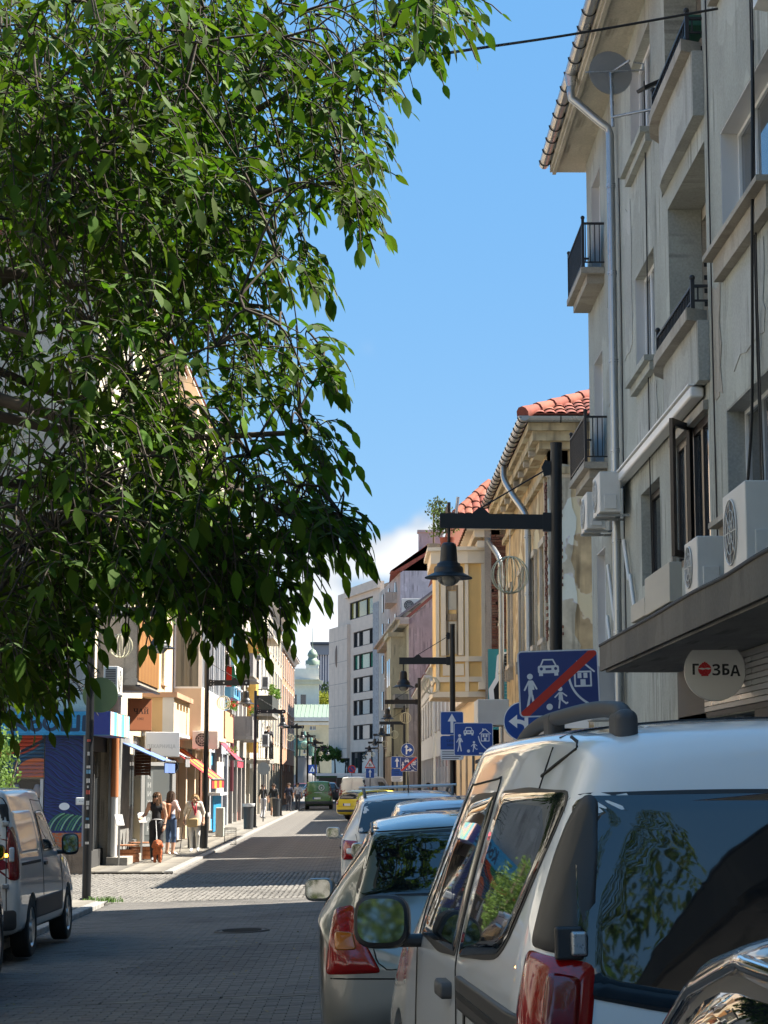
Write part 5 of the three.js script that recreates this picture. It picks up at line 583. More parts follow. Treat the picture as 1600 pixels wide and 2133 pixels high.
  const cr = thing('white_crate_shelf', 'shelf of white crates above the blue planks', 'shelf'); for (let k = 0; k < 4; k++) add('crate_panel', boxL(74.2 + k * 0.9, 75.0 + k * 0.9, 1.55, 2.7, 0.5, 0.55), painted([[0.66, 0.62, 0.54], [0.6, 0.55, 0.48]][k % 2]), cr); add('shelf_board', boxL(74, 78, 1.44, 1.54, 0.003, 0.7), MT.white, cr);
  const bp = thing('blue_plank_front', 'bright blue plank front below the white crates', 'shop front'); for (let k = 0; k < 12; k++) add('plank', boxL(74.2 + k * 0.32, 74.46 + k * 0.32, 0.1, 1.42, 0.4, 0.44), painted([0.02, 0.28, 0.55]), bp);
  const ut = thing('utility_box', 'pale green grey utility box standing on the left pavement', 'cabinet', null, [-5.1, G(-5.1, 70) + 0.06, -70]); add('cabinet', rbox(0.28, 1.0, 0.7, 0.02, 0, 0.5, 0), painted([0.42, 0.46, 0.42]), ut);
  for (const [px, py, d, s, n] of [[415, 1560, 62.5, 1, 'white air conditioner unit above the striped awning'], [404, 1480, 63, 1, 'white air conditioner unit beside the boxed parapet'], [535, 1435, 99.5, 1.1, 'white air conditioner unit high on the grey brown house'], [540, 1555, 100, 1.1, 'white air conditioner unit low on the grey brown house']]) { const p = at(px, py, d); acUnit(n, [XL + 0.35 + (px < 410 ? 0.1 : 0.7), p.y, -d], px < 420 && py > 1500 ? 0 : Math.PI / 2, s, 'air conditioners on the left row'); }
  for (const [k, [d, y, z]] of [[76, 4.6, 0.9], [77.2, 4.6, 0.9], [82, 2.9, 0.6], [96, 7.9, 0.9], [92, 4.95, 0.9]].entries()) { const pl = thing('flower_box', ['flower box with red blooms on the peach balcony box', 'flower box with red blooms on the peach balcony box', 'green plant box above the white crates', 'red flowers on the highest grey brown balcony', 'trailing plant on the low grey brown balcony'][k], 'plant', k < 2 ? 'flower boxes on the peach balcony' : null, [XL + z, y, -d]); add('trough', rbox(0.2, 0.18, 0.8, 0.02), M([0.2, 0.2, 0.2]), pl); bush(pl, 'foliage', V(0, 0.2, 0), V(0.25, 0.25, 0.5), 110, 0.09, [0.10, 0.20, 0.04]); if (k !== 2) bush(pl, 'blooms', V(0, 0.3, 0), V(0.26, 0.2, 0.5), 60, 0.07, [0.5, 0.02, 0.03]); }
}
{ // shrub at the corner on the left
  const s = thing('corner_shrub', 'tall sunlit leafy shrub at the corner beside the parked white van', 'shrub', null, [-7.05, G(-7, 36), -36.5]); add('stem', [taper([V(0, 0, 0), V(0.1, 1.5, 0), V(-0.1, 3.4, 0)], 0.07, 0.02), taper([V(0, 0.6, 0), V(0.5, 1.8, 0.1), V(0.7, 2.6, 0)], 0.04, 0.015)], M([0.14, 0.10, 0.07]), s); bush(s, 'foliage', V(0, 1.9, 0), V(0.85, 1.9, 0.9), 3600, 0.1, [0.12, 0.20, 0.045]);
}

// ---------------------------------------------------------------- the square beyond the street
{
  const A = V(-4.3, 0, -303), B = V(2.05, 0, -280), u = B.clone().sub(A).normalize(), Lm = A.distanceTo(B), fr = frameOf(A, u, V(-u.z, 0, u.x)), t = thing('office_block', 'modern pale stone office block with bands of dark windows', 'building'), st = painted([0.66, 0.54, 0.445], { roughness: 0.85 }), y = (py, k) => CAMY + (1620 - py) * k / F;
  const rows = [[7.6, 1.7], [11.2, 1.75], [14.5, 1.8], [17.9, 1.8], [21.3, 1.8]].map(([v, h]) => ({ u: 9.2, v, w: 12.2, h: h + 0.5 })); rows.push({ u: 7, v: 25.6, w: 13, h: 2.6 }, { u: 8, v: 0.5, w: 15, h: 5.4 });
  wallWith(t, fr, Lm, 30, rows, st, 0.6); add('end_wing', bx(-3.5, 7.4, 5.0, 25.0, 0.003, 0.5).applyMatrix4(fr), st, t); add('wing_base', bx(-3.2, 7.2, 0, 4.99, -0.4, 0.1).applyMatrix4(fr), MT.winGlass, t); add('core', [bx(-3.4, Lm, 0, 25, -14, -1.2), bx(4, Lm, 25, 29.8, -12, -1.2)].map((g) => g.applyMatrix4(fr)), stone([0.2, 0.2, 0.2]), t);
  add('stone_joint', [...[6.4, 9.6, 12.9, 16.2, 19.5, 22.8].map((v) => bx(-3.5, 7.4, v, v + 0.06, 0.501, 0.504)), ...[0, 2.5, 5].map((q) => bx(q, q + 0.05, 5, 25, 0.501, 0.504))].map((g) => g.applyMatrix4(fr)), stone([0.30, 0.27, 0.26]), t); add('oval_window', new THREE.SphereGeometry(1, 16, 10).scale(0.45, 1.7, 0.25).translate(1.2, 20.5, 0.5).applyMatrix4(fr), M([0.2, 0.15, 0.12]), t);
  for (const [i, o] of rows.entries()) { const w = add('window_band', [bx(o.u, o.u + o.w, o.v, o.v + 0.12, -0.3, -0.1), bx(o.u, o.u + o.w, o.v + o.h - 0.12, o.v + o.h, -0.3, -0.1), ...[0, 0.24, 0.28, 0.72, 1].map((q) => bx(o.u + q * (o.w - 0.14), o.u + q * (o.w - 0.14) + 0.14, o.v + 0.12, o.v + o.h - 0.12, -0.3, -0.1))].map((g) => g.applyMatrix4(fr)), M([0.03, 0.03, 0.03]), t); for (let k = 0; k < 5; k++) add('pane', bx(o.u + o.w * k / 5, o.u + o.w * (k + 1) / 5 - 0.02, o.v, o.v + o.h, -0.36, -0.32).applyMatrix4(fr), i === 3 && k < 4 ? P([0.04, 0.20, 0.13], { roughness: 0.05, ior: 1.7 }) : i === 5 ? P([0.25, 0.22, 0.06], { roughness: 0.05, ior: 1.7 }) : MT.winGlass, w); }
  add('parapet_slab', bx(5.5, Lm + 0.2, 29.0, 30.3, 0.003, 0.5).applyMatrix4(fr), st, t); add('grey_side', bx(Lm - 3.2, Lm - 0.2, 0.5, 27, 0.003, 0.2).applyMatrix4(fr), stone([0.40, 0.40, 0.41]), t);
  // assembly hall: yellow walls, green metal roof, small dome
  const h = thing('assembly_hall', 'pale yellow classical hall with green metal roof and small dome', 'building'), D = 350, s = D / F, X = (px) => (px - 762) * s, Y = (py) => CAMY + (1620 - py) * s, ye = painted([0.74, 0.63, 0.40]), wh = painted([0.74, 0.73, 0.66]), gm = M([0.20, 0.26, 0.20], { roughness: 0.6, metalness: 0.2 });
  const bo = [1668, 1655].map(() => 0); const ops = [[633, 644], [650, 661]].map(([a, b]) => ({ u: X(a) - X(560), v: Y(1570), w: X(b) - X(a), h: Y(1545) - Y(1570) })); ops.push({ u: X(646) - X(560), v: Y(1522), w: 0.5, h: 0.7 }, { u: X(653) - X(560), v: Y(1522), w: 0.5, h: 0.7 });
  wallWith(h, FRONT(X(560), D), X(790) - X(560), Y(1500), ops, ye, 0.5); for (const o of ops) windowIn(h, FRONT(X(560), D), o, { back: 0.2, cols: 2, rows: 1 }); add('cornice', [bx(X(560), X(790), Y(1504), Y(1496), -D + 0.003, -D + 0.9), bx(X(560), X(790), Y(1512), Y(1506), -D + 0.003, -D + 0.4)], wh, h); add('pediment', [slab([[X(637), Y(1540)], [X(667), Y(1540)], [X(652), Y(1531)]], 0.5).translate(0, 0, -D + 0.01), bx(X(638), X(641), Y(1570), Y(1541), -D + 0.003, -D + 0.3), bx(X(663), X(666), Y(1570), Y(1541), -D + 0.003, -D + 0.3)], painted([0.62, 0.55, 0.38]), h);
  add('lower_roof', slab([[0, Y(1496)], [14, Y(1478) + 1.2], [14, Y(1496)]], X(790) - X(560)).rotateY(Math.PI / 2).translate(X(560), 0, -D + 0.8), gm, h); for (let k = 0; k < 16; k++) add('roof_seam', bar([X(600 + k * 9), Y(1495), -D + 0.5], [X(600 + k * 9), Y(1478) + 1.25, -D - 13], 0.06, 4), gm, h);
  const D2 = D + 16, s2 = D2 / F, X2 = (px) => (px - 762) * s2, Y2 = (py) => CAMY + (1620 - py) * s2; wallWith(h, FRONT(X2(570), D2), X2(665) - X2(570), Y2(1395), [[611, 619], [627, 638]].map(([a, b]) => ({ u: X2(a) - X2(570), v: Y2(1476), w: X2(b) - X2(a), h: Y2(1449) - Y2(1476) })), wh, 0.4, 'upper_wall', Y2(1500)); add('upper_pane', [bx(X2(611), X2(638), Y2(1476), Y2(1449), -D2 - 0.3, -D2 - 0.2)], MT.winGlass, h); add('upper_cornice', [bx(X2(560), X2(672), Y2(1428), Y2(1420), -D2, -D2 + 0.9), bx(X2(560), X2(666), Y2(1420), Y2(1418), -D2, -D2 + 1.1)], painted([0.6, 0.55, 0.42]), h); add('turret', bx(X2(638), X2(664), Y2(1395), Y2(1386), -D2 - 2, -D2 + 0.1), wh, h);
  add('dome', lathe([[1.3, 0], [1.3, 0.9], [0.95, 1.0], [0.75, 1.6], [0.95, 1.75], [0.9, 2.2], [0.55, 2.8], [0.1, 3.1], [0.06, 3.6], [0.03, 7]], 16).translate(X2(651), Y2(1388), -D2 - 1), gm, h);
  // tower block far behind
  const D3 = 900, s3 = D3 / F, X3 = (px) => (px - 762) * s3, Y3 = (py) => CAMY + (1620 - py) * s3, tw = thing('tower_block', 'distant glass tower with pale vertical strips', 'building'); add('core', bx(X3(652), X3(700), 0, Y3(1368), -D3 - 20, -D3), M([0.06, 0.08, 0.16], { roughness: 0.2 }), tw); for (let k = 0; k < 9; k++) add('fin', bx(X3(652 + k * 5.2), X3(654.6 + k * 5.2), 0, Y3(1367), -D3 + 0.01, -D3 + 1), M([0.5, 0.48, 0.5]), tw); add('crown_storey', [bx(X3(650), X3(702), Y3(1367), Y3(1347), -D3 - 20, -D3 + 2)], M([0.16, 0.18, 0.22], { roughness: 0.2 }), tw); add('crown_roof', bx(X3(647), X3(704), Y3(1346), Y3(1341), -D3 - 22, -D3 + 4), M([0.06, 0.07, 0.09]), tw);
  const tree = (label, px, py, d, rx, ry, trunkTop, color, n) => { const p = at(px, py, d), t = thing('square_tree', label, 'tree', null, [p.x, 0, p.z]); add('trunk', taper([V(0, 0, 0), V(0.1, p.y * 0.5, 0), V(0, p.y, 0)], 0.22, 0.08), M([0.08, 0.06, 0.05]), t); const im = bush(t, 'crown', V(0, p.y, 0), V(rx, ry, rx), n, 0.5, color); return t; };
  tree('trimmed round tree in front of the pale yellow hall', 697, 1572, 300, 2.3, 1.5, 0, [0.07, 0.14, 0.03], 900); tree('dense low green tree beside the hall doorway', 664, 1580, 305, 2.0, 1.8, 0, [0.07, 0.15, 0.03], 900); tree('dark green tree high behind the hall', 684, 1440, 430, 4.6, 6.5, 0, [0.035, 0.065, 0.02], 1400); tree('yellow green tree between the hall and the office block', 686, 1468, 400, 4.0, 3.6, 0, [0.20, 0.22, 0.02], 1200);
  const hd = thing('hedge', 'low clipped hedge in front of the hall', 'hedge', null, [X(676), 0, -300]); add('core', rbox(6, 2.4, 1.6, 0.3, 0, 1.6, 0), M([0.04, 0.08, 0.02]), hd); bush(hd, 'leaves', V(0, 2.2, 0), V(3.6, 0.9, 1.1), 800, 0.35, [0.07, 0.14, 0.03]);
  tag(add('garden_wall', [bx(-16, -4.6, 0, 1.9, -281, -280), bx(-4.6, 8, 0, 1.5, -281, -280.2)], stone([0.42, 0.37, 0.31])), 'low stone wall at the far side of the square', 'wall');
  const mo = thing('monument', 'green bronze figure group on a dark plinth in the square', 'monument', null, [at(633, 1540, 240).x, 0, -240]); add('plinth', lathe([[1.6, 0], [1.5, 2.2], [1.0, 2.5], [0.9, 4.4], [1.1, 4.7], [0.001, 4.7]], 12), stone([0.25, 0.24, 0.23]), mo); add('figures', [lathe([[0.25, 0], [0.35, 1.0], [0.3, 1.6], [0.12, 1.75], [0.2, 2.0], [0.001, 2.2]], 8).translate(-1.0, 4.7, 0), lathe([[0.3, 0], [0.38, 1.1], [0.3, 1.7], [0.12, 1.85], [0.2, 2.1], [0.001, 2.3]], 8).translate(0.9, 4.7, 0.1), lathe([[0.001, -0.9], [0.5, -0.7], [0.6, 0], [0.5, 0.7], [0.001, 0.9]], 10).rotateZ(Math.PI / 2).translate(0, 6.0, 0), bar([-0.5, 4.7, 0], [-0.45, 5.8, 0], 0.1), bar([0.45, 4.7, 0.1], [0.4, 5.8, 0], 0.1), bar([-0.6, 6.2, 0], [-1.0, 7.2, 0], 0.2), lathe([[0.2, 0], [0.28, 0.7], [0.1, 0.9], [0.15, 1.1], [0.001, 1.25]], 8).translate(0.1, 6.5, 0)], M([0.10, 0.20, 0.16], { roughness: 0.6, metalness: 0.3 }), mo);
  const mk = thing('market_canopy', 'grey flat canopy on posts at the end of the street', 'canopy'); const cp = at(722, 1612, 205); add('roof_sheet', [box(6.2, 0.12, 3, cp.x, cp.y, cp.z), box(6.3, 0.25, 0.05, cp.x, cp.y - 0.08, cp.z + 1.52)], M([0.35, 0.36, 0.38]), mk); for (const q of [-2.8, -1, 1, 2.8]) add('post', bar([cp.x + q, 0, cp.z + 1.3], [cp.x + q, cp.y, cp.z + 1.3], 0.06), MT.iron, mk);
  const bk = thing('cafe_kiosk', 'dark kiosk under the grey canopy with goods on shelves', 'kiosk', null, [cp.x, 0, cp.z - 1]); add('body', box(5.6, 2.1, 1.2, 0, 1.05, 0), M([0.04, 0.04, 0.04]), bk); for (let k = 0; k < 9; k++) add('box', box(0.4, 0.35, 0.3, -2.4 + k * 0.6, 0.5 + (k % 3) * 0.5, 0.76), painted([[0.4, 0.35, 0.3], [0.1, 0.15, 0.3], [0.3, 0.05, 0.05]][k % 3]), bk);
}

// ---------------------------------------------------------------- street lamps with wire ornaments
const lampM = { pole: M([0.014, 0.015, 0.017], { roughness: 0.42, metalness: 0.3 }), bulb: P([0.85, 0.85, 0.82], { roughness: 0.12, transmission: 0.85, thickness: 0.004, ior: 1.45 }), cage: M([0.62, 0.58, 0.40], { roughness: 0.5 }), bulbIn: M([0.7, 0.68, 0.6]), sticker: [M([0.38, 0.38, 0.37]), M([0.08, 0.2, 0.32]), M([0.32, 0.07, 0.05])] };
function makeLamp() {
  const t = thing('street_lamp', 'x', 'street lamp', 'street lamps'), A = 4.84, L = 1.2;      // arm along local +x
  add('pole', [cyl(0.062, 0.075, 5.7, 0, 2.85, 0, 16), cyl(0.066, 0.066, 0.02, 0, 5.7, 0, 16), cyl(0.11, 0.12, 0.06, 0, 0.03, 0, 16)], lampM.pole, t);
  const arm = add('arm', [box(L, 0.16, 0.045, 0.06 + L / 2, A, 0), ext([[L * 0.60, A + 0.08], [L * 0.66, A + 0.15], [L * 0.70, A + 0.15], [L * 0.76, A + 0.08]], -0.012, 0.012), box(0.09, 0.2, 0.06, 0.1, A, 0)], lampM.pole, t);
  for (const [x, y] of [[0.12, 0.04], [0.12, -0.04], [0.2, 0.04], [0.2, -0.04], [0.5, 0.0], [L - 0.04, 0.0]]) add('bolt', disc(x > 0.4 ? 0.026 : 0.013, 0.012, 10).translate(x, A + y, 0.029), MT.steel, arm);
  add('tie_rod', [bar([0.1, A + 0.58, 0], [L * 0.7, A + 0.13, 0], 0.009), ext([[0.05, A + 0.52], [0.13, A + 0.5], [0.16, A + 0.6], [0.12, A + 0.68], [0.05, A + 0.66]], -0.01, 0.01)], lampM.pole, t);
  const x = L - 0.04, h = add('lamp_head', lathe([[0.001, 0], [0.055, 0], [0.075, -0.015], [0.085, -0.05], [0.095, -0.2], [0.1, -0.215], [0.125, -0.225], [0.128, -0.25], [0.15, -0.262], [0.158, -0.285], [0.16, -0.325], [0.18, -0.337], [0.255, -0.375], [0.258, -0.385], [0.2, -0.372], [0.12, -0.36], [0.001, -0.355]], 40).translate(x, A - 0.24, 0), lampM.pole, t);
  add('hanger', bar([x, A, 0], [x, A - 0.24, 0], 0.018), lampM.pole, h); add('glass_bowl', new THREE.SphereGeometry(0.13, 24, 10, 0, 6.284, Math.PI / 2, Math.PI / 2).scale(1, 0.8, 1).translate(x, A - 0.24 - 0.366, 0), lampM.bulb, h); add('bulb', new THREE.SphereGeometry(0.05, 12, 8).translate(x, A - 0.24 - 0.39, 0), lampM.bulbIn, h);
  const hoops = []; for (let k = 0; k < 7; k++) hoops.push(new THREE.TorusGeometry(0.2, 0.0055, 5, 32).rotateY(k * Math.PI / 7)); hoops.push(new THREE.TorusGeometry(0.06, 0.006, 5, 16).rotateX(Math.PI / 2).translate(0, 0.19, 0), new THREE.TorusGeometry(0.06, 0.006, 5, 16).rotateX(Math.PI / 2).translate(0, -0.19, 0)); add('wire_ball', hoops.map((g) => g.translate(0.5, A - 0.58, 0)), lampM.cage, t); add('ball_cord', bar([0.5, A - 0.08, 0], [0.5, A - 0.39, 0], 0.004, 4), MT.steel, t);
  return t;
}
{
  const proto = makeLamp(); let first = true; const put = (x, d, s, label, tilt = 0) => { const l = first ? proto : copyOf(proto); first = false; l.userData.label = label; l.position.set(x, x < -4.3 ? G(x, d) + 0.03 : 0, -d); l.rotation.set(0, s > 0 ? Math.PI : 0, 0); if (tilt) l.rotation.z = tilt; };
  put(2.0, 21.1, 1, 'black street lamp whose post carries the large crossed out residential zone sign', 0.012); put(2.05, 46.6, 1, 'black street lamp whose post carries the one-way arrow sign'); put(1.95, 72, 1, 'black street lamp on the right pavement behind the one-way arrow lamp'); for (const [d, x] of [[100, 1.95], [128, 1.75], [156, 1.45], [186, 1.2]]) put(x, d, 1, 'black street lamp far down the right pavement');
  put(-4.65, 33.4, -1, 'black street lamp with stickers and a round sign back at the crossing corner'); put(-4.68, 58.2, -1, 'black street lamp by the litter bin where the woman with the cane walks'); for (const d of [83.5, 109, 134, 159, 183]) put(-4.65, d, -1, 'black street lamp far down the left pavement');
  const cols = [0, 1, 2], st = (i, y, w, h) => tag(add('sticker', (() => { const g = new THREE.CylinderGeometry(0.0745, 0.0755, h, 10, 1, true, -w, w * 2); return g.translate(-4.65, y, -33.4); })(), lampM.sticker[i % 3]), 'torn paper sticker on the lamp post at the crossing corner', 'sticker', 'stickers on the corner lamp post'); for (let k = 0; k < 12; k++) st(k % 6 === 5 ? 2 : k % 6 === 2 ? 1 : 0, [1.02, 1.3, 1.42, 1.6, 1.68, 1.86, 1.95, 2.05, 2.2, 2.28, 2.5, 2.72][k], rr(0.2, 0.5), rr(0.035, 0.075));
}
// ---------------------------------------------------------------- traffic signs
function zoneTex(end) {
  return canvas(688, 560, (g, W, H) => {
    g.fillStyle = '#d9dde2'; g.fillRect(0, 0, W, H); g.fillStyle = end ? '#33447f' : '#1d4a9a'; g.beginPath(); g.roundRect(12, 12, W - 24, H - 24, 26); g.fill(); g.fillStyle = g.strokeStyle = '#e4e7ea'; g.lineJoin = g.lineCap = 'round';
    const pl = (p, close) => { g.beginPath(); p.forEach(([x, y], i) => i ? g.lineTo(x, y) : g.moveTo(x, y)); if (close) g.closePath(); };
    // car
    g.lineWidth = 13; pl([[196, 128], [218, 80], [300, 80], [324, 128]]); g.stroke(); g.beginPath(); g.roundRect(170, 128, 180, 66, 16); g.fill(); g.fillRect(178, 190, 34, 26); g.fillRect(308, 190, 34, 26); g.fillStyle = end ? '#33447f' : '#1d4a9a'; g.beginPath(); g.arc(200, 156, 13, 0, 7); g.arc(322, 156, 13, 0, 7); g.fill(); g.fillRect(236, 150, 50, 18); g.fillStyle = '#e4e7ea';
    // adult and child with ball
    g.beginPath(); g.arc(100, 218, 25, 0, 7); g.fill(); pl([[84, 250], [122, 250], [134, 330], [116, 330], [118, 372], [82, 372], [80, 330]], 1); g.fill(); g.lineWidth = 15; pl([[86, 262], [50, 330]]); g.stroke(); pl([[122, 262], [152, 322]]); g.stroke(); g.lineWidth = 20; pl([[92, 378], [70, 480]]); g.stroke(); pl([[112, 378], [128, 478]]); g.stroke();
    g.beginPath(); g.arc(352, 330, 20, 0, 7); g.fill(); pl([[340, 356], [368, 356], [374, 420], [334, 420]], 1); g.fill(); g.lineWidth = 12; pl([[342, 362], [306, 398]]); g.stroke(); pl([[368, 362], [404, 390]]); g.stroke(); g.lineWidth = 15; pl([[346, 424], [336, 488]]); g.stroke(); pl([[364, 424], [398, 452], [410, 446]]); g.stroke(); g.beginPath(); g.arc(256, 478, 27, 0, 7); g.fill();
    // house and kerb line
    g.lineWidth = 15; pl([[452, 190], [548, 104], [648, 190]]); g.stroke(); g.strokeRect(482, 190, 136, 120); g.fillRect(500, 96, 24, 44); g.fillRect(505, 200, 34, 44); g.fillRect(556, 200, 34, 44); g.fillRect(528, 254, 44, 56); g.lineWidth = 19; g.beginPath(); g.moveTo(432, 232); g.quadraticCurveTo(452, 400, 640, 486); g.stroke(); g.fillRect(440, 506, 110, 26);
    if (end) { g.strokeStyle = '#c83a2a'; g.lineWidth = 70; g.lineCap = 'butt'; g.save(); g.beginPath(); g.roundRect(12, 12, W - 24, H - 24, 26); g.clip(); pl([[-20, 590], [708, -28]]); g.stroke(); g.restore(); }
  });
}
const arrowTex = (f) => canvas(256, 256, f), signBack = M([0.33, 0.35, 0.34], { roughness: 0.5, metalness: 0.4 });
const rectPts = (w, h, r) => { const p = []; for (const [cx, cy, a] of [[w / 2 - r, h / 2 - r, 0], [-w / 2 + r, h / 2 - r, 1], [-w / 2 + r, -h / 2 + r, 2], [w / 2 - r, -h / 2 + r, 3]]) for (let k = 0; k <= 4; k++) { const t = (a + k / 4) * Math.PI / 2; p.push([cx + Math.cos(t) * r, cy + Math.sin(t) * r]); } return p; };
const signFace = (pts, w, h, tex, z) => { const g = new THREE.ShapeGeometry(poly(pts)), p = g.attributes.position, u = g.attributes.uv; for (let i = 0; i < p.count; i++) u.setXY(i, p.getX(i) / w + 0.5, p.getY(i) / h + 0.5); return [g.translate(0, 0, z), M(0xffffff, { map: tex, roughness: 0.38 })]; };
function roadSign(label, pos, o) {
  const t = thing('traffic_sign', label, 'traffic sign', o.group, pos, o.turn ?? 0); if (o.roll) t.rotation.z = o.roll;
  for (const p of o.plates) { const pts = p.round ? [...Array(40)].map((_, i) => [Math.cos(i / 20 * Math.PI) * p.w / 2, Math.sin(i / 20 * Math.PI) * p.w / 2]) : p.tri ? [[-p.w / 2, -p.w * 0.43], [p.w / 2, -p.w * 0.43], [0, p.w * 0.43]] : rectPts(p.w, p.h, 0.05); const z = p.z ?? 0.05; const pl = add('plate', slab(pts, 0.02).translate(p.x ?? 0, p.y ?? 0, z), signBack, t); if (p.tex) { const [g, m] = signFace(pts, p.w, p.tri ? p.w * 0.86 : p.h ?? p.w, p.tex, z + 0.024); add('printed_face', g.translate(p.x ?? 0, p.y ?? 0, 0), m, pl); } add('clamp', [box(0.16, 0.03, 0.05, 0, (p.y ?? 0) + 0.08, z - 0.02), box(0.16, 0.03, 0.05, 0, (p.y ?? 0) - 0.08, z - 0.02)], signBack, pl); }
  if (o.post) add('post', bar([0, -pos.y + G(pos.x, -pos.z), 0], [0, o.postTop ?? 0.3, 0], 0.032, 10), M([0.10, 0.11, 0.12], { roughness: 0.45, metalness: 0.5 }), t);
  return t;
}
{
  const zEnd = zoneTex(true), zOn = zoneTex(false), blue = '#1f4f9f', wh = '#e6e9ec';
  const up = arrowTex((g) => { g.fillStyle = wh; g.fillRect(0, 0, 256, 256); g.fillStyle = blue; g.beginPath(); g.roundRect(6, 6, 244, 244, 14); g.fill(); g.fillStyle = wh; g.fillRect(112, 90, 32, 140); g.beginPath(); g.moveTo(128, 22); g.lineTo(176, 108); g.lineTo(80, 108); g.fill(); });
  const bend = (flip) => arrowTex((g) => { g.fillStyle = wh; g.fillRect(0, 0, 256, 256); g.fillStyle = '#1d4795'; g.beginPath(); g.arc(128, 128, 121, 0, 7); g.fill(); g.fillStyle = g.strokeStyle = wh; if (flip) { g.translate(256, 0); g.scale(-1, 1); } g.lineWidth = 27; g.beginPath(); g.moveTo(150, 214); g.lineTo(150, 172); g.quadraticCurveTo(150, 128, 84, 128); g.stroke(); g.beginPath(); g.moveTo(34, 128); g.lineTo(90, 84); g.lineTo(90, 172); g.fill(); g.lineWidth = 25; g.beginPath(); g.moveTo(150, 190); g.lineTo(150, 70); g.stroke(); g.beginPath(); g.moveTo(150, 24); g.lineTo(188, 84); g.lineTo(112, 84); g.fill(); });
  const small = canvas(256, 256, (g) => { g.fillStyle = blue; g.fillRect(0, 0, 256, 150); g.fillStyle = wh; g.fillRect(0, 146, 256, 110); g.fillStyle = '#13305e'; g.font = 'bold 40px sans-serif'; g.fillText('СИНЯ', 66, 66); g.fillText('ЗОНА', 66, 112); g.fillStyle = '#5a6470'; for (const y of [166, 190, 214, 236]) g.fillRect(18, y, 220 - (y % 50), 9); });
  const tri = canvas(256, 256, (g) => { g.fillStyle = '#c33127'; g.fillRect(0, 0, 256, 256); g.fillStyle = wh; g.beginPath(); g.moveTo(128, 52); g.lineTo(222, 226); g.lineTo(34, 226); g.fill(); g.fillStyle = '#222'; g.beginPath(); g.arc(110, 140, 14, 0, 7); g.arc(146, 150, 12, 0, 7); g.fill(); g.fillRect(100, 150, 20, 60); g.fillRect(138, 160, 18, 50); });
  const nop = canvas(256, 256, (g) => { g.fillStyle = '#c33127'; g.fillRect(0, 0, 256, 256); g.fillStyle = '#26489a'; g.beginPath(); g.arc(128, 128, 92, 0, 7); g.fill(); g.strokeStyle = '#c33127'; g.lineWidth = 30; g.beginPath(); g.moveTo(60, 60); g.lineTo(196, 196); g.stroke(); }), crossT = arrowTex((g) => { g.fillStyle = blue; g.fillRect(0, 0, 256, 256); g.fillStyle = wh; g.beginPath(); g.moveTo(128, 40); g.lineTo(220, 210); g.lineTo(36, 210); g.fill(); g.fillStyle = '#222'; g.fillRect(110, 110, 30, 90); });
  roadSign('large blue residential zone sign crossed out in red on the lamp post', at(1161, 1424, 20.98), { roll: 0.035, turn: 0.04, plates: [{ w: 0.86, h: 0.70, tex: zEnd, z: 0.1 }] });
  roadSign('round blue sign with ahead and left arrows, half behind the large residential zone sign', at(1088, 1503, 31), { post: true, plates: [{ w: 0.62, round: true, tex: bend(false) }], turn: 0.08 });
  roadSign('blue residential zone sign with house, car and figures on its own post', at(986, 1540, 44.6), { post: true, plates: [{ w: 0.88, h: 0.74, tex: zOn }], roll: 0.0 });
  roadSign('square blue one-way arrow sign with a parking plate below, on the lamp post', at(941, 1507, 46.4), { plates: [{ w: 0.54, h: 0.55, tex: up, z: 0.1 }, { w: 0.54, h: 0.56, y: -0.57, tex: small, z: 0.1 }] });
  roadSign('round blue ahead or right sign over a crossed out residential zone sign', at(849, 1562, 74.5), { post: true, plates: [{ w: 0.5, round: true, tex: bend(true) }, { w: 0.64, h: 0.54, y: -0.53, x: 0.05, tex: zEnd }] });
  roadSign('small blue one-way sign beside the far crossed out residential zone sign', at(827, 1588, 77.5), { post: true, plates: [{ w: 0.46, h: 0.46, tex: up }, { w: 0.44, h: 0.5, y: -0.5, tex: small }] });
  roadSign('red bordered warning triangle over a blue one-way plate', at(771, 1590, 112), { post: true, plates: [{ w: 0.62, tri: true, tex: tri }, { w: 0.5, h: 0.55, y: -0.55, tex: up }] });
  roadSign('round no parking sign near the end of the street', at(733, 1602, 150), { post: true, plates: [{ w: 0.6, round: true, tex: nop }] });
  roadSign('blue pedestrian crossing sign at the far square', at(651, 1602, 205), { post: true, plates: [{ w: 0.9, h: 0.9, tex: crossT }] });
  const bk = roadSign('round green backed traffic sign seen from behind on the corner lamp post', at(207, 1447, 33.5), { plates: [{ w: 0.6, round: true, z: -0.13 }] }); bk.traverse((o) => { if (o.name === 'plate') o.material = M([0.07, 0.13, 0.055], { roughness: 0.5 }); });
  roadSign('round grey traffic sign seen from behind on its own post on the left pavement', at(549, 1601, 95), { post: true, plates: [{ w: 0.6, round: true, z: 0.03 }] });
}
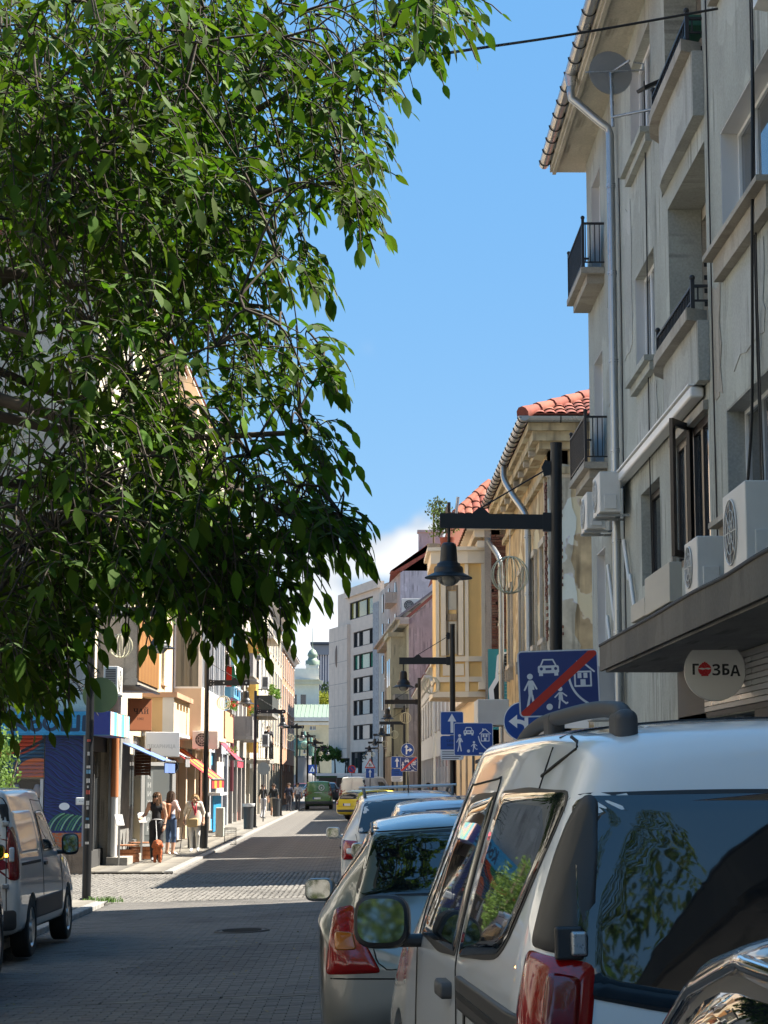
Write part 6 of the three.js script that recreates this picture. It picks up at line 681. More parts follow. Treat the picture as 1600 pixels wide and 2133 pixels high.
// ---------------------------------------------------------------- bins, racks, cameras
{
  const bin = (label, x, d, lined) => { const t = thing('litter_bin', label, 'litter bin', 'litter bins', [x, G(x, d) + 0.055, -d]); add('body', [cyl(0.22, 0.19, 0.95, 0, 0.475, 0, 18), cyl(0.23, 0.23, 0.04, 0, 0.9, 0, 18)], M([0.06, 0.065, 0.07], { roughness: 0.5, metalness: 0.3 }), t); if (lined) add('bag_liner', lathe([[0.2, 0.86], [0.24, 0.9], [0.27, 1.02], [0.23, 1.0], [0.15, 0.92]], 14), M([0.55, 0.56, 0.57], { roughness: 0.6, side: THREE.DoubleSide }), t); };
  bin('dark litter bin with pale bag behind the lamp post by the cane walker', -4.85, 58.9, true); bin('dark litter bin on the left pavement near the grey utility box', -4.7, 80, true); bin('dark litter bin beside the people in front of the cream house', -4.75, 106, false);
  tag(add('planter_post', rbox(0.32, 0.85, 0.3, 0.02, -5.05, G(-5, 58.6) + 0.48, -58.6), M([0.09, 0.09, 0.09])), 'dark square post standing beside the litter bin', 'post');
  const gr = thing('wire_rack', 'black framed wire display rack standing on the left pavement', 'rack', null, [(484 - 762) * 62.5 / F, G(-4.2, 62.5) + 0.02, -62.5]); add('frame', [bx(-0.19, -0.17, 0, 0.52, -0.012, 0.012), bx(0.17, 0.19, 0, 0.52, -0.012, 0.012), bx(-0.17, 0.17, 0.5, 0.52, -0.012, 0.012), bx(-0.17, 0.17, 0, 0.02, -0.012, 0.012)], MT.black, gr); const w = []; for (let k = 1; k < 8; k++) w.push(box(0.006, 0.5, 0.006, -0.18 + k * 0.045, 0.26, 0)); for (let k = 1; k < 9; k++) w.push(box(0.36, 0.006, 0.006, 0, k * 0.058, 0)); add('wire_grid', w, MT.black, gr);
}

// ---------------------------------------------------------------- vehicles
// Cars face -z, origin on the ground below the middle. A body is lofted from stations [z', sill, halfWidth, beltY, beltHalf, topY, topHalf] with z' measured forward from the tail.
function curve1(xs, ys) { const n = xs.length, m = xs.map((_, i) => i === 0 ? (ys[1] - ys[0]) / (xs[1] - xs[0]) : i === n - 1 ? (ys[n - 1] - ys[n - 2]) / (xs[n - 1] - xs[n - 2]) : (() => { const a = (ys[i] - ys[i - 1]) / (xs[i] - xs[i - 1]), b = (ys[i + 1] - ys[i]) / (xs[i + 1] - xs[i]); return a * b <= 0 ? 0 : 2 * a * b / (a + b); })()); return (x) => { let i = 0; while (i < n - 2 && x > xs[i + 1]) i++; const h = xs[i + 1] - xs[i], t = clamp((x - xs[i]) / h), t2 = t * t, t3 = t2 * t; return (2 * t3 - 3 * t2 + 1) * ys[i] + (t3 - 2 * t2 + t) * h * m[i] + (-2 * t3 + 3 * t2) * ys[i + 1] + (t3 - t2) * h * m[i + 1]; }; }
function carBody(st, L, slant = 0, o = {}) {
  const zs = st.map((s) => s[0]), f = [1, 2, 3, 4, 5, 6].map((k) => curve1(zs, st.map((s) => s[k]))), NZ = o.nz ?? 70, NP = o.np ?? 30, rings = [];
  const ring = (z) => { const [yb, w, ybelt, wb, yt, wt] = f.map((g) => g(z)), ym = lerp(yb, ybelt, 0.55), rad = Math.min(0.12, (yt - ybelt) * 0.45 + 0.02);
    const key = [[0, yb], [w * 0.55, yb], [w * 0.86, yb + 0.005], [w * 0.965, yb + 0.06], [w * 0.995, lerp(yb, ym, 0.6)], [w, ym], [lerp(w, wb, 0.7), lerp(ym, ybelt, 0.8)], [wb, ybelt], [lerp(wb, wt, 0.5) + 0.012, lerp(ybelt, yt - rad, 0.5)], [wt, yt - rad], [wt - rad * 0.32, yt - rad * 0.3], [wt - rad * 1.05, yt - 0.012], [wt * 0.45, yt + 0.012], [0, yt + 0.018]].map(([x, y]) => V(x, y, 0));
    const c = new THREE.CatmullRomCurve3(key, false, 'centripetal'); return [...Array(NP + 1)].map((_, i) => c.getPoint(i / NP)); };
  for (let i = 0; i <= NZ; i++) { const t = i / NZ, z = L * (t < 0.5 ? 0.5 * Math.pow(2 * t, 1.25) : 1 - 0.5 * Math.pow(2 - 2 * t, 1.25)); rings.push([z, ring(z)]); }
  const pos = [], idx = [], M2 = NP * 2, push = (z, r, s, cy) => { for (let k = 0; k < M2; k++) { const q = k <= NP ? r[k] : r[M2 - k], sx = k <= NP ? 1 : -1; const y = cy + (q.y - cy) * s, zz = z + (z < 0.8 ? slant * Math.max(0, y - 0.85) * (1 - z / 0.8) : 0); pos.push(sx * q.x * s, y, L / 2 - zz); } };
  const mid = (r) => (r[0].y + r[NP].y) / 2;
  const bulge = o.bulge ?? 0.03; for (const s of [0.001, 0.4, 0.75, 0.93]) push(-bulge * (1 - s * s), rings[0][1], s, mid(rings[0][1]));
  for (const [z, r] of rings) push(z, r, 1, 0);
  for (const s of [0.93, 0.75, 0.4, 0.001]) push(L + 0.05 * (1 - s * s), rings[NZ][1], s, mid(rings[NZ][1]));
  const R = pos.length / 3 / M2; for (let i = 0; i < R - 1; i++) for (let k = 0; k < M2; k++) { const a = i * M2 + k, b = i * M2 + (k + 1) % M2, c = a + M2, d = b + M2; idx.push(a, b, c, b, d, c); }
  const g = new THREE.BufferGeometry(); g.setAttribute('position', new THREE.Float32BufferAttribute(pos, 3)); g.setIndex(idx); g.computeVertexNormals(); const v = g.attributes.normal; // outward?
  const k = 20 * M2 + Math.floor(NP * 0.5); if (v.getX(k) < 0) { const id = g.index.array; for (let i = 0; i < id.length; i += 3) { const t = id[i]; id[i] = id[i + 1]; id[i + 1] = t; } g.computeVertexNormals(); }
  g.setAttribute('uv', new THREE.Float32BufferAttribute(new Float32Array(pos.length / 3 * 2), 2)); return g;
}
const AX = { L: [V(-4, 0, 0), V(1, 0, 0), (a, b) => V(-4, b, a)], R: [0, V(-1, 0, 0), (a, b) => V(4, b, a)], B: [0, V(0, 0, -1), (a, b) => V(a, b, 6)], F: [0, V(0, 0, 1), (a, b) => V(a, b, -6)], T: [0, V(0, -1, 0), (a, b) => V(a, 5, b)], C: [0, V(1, 0, -1).normalize(), (a, b) => V(a * 0.7071 - 5, b, a * 0.7071 + 5)], E: [0, V(-1, 0, -1).normalize(), (a, b) => V(-a * 0.7071 + 5, b, a * 0.7071 + 5)] };
function hit(bvh, axis, a, b, off) { const [, dir, from] = AX[axis], h = bvh.raycastFirst(new THREE.Ray(from(a, b), dir), THREE.DoubleSide); if (!h) return null; return h.point.clone().addScaledVector(dir, -off); }
function smoothLoop(pts, r = 0.05, n = 4) { const out = []; for (let i = 0; i < pts.length; i++) { const p = pts[i], a = pts[(i + pts.length - 1) % pts.length], b = pts[(i + 1) % pts.length], rad = p[2] ?? r, A = Math.hypot(a[0] - p[0], a[1] - p[1]), B = Math.hypot(b[0] - p[0], b[1] - p[1]), ra = Math.min(rad, A * 0.45), rb = Math.min(rad, B * 0.45), p0 = [lerp(p[0], a[0], ra / A), lerp(p[1], a[1], ra / A)], p1 = [lerp(p[0], b[0], rb / B), lerp(p[1], b[1], rb / B)]; for (let k = 0; k <= n; k++) { const t = k / n; out.push([(1 - t) ** 2 * p0[0] + 2 * t * (1 - t) * p[0] + t * t * p1[0], (1 - t) ** 2 * p0[1] + 2 * t * (1 - t) * p[1] + t * t * p1[1]]); } } const dense = []; for (let i = 0; i < out.length; i++) { const p = out[i], q = out[(i + 1) % out.length], m = Math.max(1, Math.ceil(Math.hypot(q[0] - p[0], q[1] - p[1]) / 0.05)); for (let k = 0; k < m; k++) dense.push([lerp(p[0], q[0], k / m), lerp(p[1], q[1], k / m)]); } return dense; }
function patchGeo(bvh, axis, pts, off, grow = 0, r = 0.05, K = 6, lift = 0) {
  let loop = smoothLoop(pts, r); const c = loop.reduce((s, p) => [s[0] + p[0] / loop.length, s[1] + p[1] / loop.length], [0, 0]);
  if (grow) loop = loop.map((p) => { const d = Math.hypot(p[0] - c[0], p[1] - c[1]); return [p[0] + (p[0] - c[0]) / d * grow, p[1] + (p[1] - c[1]) / d * grow]; });
  const N = loop.length, pos = [], idx = []; let last = null; const put = (a, b, o) => { let h = null; for (let q = 0; q < 30 && !h; q++) { h = hit(bvh, axis, a, b, o); a = lerp(a, c[0], 0.02); b = lerp(b, c[1], 0.02); } h ??= last ?? V(0, 1, 0); last = h; pos.push(h.x, h.y, h.z); };
  put(c[0], c[1], off + lift); for (let k = 1; k <= K; k++) for (const p of loop) { const t = k / K; put(lerp(c[0], p[0], t), lerp(c[1], p[1], t), off + lift * (1 - t ** 4)); } for (const p of loop) put(p[0], p[1], -0.012);
  for (let j = 0; j < N; j++) { const j2 = (j + 1) % N; idx.push(0, 1 + j, 1 + j2); for (let k = 0; k < K; k++) { const a = 1 + k * N + j, b = 1 + k * N + j2; idx.push(a, a + N, b, b, a + N, b + N); } }
  const g = new THREE.BufferGeometry(); g.setAttribute('position', new THREE.Float32BufferAttribute(pos, 3)); g.setIndex(idx); g.computeVertexNormals(); const nn = V(g.attributes.normal.getX(0), g.attributes.normal.getY(0), g.attributes.normal.getZ(0)); if (nn.dot(AX[axis][1]) > 0) { const id = g.index.array; for (let i = 0; i < id.length; i += 3) { const t = id[i]; id[i] = id[i + 1]; id[i + 1] = t; } g.computeVertexNormals(); }
  g.setAttribute('uv', new THREE.Float32BufferAttribute(pos.flatMap((_, i) => i % 3 === 0 ? [pos[i + (axis === 'L' || axis === 'R' ? 2 : 0)], pos[i + 1]] : []), 2)); return g;
}
const lampRed = P([0.30, 0.006, 0.006], { roughness: 0.12, clearcoat: 1 }), lampRed2 = P([0.16, 0.003, 0.003], { roughness: 0.15, clearcoat: 1 }), lampClear = P([0.55, 0.55, 0.55], { roughness: 0.12, clearcoat: 1 }), lampAmber = P([0.5, 0.14, 0.01], { roughness: 0.2, clearcoat: 1 }), gapM = M([0.006, 0.006, 0.006], { roughness: 0.8 });
const plateTex = {}; function plateMat(text) { return plateTex[text] ??= M(0xffffff, { map: canvas(512, 112, (g) => { g.fillStyle = '#e8e8e4'; g.fillRect(0, 0, 512, 112); g.fillStyle = '#1f3f92'; g.fillRect(0, 0, 44, 112); g.fillStyle = '#151515'; g.font = 'bold 84px sans-serif'; g.fillText(text, 66, 87); }), roughness: 0.5 }); }
function makeWheel(r, w, rimM) {                                           // axis along x, outer face towards +x
  const g = new THREE.Group(); g.name = 'wheel'; const tyre = add('tyre', lathe([[r * 0.66, -w / 2], [r * 0.93, -w / 2], [r * 0.985, -w * 0.42], [r, -w * 0.3], [r, w * 0.3], [r * 0.985, w * 0.42], [r * 0.93, w / 2], [r * 0.68, w / 2], [r * 0.66, w * 0.4]], 36).rotateZ(-Math.PI / 2), MT.rubber, g);
  const sp = []; for (let k = 0; k < 5; k++) { const a = k / 5 * 6.283; sp.push(box(0.025, r * 0.62, r * 0.17, 0, r * 0.33, 0).rotateX(a).translate(w * 0.36, 0, 0)); } add('rim', [lathe([[r * 0.6, -w * 0.3], [r * 0.62, w * 0.2], [r * 0.68, w * 0.46], [r * 0.63, w * 0.48], [r * 0.57, w * 0.3]], 30).rotateZ(-Math.PI / 2), ...sp, cyl(r * 0.15, r * 0.17, 0.05, 0, 0, 0, 14).rotateZ(-Math.PI / 2).translate(w * 0.36, 0, 0)], rimM, g); add('brake', cyl(r * 0.5, r * 0.5, 0.03, 0, 0, 0, 20).rotateZ(Math.PI / 2), M([0.06, 0.06, 0.06], { metalness: 0.6, roughness: 0.5 }), g); return g;
}
const csg = new Evaluator(); csg.attributes = ['position', 'normal', 'uv'];
function makeCar(label, category, o) {
  const t = thing(o.name ?? 'parked_car', label, category, o.group), L = o.L, Z = (zp) => L / 2 - zp, geo = carBody(o.st, L, o.slant ?? 0, o), bvh = new MeshBVH(geo.clone());
  let brush = new Brush(geo, o.paint); brush.updateMatrixWorld(); const R = o.wr ?? 0.31;
  for (const zp of [o.axR, o.axF]) for (const s of [-1, 1]) { const c = new Brush(cyl(R + 0.045, R + 0.045, 0.5, 0, 0, 0, 28).rotateZ(Math.PI / 2), o.paint); c.position.set(s * (o.hw - 0.02), R + 0.01, Z(zp)); c.updateMatrixWorld(); brush = csg.evaluate(brush, c, SUBTRACTION); }
  const bg = brush.geometry; bg.clearGroups(); const body = add('body', bg, o.paint, t);
  const win = (axis, pts, name = 'window', m = MT.glass, seal = 0.022, r = 0.06) => { const fr = add(name, patchGeo(bvh, axis, pts, 0.003, seal, r + 0.01), MT.plasticDark, t); add('pane', patchGeo(bvh, axis, pts, 0.006, 0, r), m, fr); return fr; };
  const panel = (axis, pts, name, m, off = 0.004, r = 0.04, lift = 0, par = t) => add(name, patchGeo(bvh, axis, pts, off, 0, r, 6, lift), m, par);
  const line = (axis, pts, r = 0.0045, name = 'panel_gap', m = gapM) => { const d = []; for (let i = 0; i < pts.length - 1; i++) { const k = Math.max(1, Math.ceil(Math.hypot(pts[i + 1][0] - pts[i][0], pts[i + 1][1] - pts[i][1]) / 0.06)); for (let j = 0; j < k; j++) d.push([lerp(pts[i][0], pts[i + 1][0], j / k), lerp(pts[i][1], pts[i + 1][1], j / k)]); } d.push(pts[pts.length - 1]); const q = d.map(([a, b]) => hit(bvh, axis, a, b, 0.0)).filter(Boolean); if (q.length > 1) add(name, tube(q, r, 5, q.length * 2), m, t); };
  for (const [zp, n] of [[o.axR, 0], [o.axF, 1]]) for (const s of [-1, 1]) { const w = makeWheel(R, 0.2, o.rim ?? MT.steel); w.position.set(s * (o.hw - 0.105), R, Z(zp)); if (s < 0) w.rotation.y = Math.PI; t.add(w); }
  add('underbody', [box(o.hw * 1.5, 0.14, L * 0.86, 0, 0.3, 0)], MT.black, t);
  const both = (f) => { f('L', -1); f('R', 1); };
  return { t, body, bvh, win, panel, line, Z, L, both, hit: (a, x, y, off = 0) => hit(bvh, a, x, y, off) };
}
function mirror(t, x, y, z, s, mat, w = 0.2, h = 0.16, glassM) {               // s = -1 left, +1 right; glass faces the tail
  const p = smoothLoop([[-w / 2, -h / 2], [w / 2, -h / 2], [w / 2, h / 2], [-w / 2, h / 2]], Math.min(w, h) * 0.38, 6), sh = ext(p, -0.05, 0.05, 0.02).rotateX(-0.13).rotateY(s * 0.2).translate(x + s * (w / 2 + 0.07), y, z), m = add('mirror', [sh, rbox(0.16, 0.05, 0.07, 0.02, x + s * 0.05, y - h * 0.36, z)], mat, t); add('mirror_glass', new THREE.ShapeGeometry(poly(p.map(([a, b]) => [a * 0.84, b * 0.82]))).translate(0, 0, 0.055).rotateX(-0.13).rotateY(s * 0.2).translate(x + s * (w / 2 + 0.07), y, z), glassM ?? M([0.24, 0.25, 0.26], { metalness: 1, roughness: 0.03 }), m); return m;
}
const park = (t, x, d, yaw, lift = 0) => { t.position.set(x, G(x, d) + lift, -d); t.quaternion.setFromEuler(new THREE.Euler(slopeD(x, d), yaw, slopeX(x, d), 'YXZ')); };
// common trim for ordinary cars; q = key heights
function hatchTrim(c, q) {
  const { win, panel, line, Z, both } = c;
  both((a, s) => { const S = (p) => p.map(([z, y, r]) => [Z(z), y, r]); for (const w of q.side) win(a, S(w), 'side_window'); for (const l of q.gaps ?? []) line(a, S(l)); for (const h of q.handles ?? []) panel(a, S([[h[0] - 0.09, h[1] - 0.016], [h[0] + 0.09, h[1] - 0.016], [h[0] + 0.09, h[1] + 0.016], [h[0] - 0.09, h[1] + 0.016]]), 'door_handle', q.handleM ?? MT.plasticDark, 0.02, 0.015); const mh = c.hit(a, Z(q.mir[0]), q.mir[1]); if (mh) mirror(c.t, mh.x, q.mir[1] + 0.04, Z(q.mir[0]), s, q.mirM ?? MT.plasticDark, 0.2, 0.15); if (q.head) panel(a, S(q.head), 'headlight', lampClear, 0.004, 0.03); if (q.sill) line(a, S(q.sill), 0.006, 'sill_line'); });
  win('B', q.rear, 'rear_window'); if (q.wind) win('F', q.wind, 'windscreen'); const mirrorX = (p) => p.map(([x, y, r]) => [-x, y, r]);
  for (const f of [(p) => p, mirrorX]) { const l = panel('B', f(q.tail), 'tail_light', q.tailM ?? lampRed, 0.012, 0.03, 0.012); if (q.tailIn) panel('B', f(q.tailIn), 'reversing_lamp', q.tailInM ?? lampClear, 0.026, 0.02, 0.004, l); }
  for (const l of q.rearGaps ?? []) line('B', l); if (q.plate) { const [y, text] = q.plate, p = c.hit('B', 0, y); add('number_plate', [box(0.52, 0.115, 0.012, 0, y, p.z + 0.012)], plateMat(text), c.t); } if (q.bumper) panel('B', q.bumper, 'bumper_insert', MT.plasticGrey, 0.006, 0.03);
}
const mx = (p) => [...p, ...p.map(([x, y, r]) => [-x, y, r]).reverse()];   // left half outline to a full one (x < 0 listed first)

// ---- white van with roof rails, close on the right
{
  const L = 4.36, c = makeCar('white high roofed van with black roof rails and red rear light, parked on the right', 'van', { name: 'white_van', L, hw: 0.875, axR: 0.75, axF: 3.5, wr: 0.32, slant: 0.115, nz: 110, np: 44, bulge: 0.025, paint: carPaint([0.72, 0.72, 0.70], { roughness: 0.35 }),
    st: [[0, 0.36, 0.80, 1.05, 0.795, 1.685, 0.60], [0.03, 0.33, 0.845, 1.05, 0.835, 1.73, 0.655], [0.1, 0.3, 0.868, 1.06, 0.862, 1.765, 0.69], [0.25, 0.27, 0.875, 1.06, 0.872, 1.785, 0.70], [1.0, 0.25, 0.875, 1.06, 0.872, 1.81, 0.70], [2.2, 0.25, 0.875, 1.05, 0.866, 1.815, 0.68], [2.75, 0.25, 0.875, 1.03, 0.86, 1.73, 0.66], [3.1, 0.25, 0.875, 1.02, 0.85, 1.43, 0.69], [3.42, 0.25, 0.87, 1.0, 0.83, 1.13, 0.72], [4.0, 0.25, 0.86, 0.92, 0.8, 1.02, 0.68], [4.25, 0.28, 0.8, 0.8, 0.72, 0.9, 0.6], [4.36, 0.35, 0.7, 0.68, 0.6, 0.76, 0.5]] });
  const { t, win, panel, line, Z, both } = c, S = (p) => p.map(([z, y, r]) => [Z(z), y, r]);
  both((a, s) => {
    win(a, S([[0.52, 1.16, 0.14], [0.26, 1.42, 0.2], [0.20, 1.61, 0.07], [1.30, 1.61, 0.05], [1.37, 1.09, 0.05]]), 'side_window', MT.glass, 0.016);
    win(a, S([[1.50, 1.09, 0.03], [1.46, 1.60, 0.04], [2.12, 1.57, 0.12], [2.62, 1.08, 0.04]]), 'front_side_window', MT.glass, 0.03);
    line(a, S([[1.43, 0.4], [1.43, 1.05], [1.42, 1.55], [1.45, 1.66], [2.25, 1.64], [2.72, 1.2], [2.72, 0.5]])); line(a, S([[0.62, 1.62], [0.62, 1.74]]));
    panel(a, S([[0.10, 0.93], [1.30, 0.93], [1.32, 1.03], [0.10, 1.035]]), 'slide_rail', MT.plasticDark, 0.016, 0.012); panel(a, S([[0.12, 0.965], [1.3, 0.965], [1.3, 0.985], [0.12, 0.985]]), 'rail_slot', gapM, 0.019, 0.004);
    panel(a, S([[1.55, 0.93], [1.75, 0.93], [1.75, 0.985], [1.55, 0.985]]), 'door_handle', MT.plasticGrey, 0.03, 0.02, 0.012); panel(a, S([[1.20, 0.78], [1.24, 0.78], [1.24, 0.93], [1.20, 0.93]]), 'fuel_flap', gapM, 0.004, 0.01);
    panel(a, S([[0.3, 0.28], [3.9, 0.28], [3.9, 0.45], [0.3, 0.45]]), 'sill_trim', MT.plasticGrey, 0.006, 0.03);
    const q = s < 0 ? 'C' : 'E', tl = panel(q, [[0.80, 0.84], [1.03, 0.83], [1.035, 1.175], [0.84, 1.205]], 'tail_light', lampRed, 0.012, 0.03, 0.012); panel(q, [[0.945, 1.0], [1.015, 1.0], [1.015, 1.14], [0.945, 1.155]], 'brake_lamp', lampRed2, 0.027, 0.02, 0.002, tl); panel(q, [[0.90, 0.86], [1.015, 0.855], [1.015, 0.92], [0.92, 0.96]], 'reversing_lamp', lampClear, 0.026, 0.02, 0.002, tl);
    panel(q, [[0.845, 1.215], [1.03, 1.185], [1.02, 1.45], [1.0, 1.60], [0.955, 1.605, 0.06], [0.90, 1.5, 0.1], [0.865, 1.36, 0.1]], 'pillar_trim', MT.plasticDark, 0.005, 0.03);
    // roof rail
    const y0 = 1.79, rp = [[0.24, y0 - 0.03], [0.26, y0 + 0.025], [0.42, y0 + 0.05], [1.2, y0 + 0.06], [1.7, y0 + 0.045], [2.0, y0 + 0.0], [2.15, y0 - 0.06]].map(([z, y]) => V(s * 0.55, y, Z(z)));
    const g = tube(rp, 0.025, 10, 60); add('roof_rail', [g, rbox(0.062, 0.11, 0.13, 0.028, s * 0.55, y0 - 0.012, Z(0.27), 3), rbox(0.055, 0.1, 0.12, 0.02, s * 0.55, y0 + 0.03, Z(1.35))], MT.plasticGrey, t);
    mirror(t, s * 0.83, 1.12, Z(2.62), s, MT.plasticDark, 0.21, 0.205);
  });
  // rear doors
  const half = (f) => { f((p) => p); f((p) => p.map(([x, y, r]) => [-x, y, r])); };
  half((f) => {
    win('B', f([[-0.715, 1.60, 0.05], [-0.018, 1.60, 0.02], [-0.018, 1.03, 0.02], [-0.40, 1.035, 0.2], [-0.735, 1.10, 0.05]]), 'rear_window', MT.glass, 0.012);
    line('B', f([[-0.728, 1.615], [-0.69, 1.70], [-0.65, 1.765]]), 0.006); line('B', f([[-0.742, 0.5], [-0.74, 1.1]]), 0.006); const hp = c.hit('B', f([[-0.755, 1.225]])[0][0], 1.225); const sx = Math.sign(hp.x); add('hinge', [rbox(0.07, 0.085, 0.03, 0.008, hp.x, 1.225, hp.z + 0.018)], MT.plasticDark, t); add('hinge_plate', rbox(0.04, 0.062, 0.03, 0.008, hp.x - sx * 0.022, 1.225, hp.z + 0.036), MT.zinc, t);
  });
  line('B', [[0, 0.5], [0, 1.02]], 0.006); panel('B', mx([[-0.84, 0.36], [-0.86, 0.66]]), 'bumper', MT.plasticGrey, 0.05, 0.05, 0.02); const pz = c.hit('B', -0.2, 0.8); add('number_plate', box(0.52, 0.115, 0.012, -0.05, 0.82, pz.z + 0.012), plateMat('СВ 4172 КН'), t);
  win('F', mx([[-0.6, 1.62, 0.1], [-0.72, 1.12, 0.05]]), 'windscreen'); line('T', [[-0.66, Z(0.62)], [0, Z(0.60)], [0.66, Z(0.62)]]); 
  t.scale.set(1, 0.965, 1); park(t, 1.115, 7.18, 0.075, 0.03); t.rotation.z *= 0.35;
}
// ---- silver hatchback ahead of it
{
  const c = makeCar('silver hatchback with large red rear lights parked ahead of the white van', 'car', { L: 4.18, hw: 0.855, axR: 0.82, axF: 3.42, wr: 0.305, nz: 100, np: 40, paint: carPaint([0.25, 0.26, 0.25], { metalness: 0.7, roughness: 0.33 }), bulge: 0.05,
    st: [[0, 0.36, 0.66, 0.72, 0.66, 0.83, 0.58], [0.04, 0.3, 0.745, 0.8, 0.735, 0.98, 0.62], [0.12, 0.26, 0.80, 0.88, 0.785, 1.08, 0.62], [0.30, 0.22, 0.835, 0.94, 0.82, 1.25, 0.585], [0.48, 0.2, 0.85, 0.95, 0.835, 1.41, 0.555], [0.66, 0.2, 0.855, 0.95, 0.84, 1.45, 0.56], [1.3, 0.2, 0.855, 0.95, 0.845, 1.485, 0.59], [2.2, 0.2, 0.855, 0.94, 0.845, 1.475, 0.60], [2.6, 0.2, 0.855, 0.93, 0.84, 1.36, 0.60], [3.05, 0.2, 0.855, 0.92, 0.82, 1.02, 0.66], [3.7, 0.2, 0.84, 0.8, 0.78, 0.88, 0.66], [4.05, 0.25, 0.76, 0.68, 0.7, 0.74, 0.58], [4.18, 0.34, 0.6, 0.58, 0.56, 0.63, 0.46]] });
  hatchTrim(c, { side: [[[0.62, 1.0, 0.03], [0.78, 1.34, 0.12], [1.22, 1.385, 0.04], [1.28, 1.0, 0.03]], [[1.36, 1.0, 0.03], [1.32, 1.39, 0.04], [2.05, 1.395, 0.1], [2.75, 0.99, 0.04]]], gaps: [[[1.32, 0.35], [1.32, 0.98]], [[2.5, 0.35], [2.62, 0.95]], [[1.4, 0.3], [2.5, 0.3]]], handles: [[1.45, 0.83]], handleM: MT.plasticDark, mir: [2.62, 0.96], mirM: carPaint([0.30, 0.31, 0.31], { metalness: 0.55 }), rear: mx([[-0.50, 1.385, 0.06], [-0.60, 1.07, 0.06]]), wind: mx([[-0.52, 1.4, 0.1], [-0.62, 1.05, 0.05]]), tail: [[-0.78, 0.66], [-0.47, 0.665], [-0.57, 0.86], [-0.62, 1.02], [-0.73, 1.0]], tailM: lampRed, tailIn: [[-0.72, 0.79], [-0.60, 0.79], [-0.62, 0.88], [-0.72, 0.89]], tailInM: lampAmber, plate: [0.86, 'СА 5093 НХ'], rearGaps: [[[-0.58, 1.05], [-0.49, 0.72], [-0.44, 0.68], [0.44, 0.68], [0.49, 0.72], [0.58, 1.05]], [[-0.54, 1.40], [0, 1.415], [0.54, 1.40]], [[-0.75, 0.64], [0, 0.62], [0.75, 0.64]]], head: [[3.75, 0.7], [4.05, 0.62], [4.05, 0.7], [3.8, 0.78]] });
  const wz = c.hit('B', 0, 1.1); add('rear_wiper', bar([0.0, 1.09, wz.z + 0.03], [0.36, 1.16, wz.z + 0.0], 0.014), MT.black, c.t); const sz = c.hit('B', -0.28, 0.53); add('parking_sensor', disc(0.022, 0.012, 14).translate(-0.28, 0.53, sz.z + 0.002), MT.black, c.t); c.line('L', [[c.Z(0.6), 1.42], [c.Z(2.2), 1.44]], 0.006, 'roof_strip');
  for (const s of [-1, 1]) c.line('T', [[s * 0.52, c.Z(0.55)], [s * 0.56, c.Z(1.3)], [s * 0.55, c.Z(2.25)]], 0.012, 'roof_gutter', MT.plasticDark);
  park(c.t, 0.70, 12.85, -0.055);
}
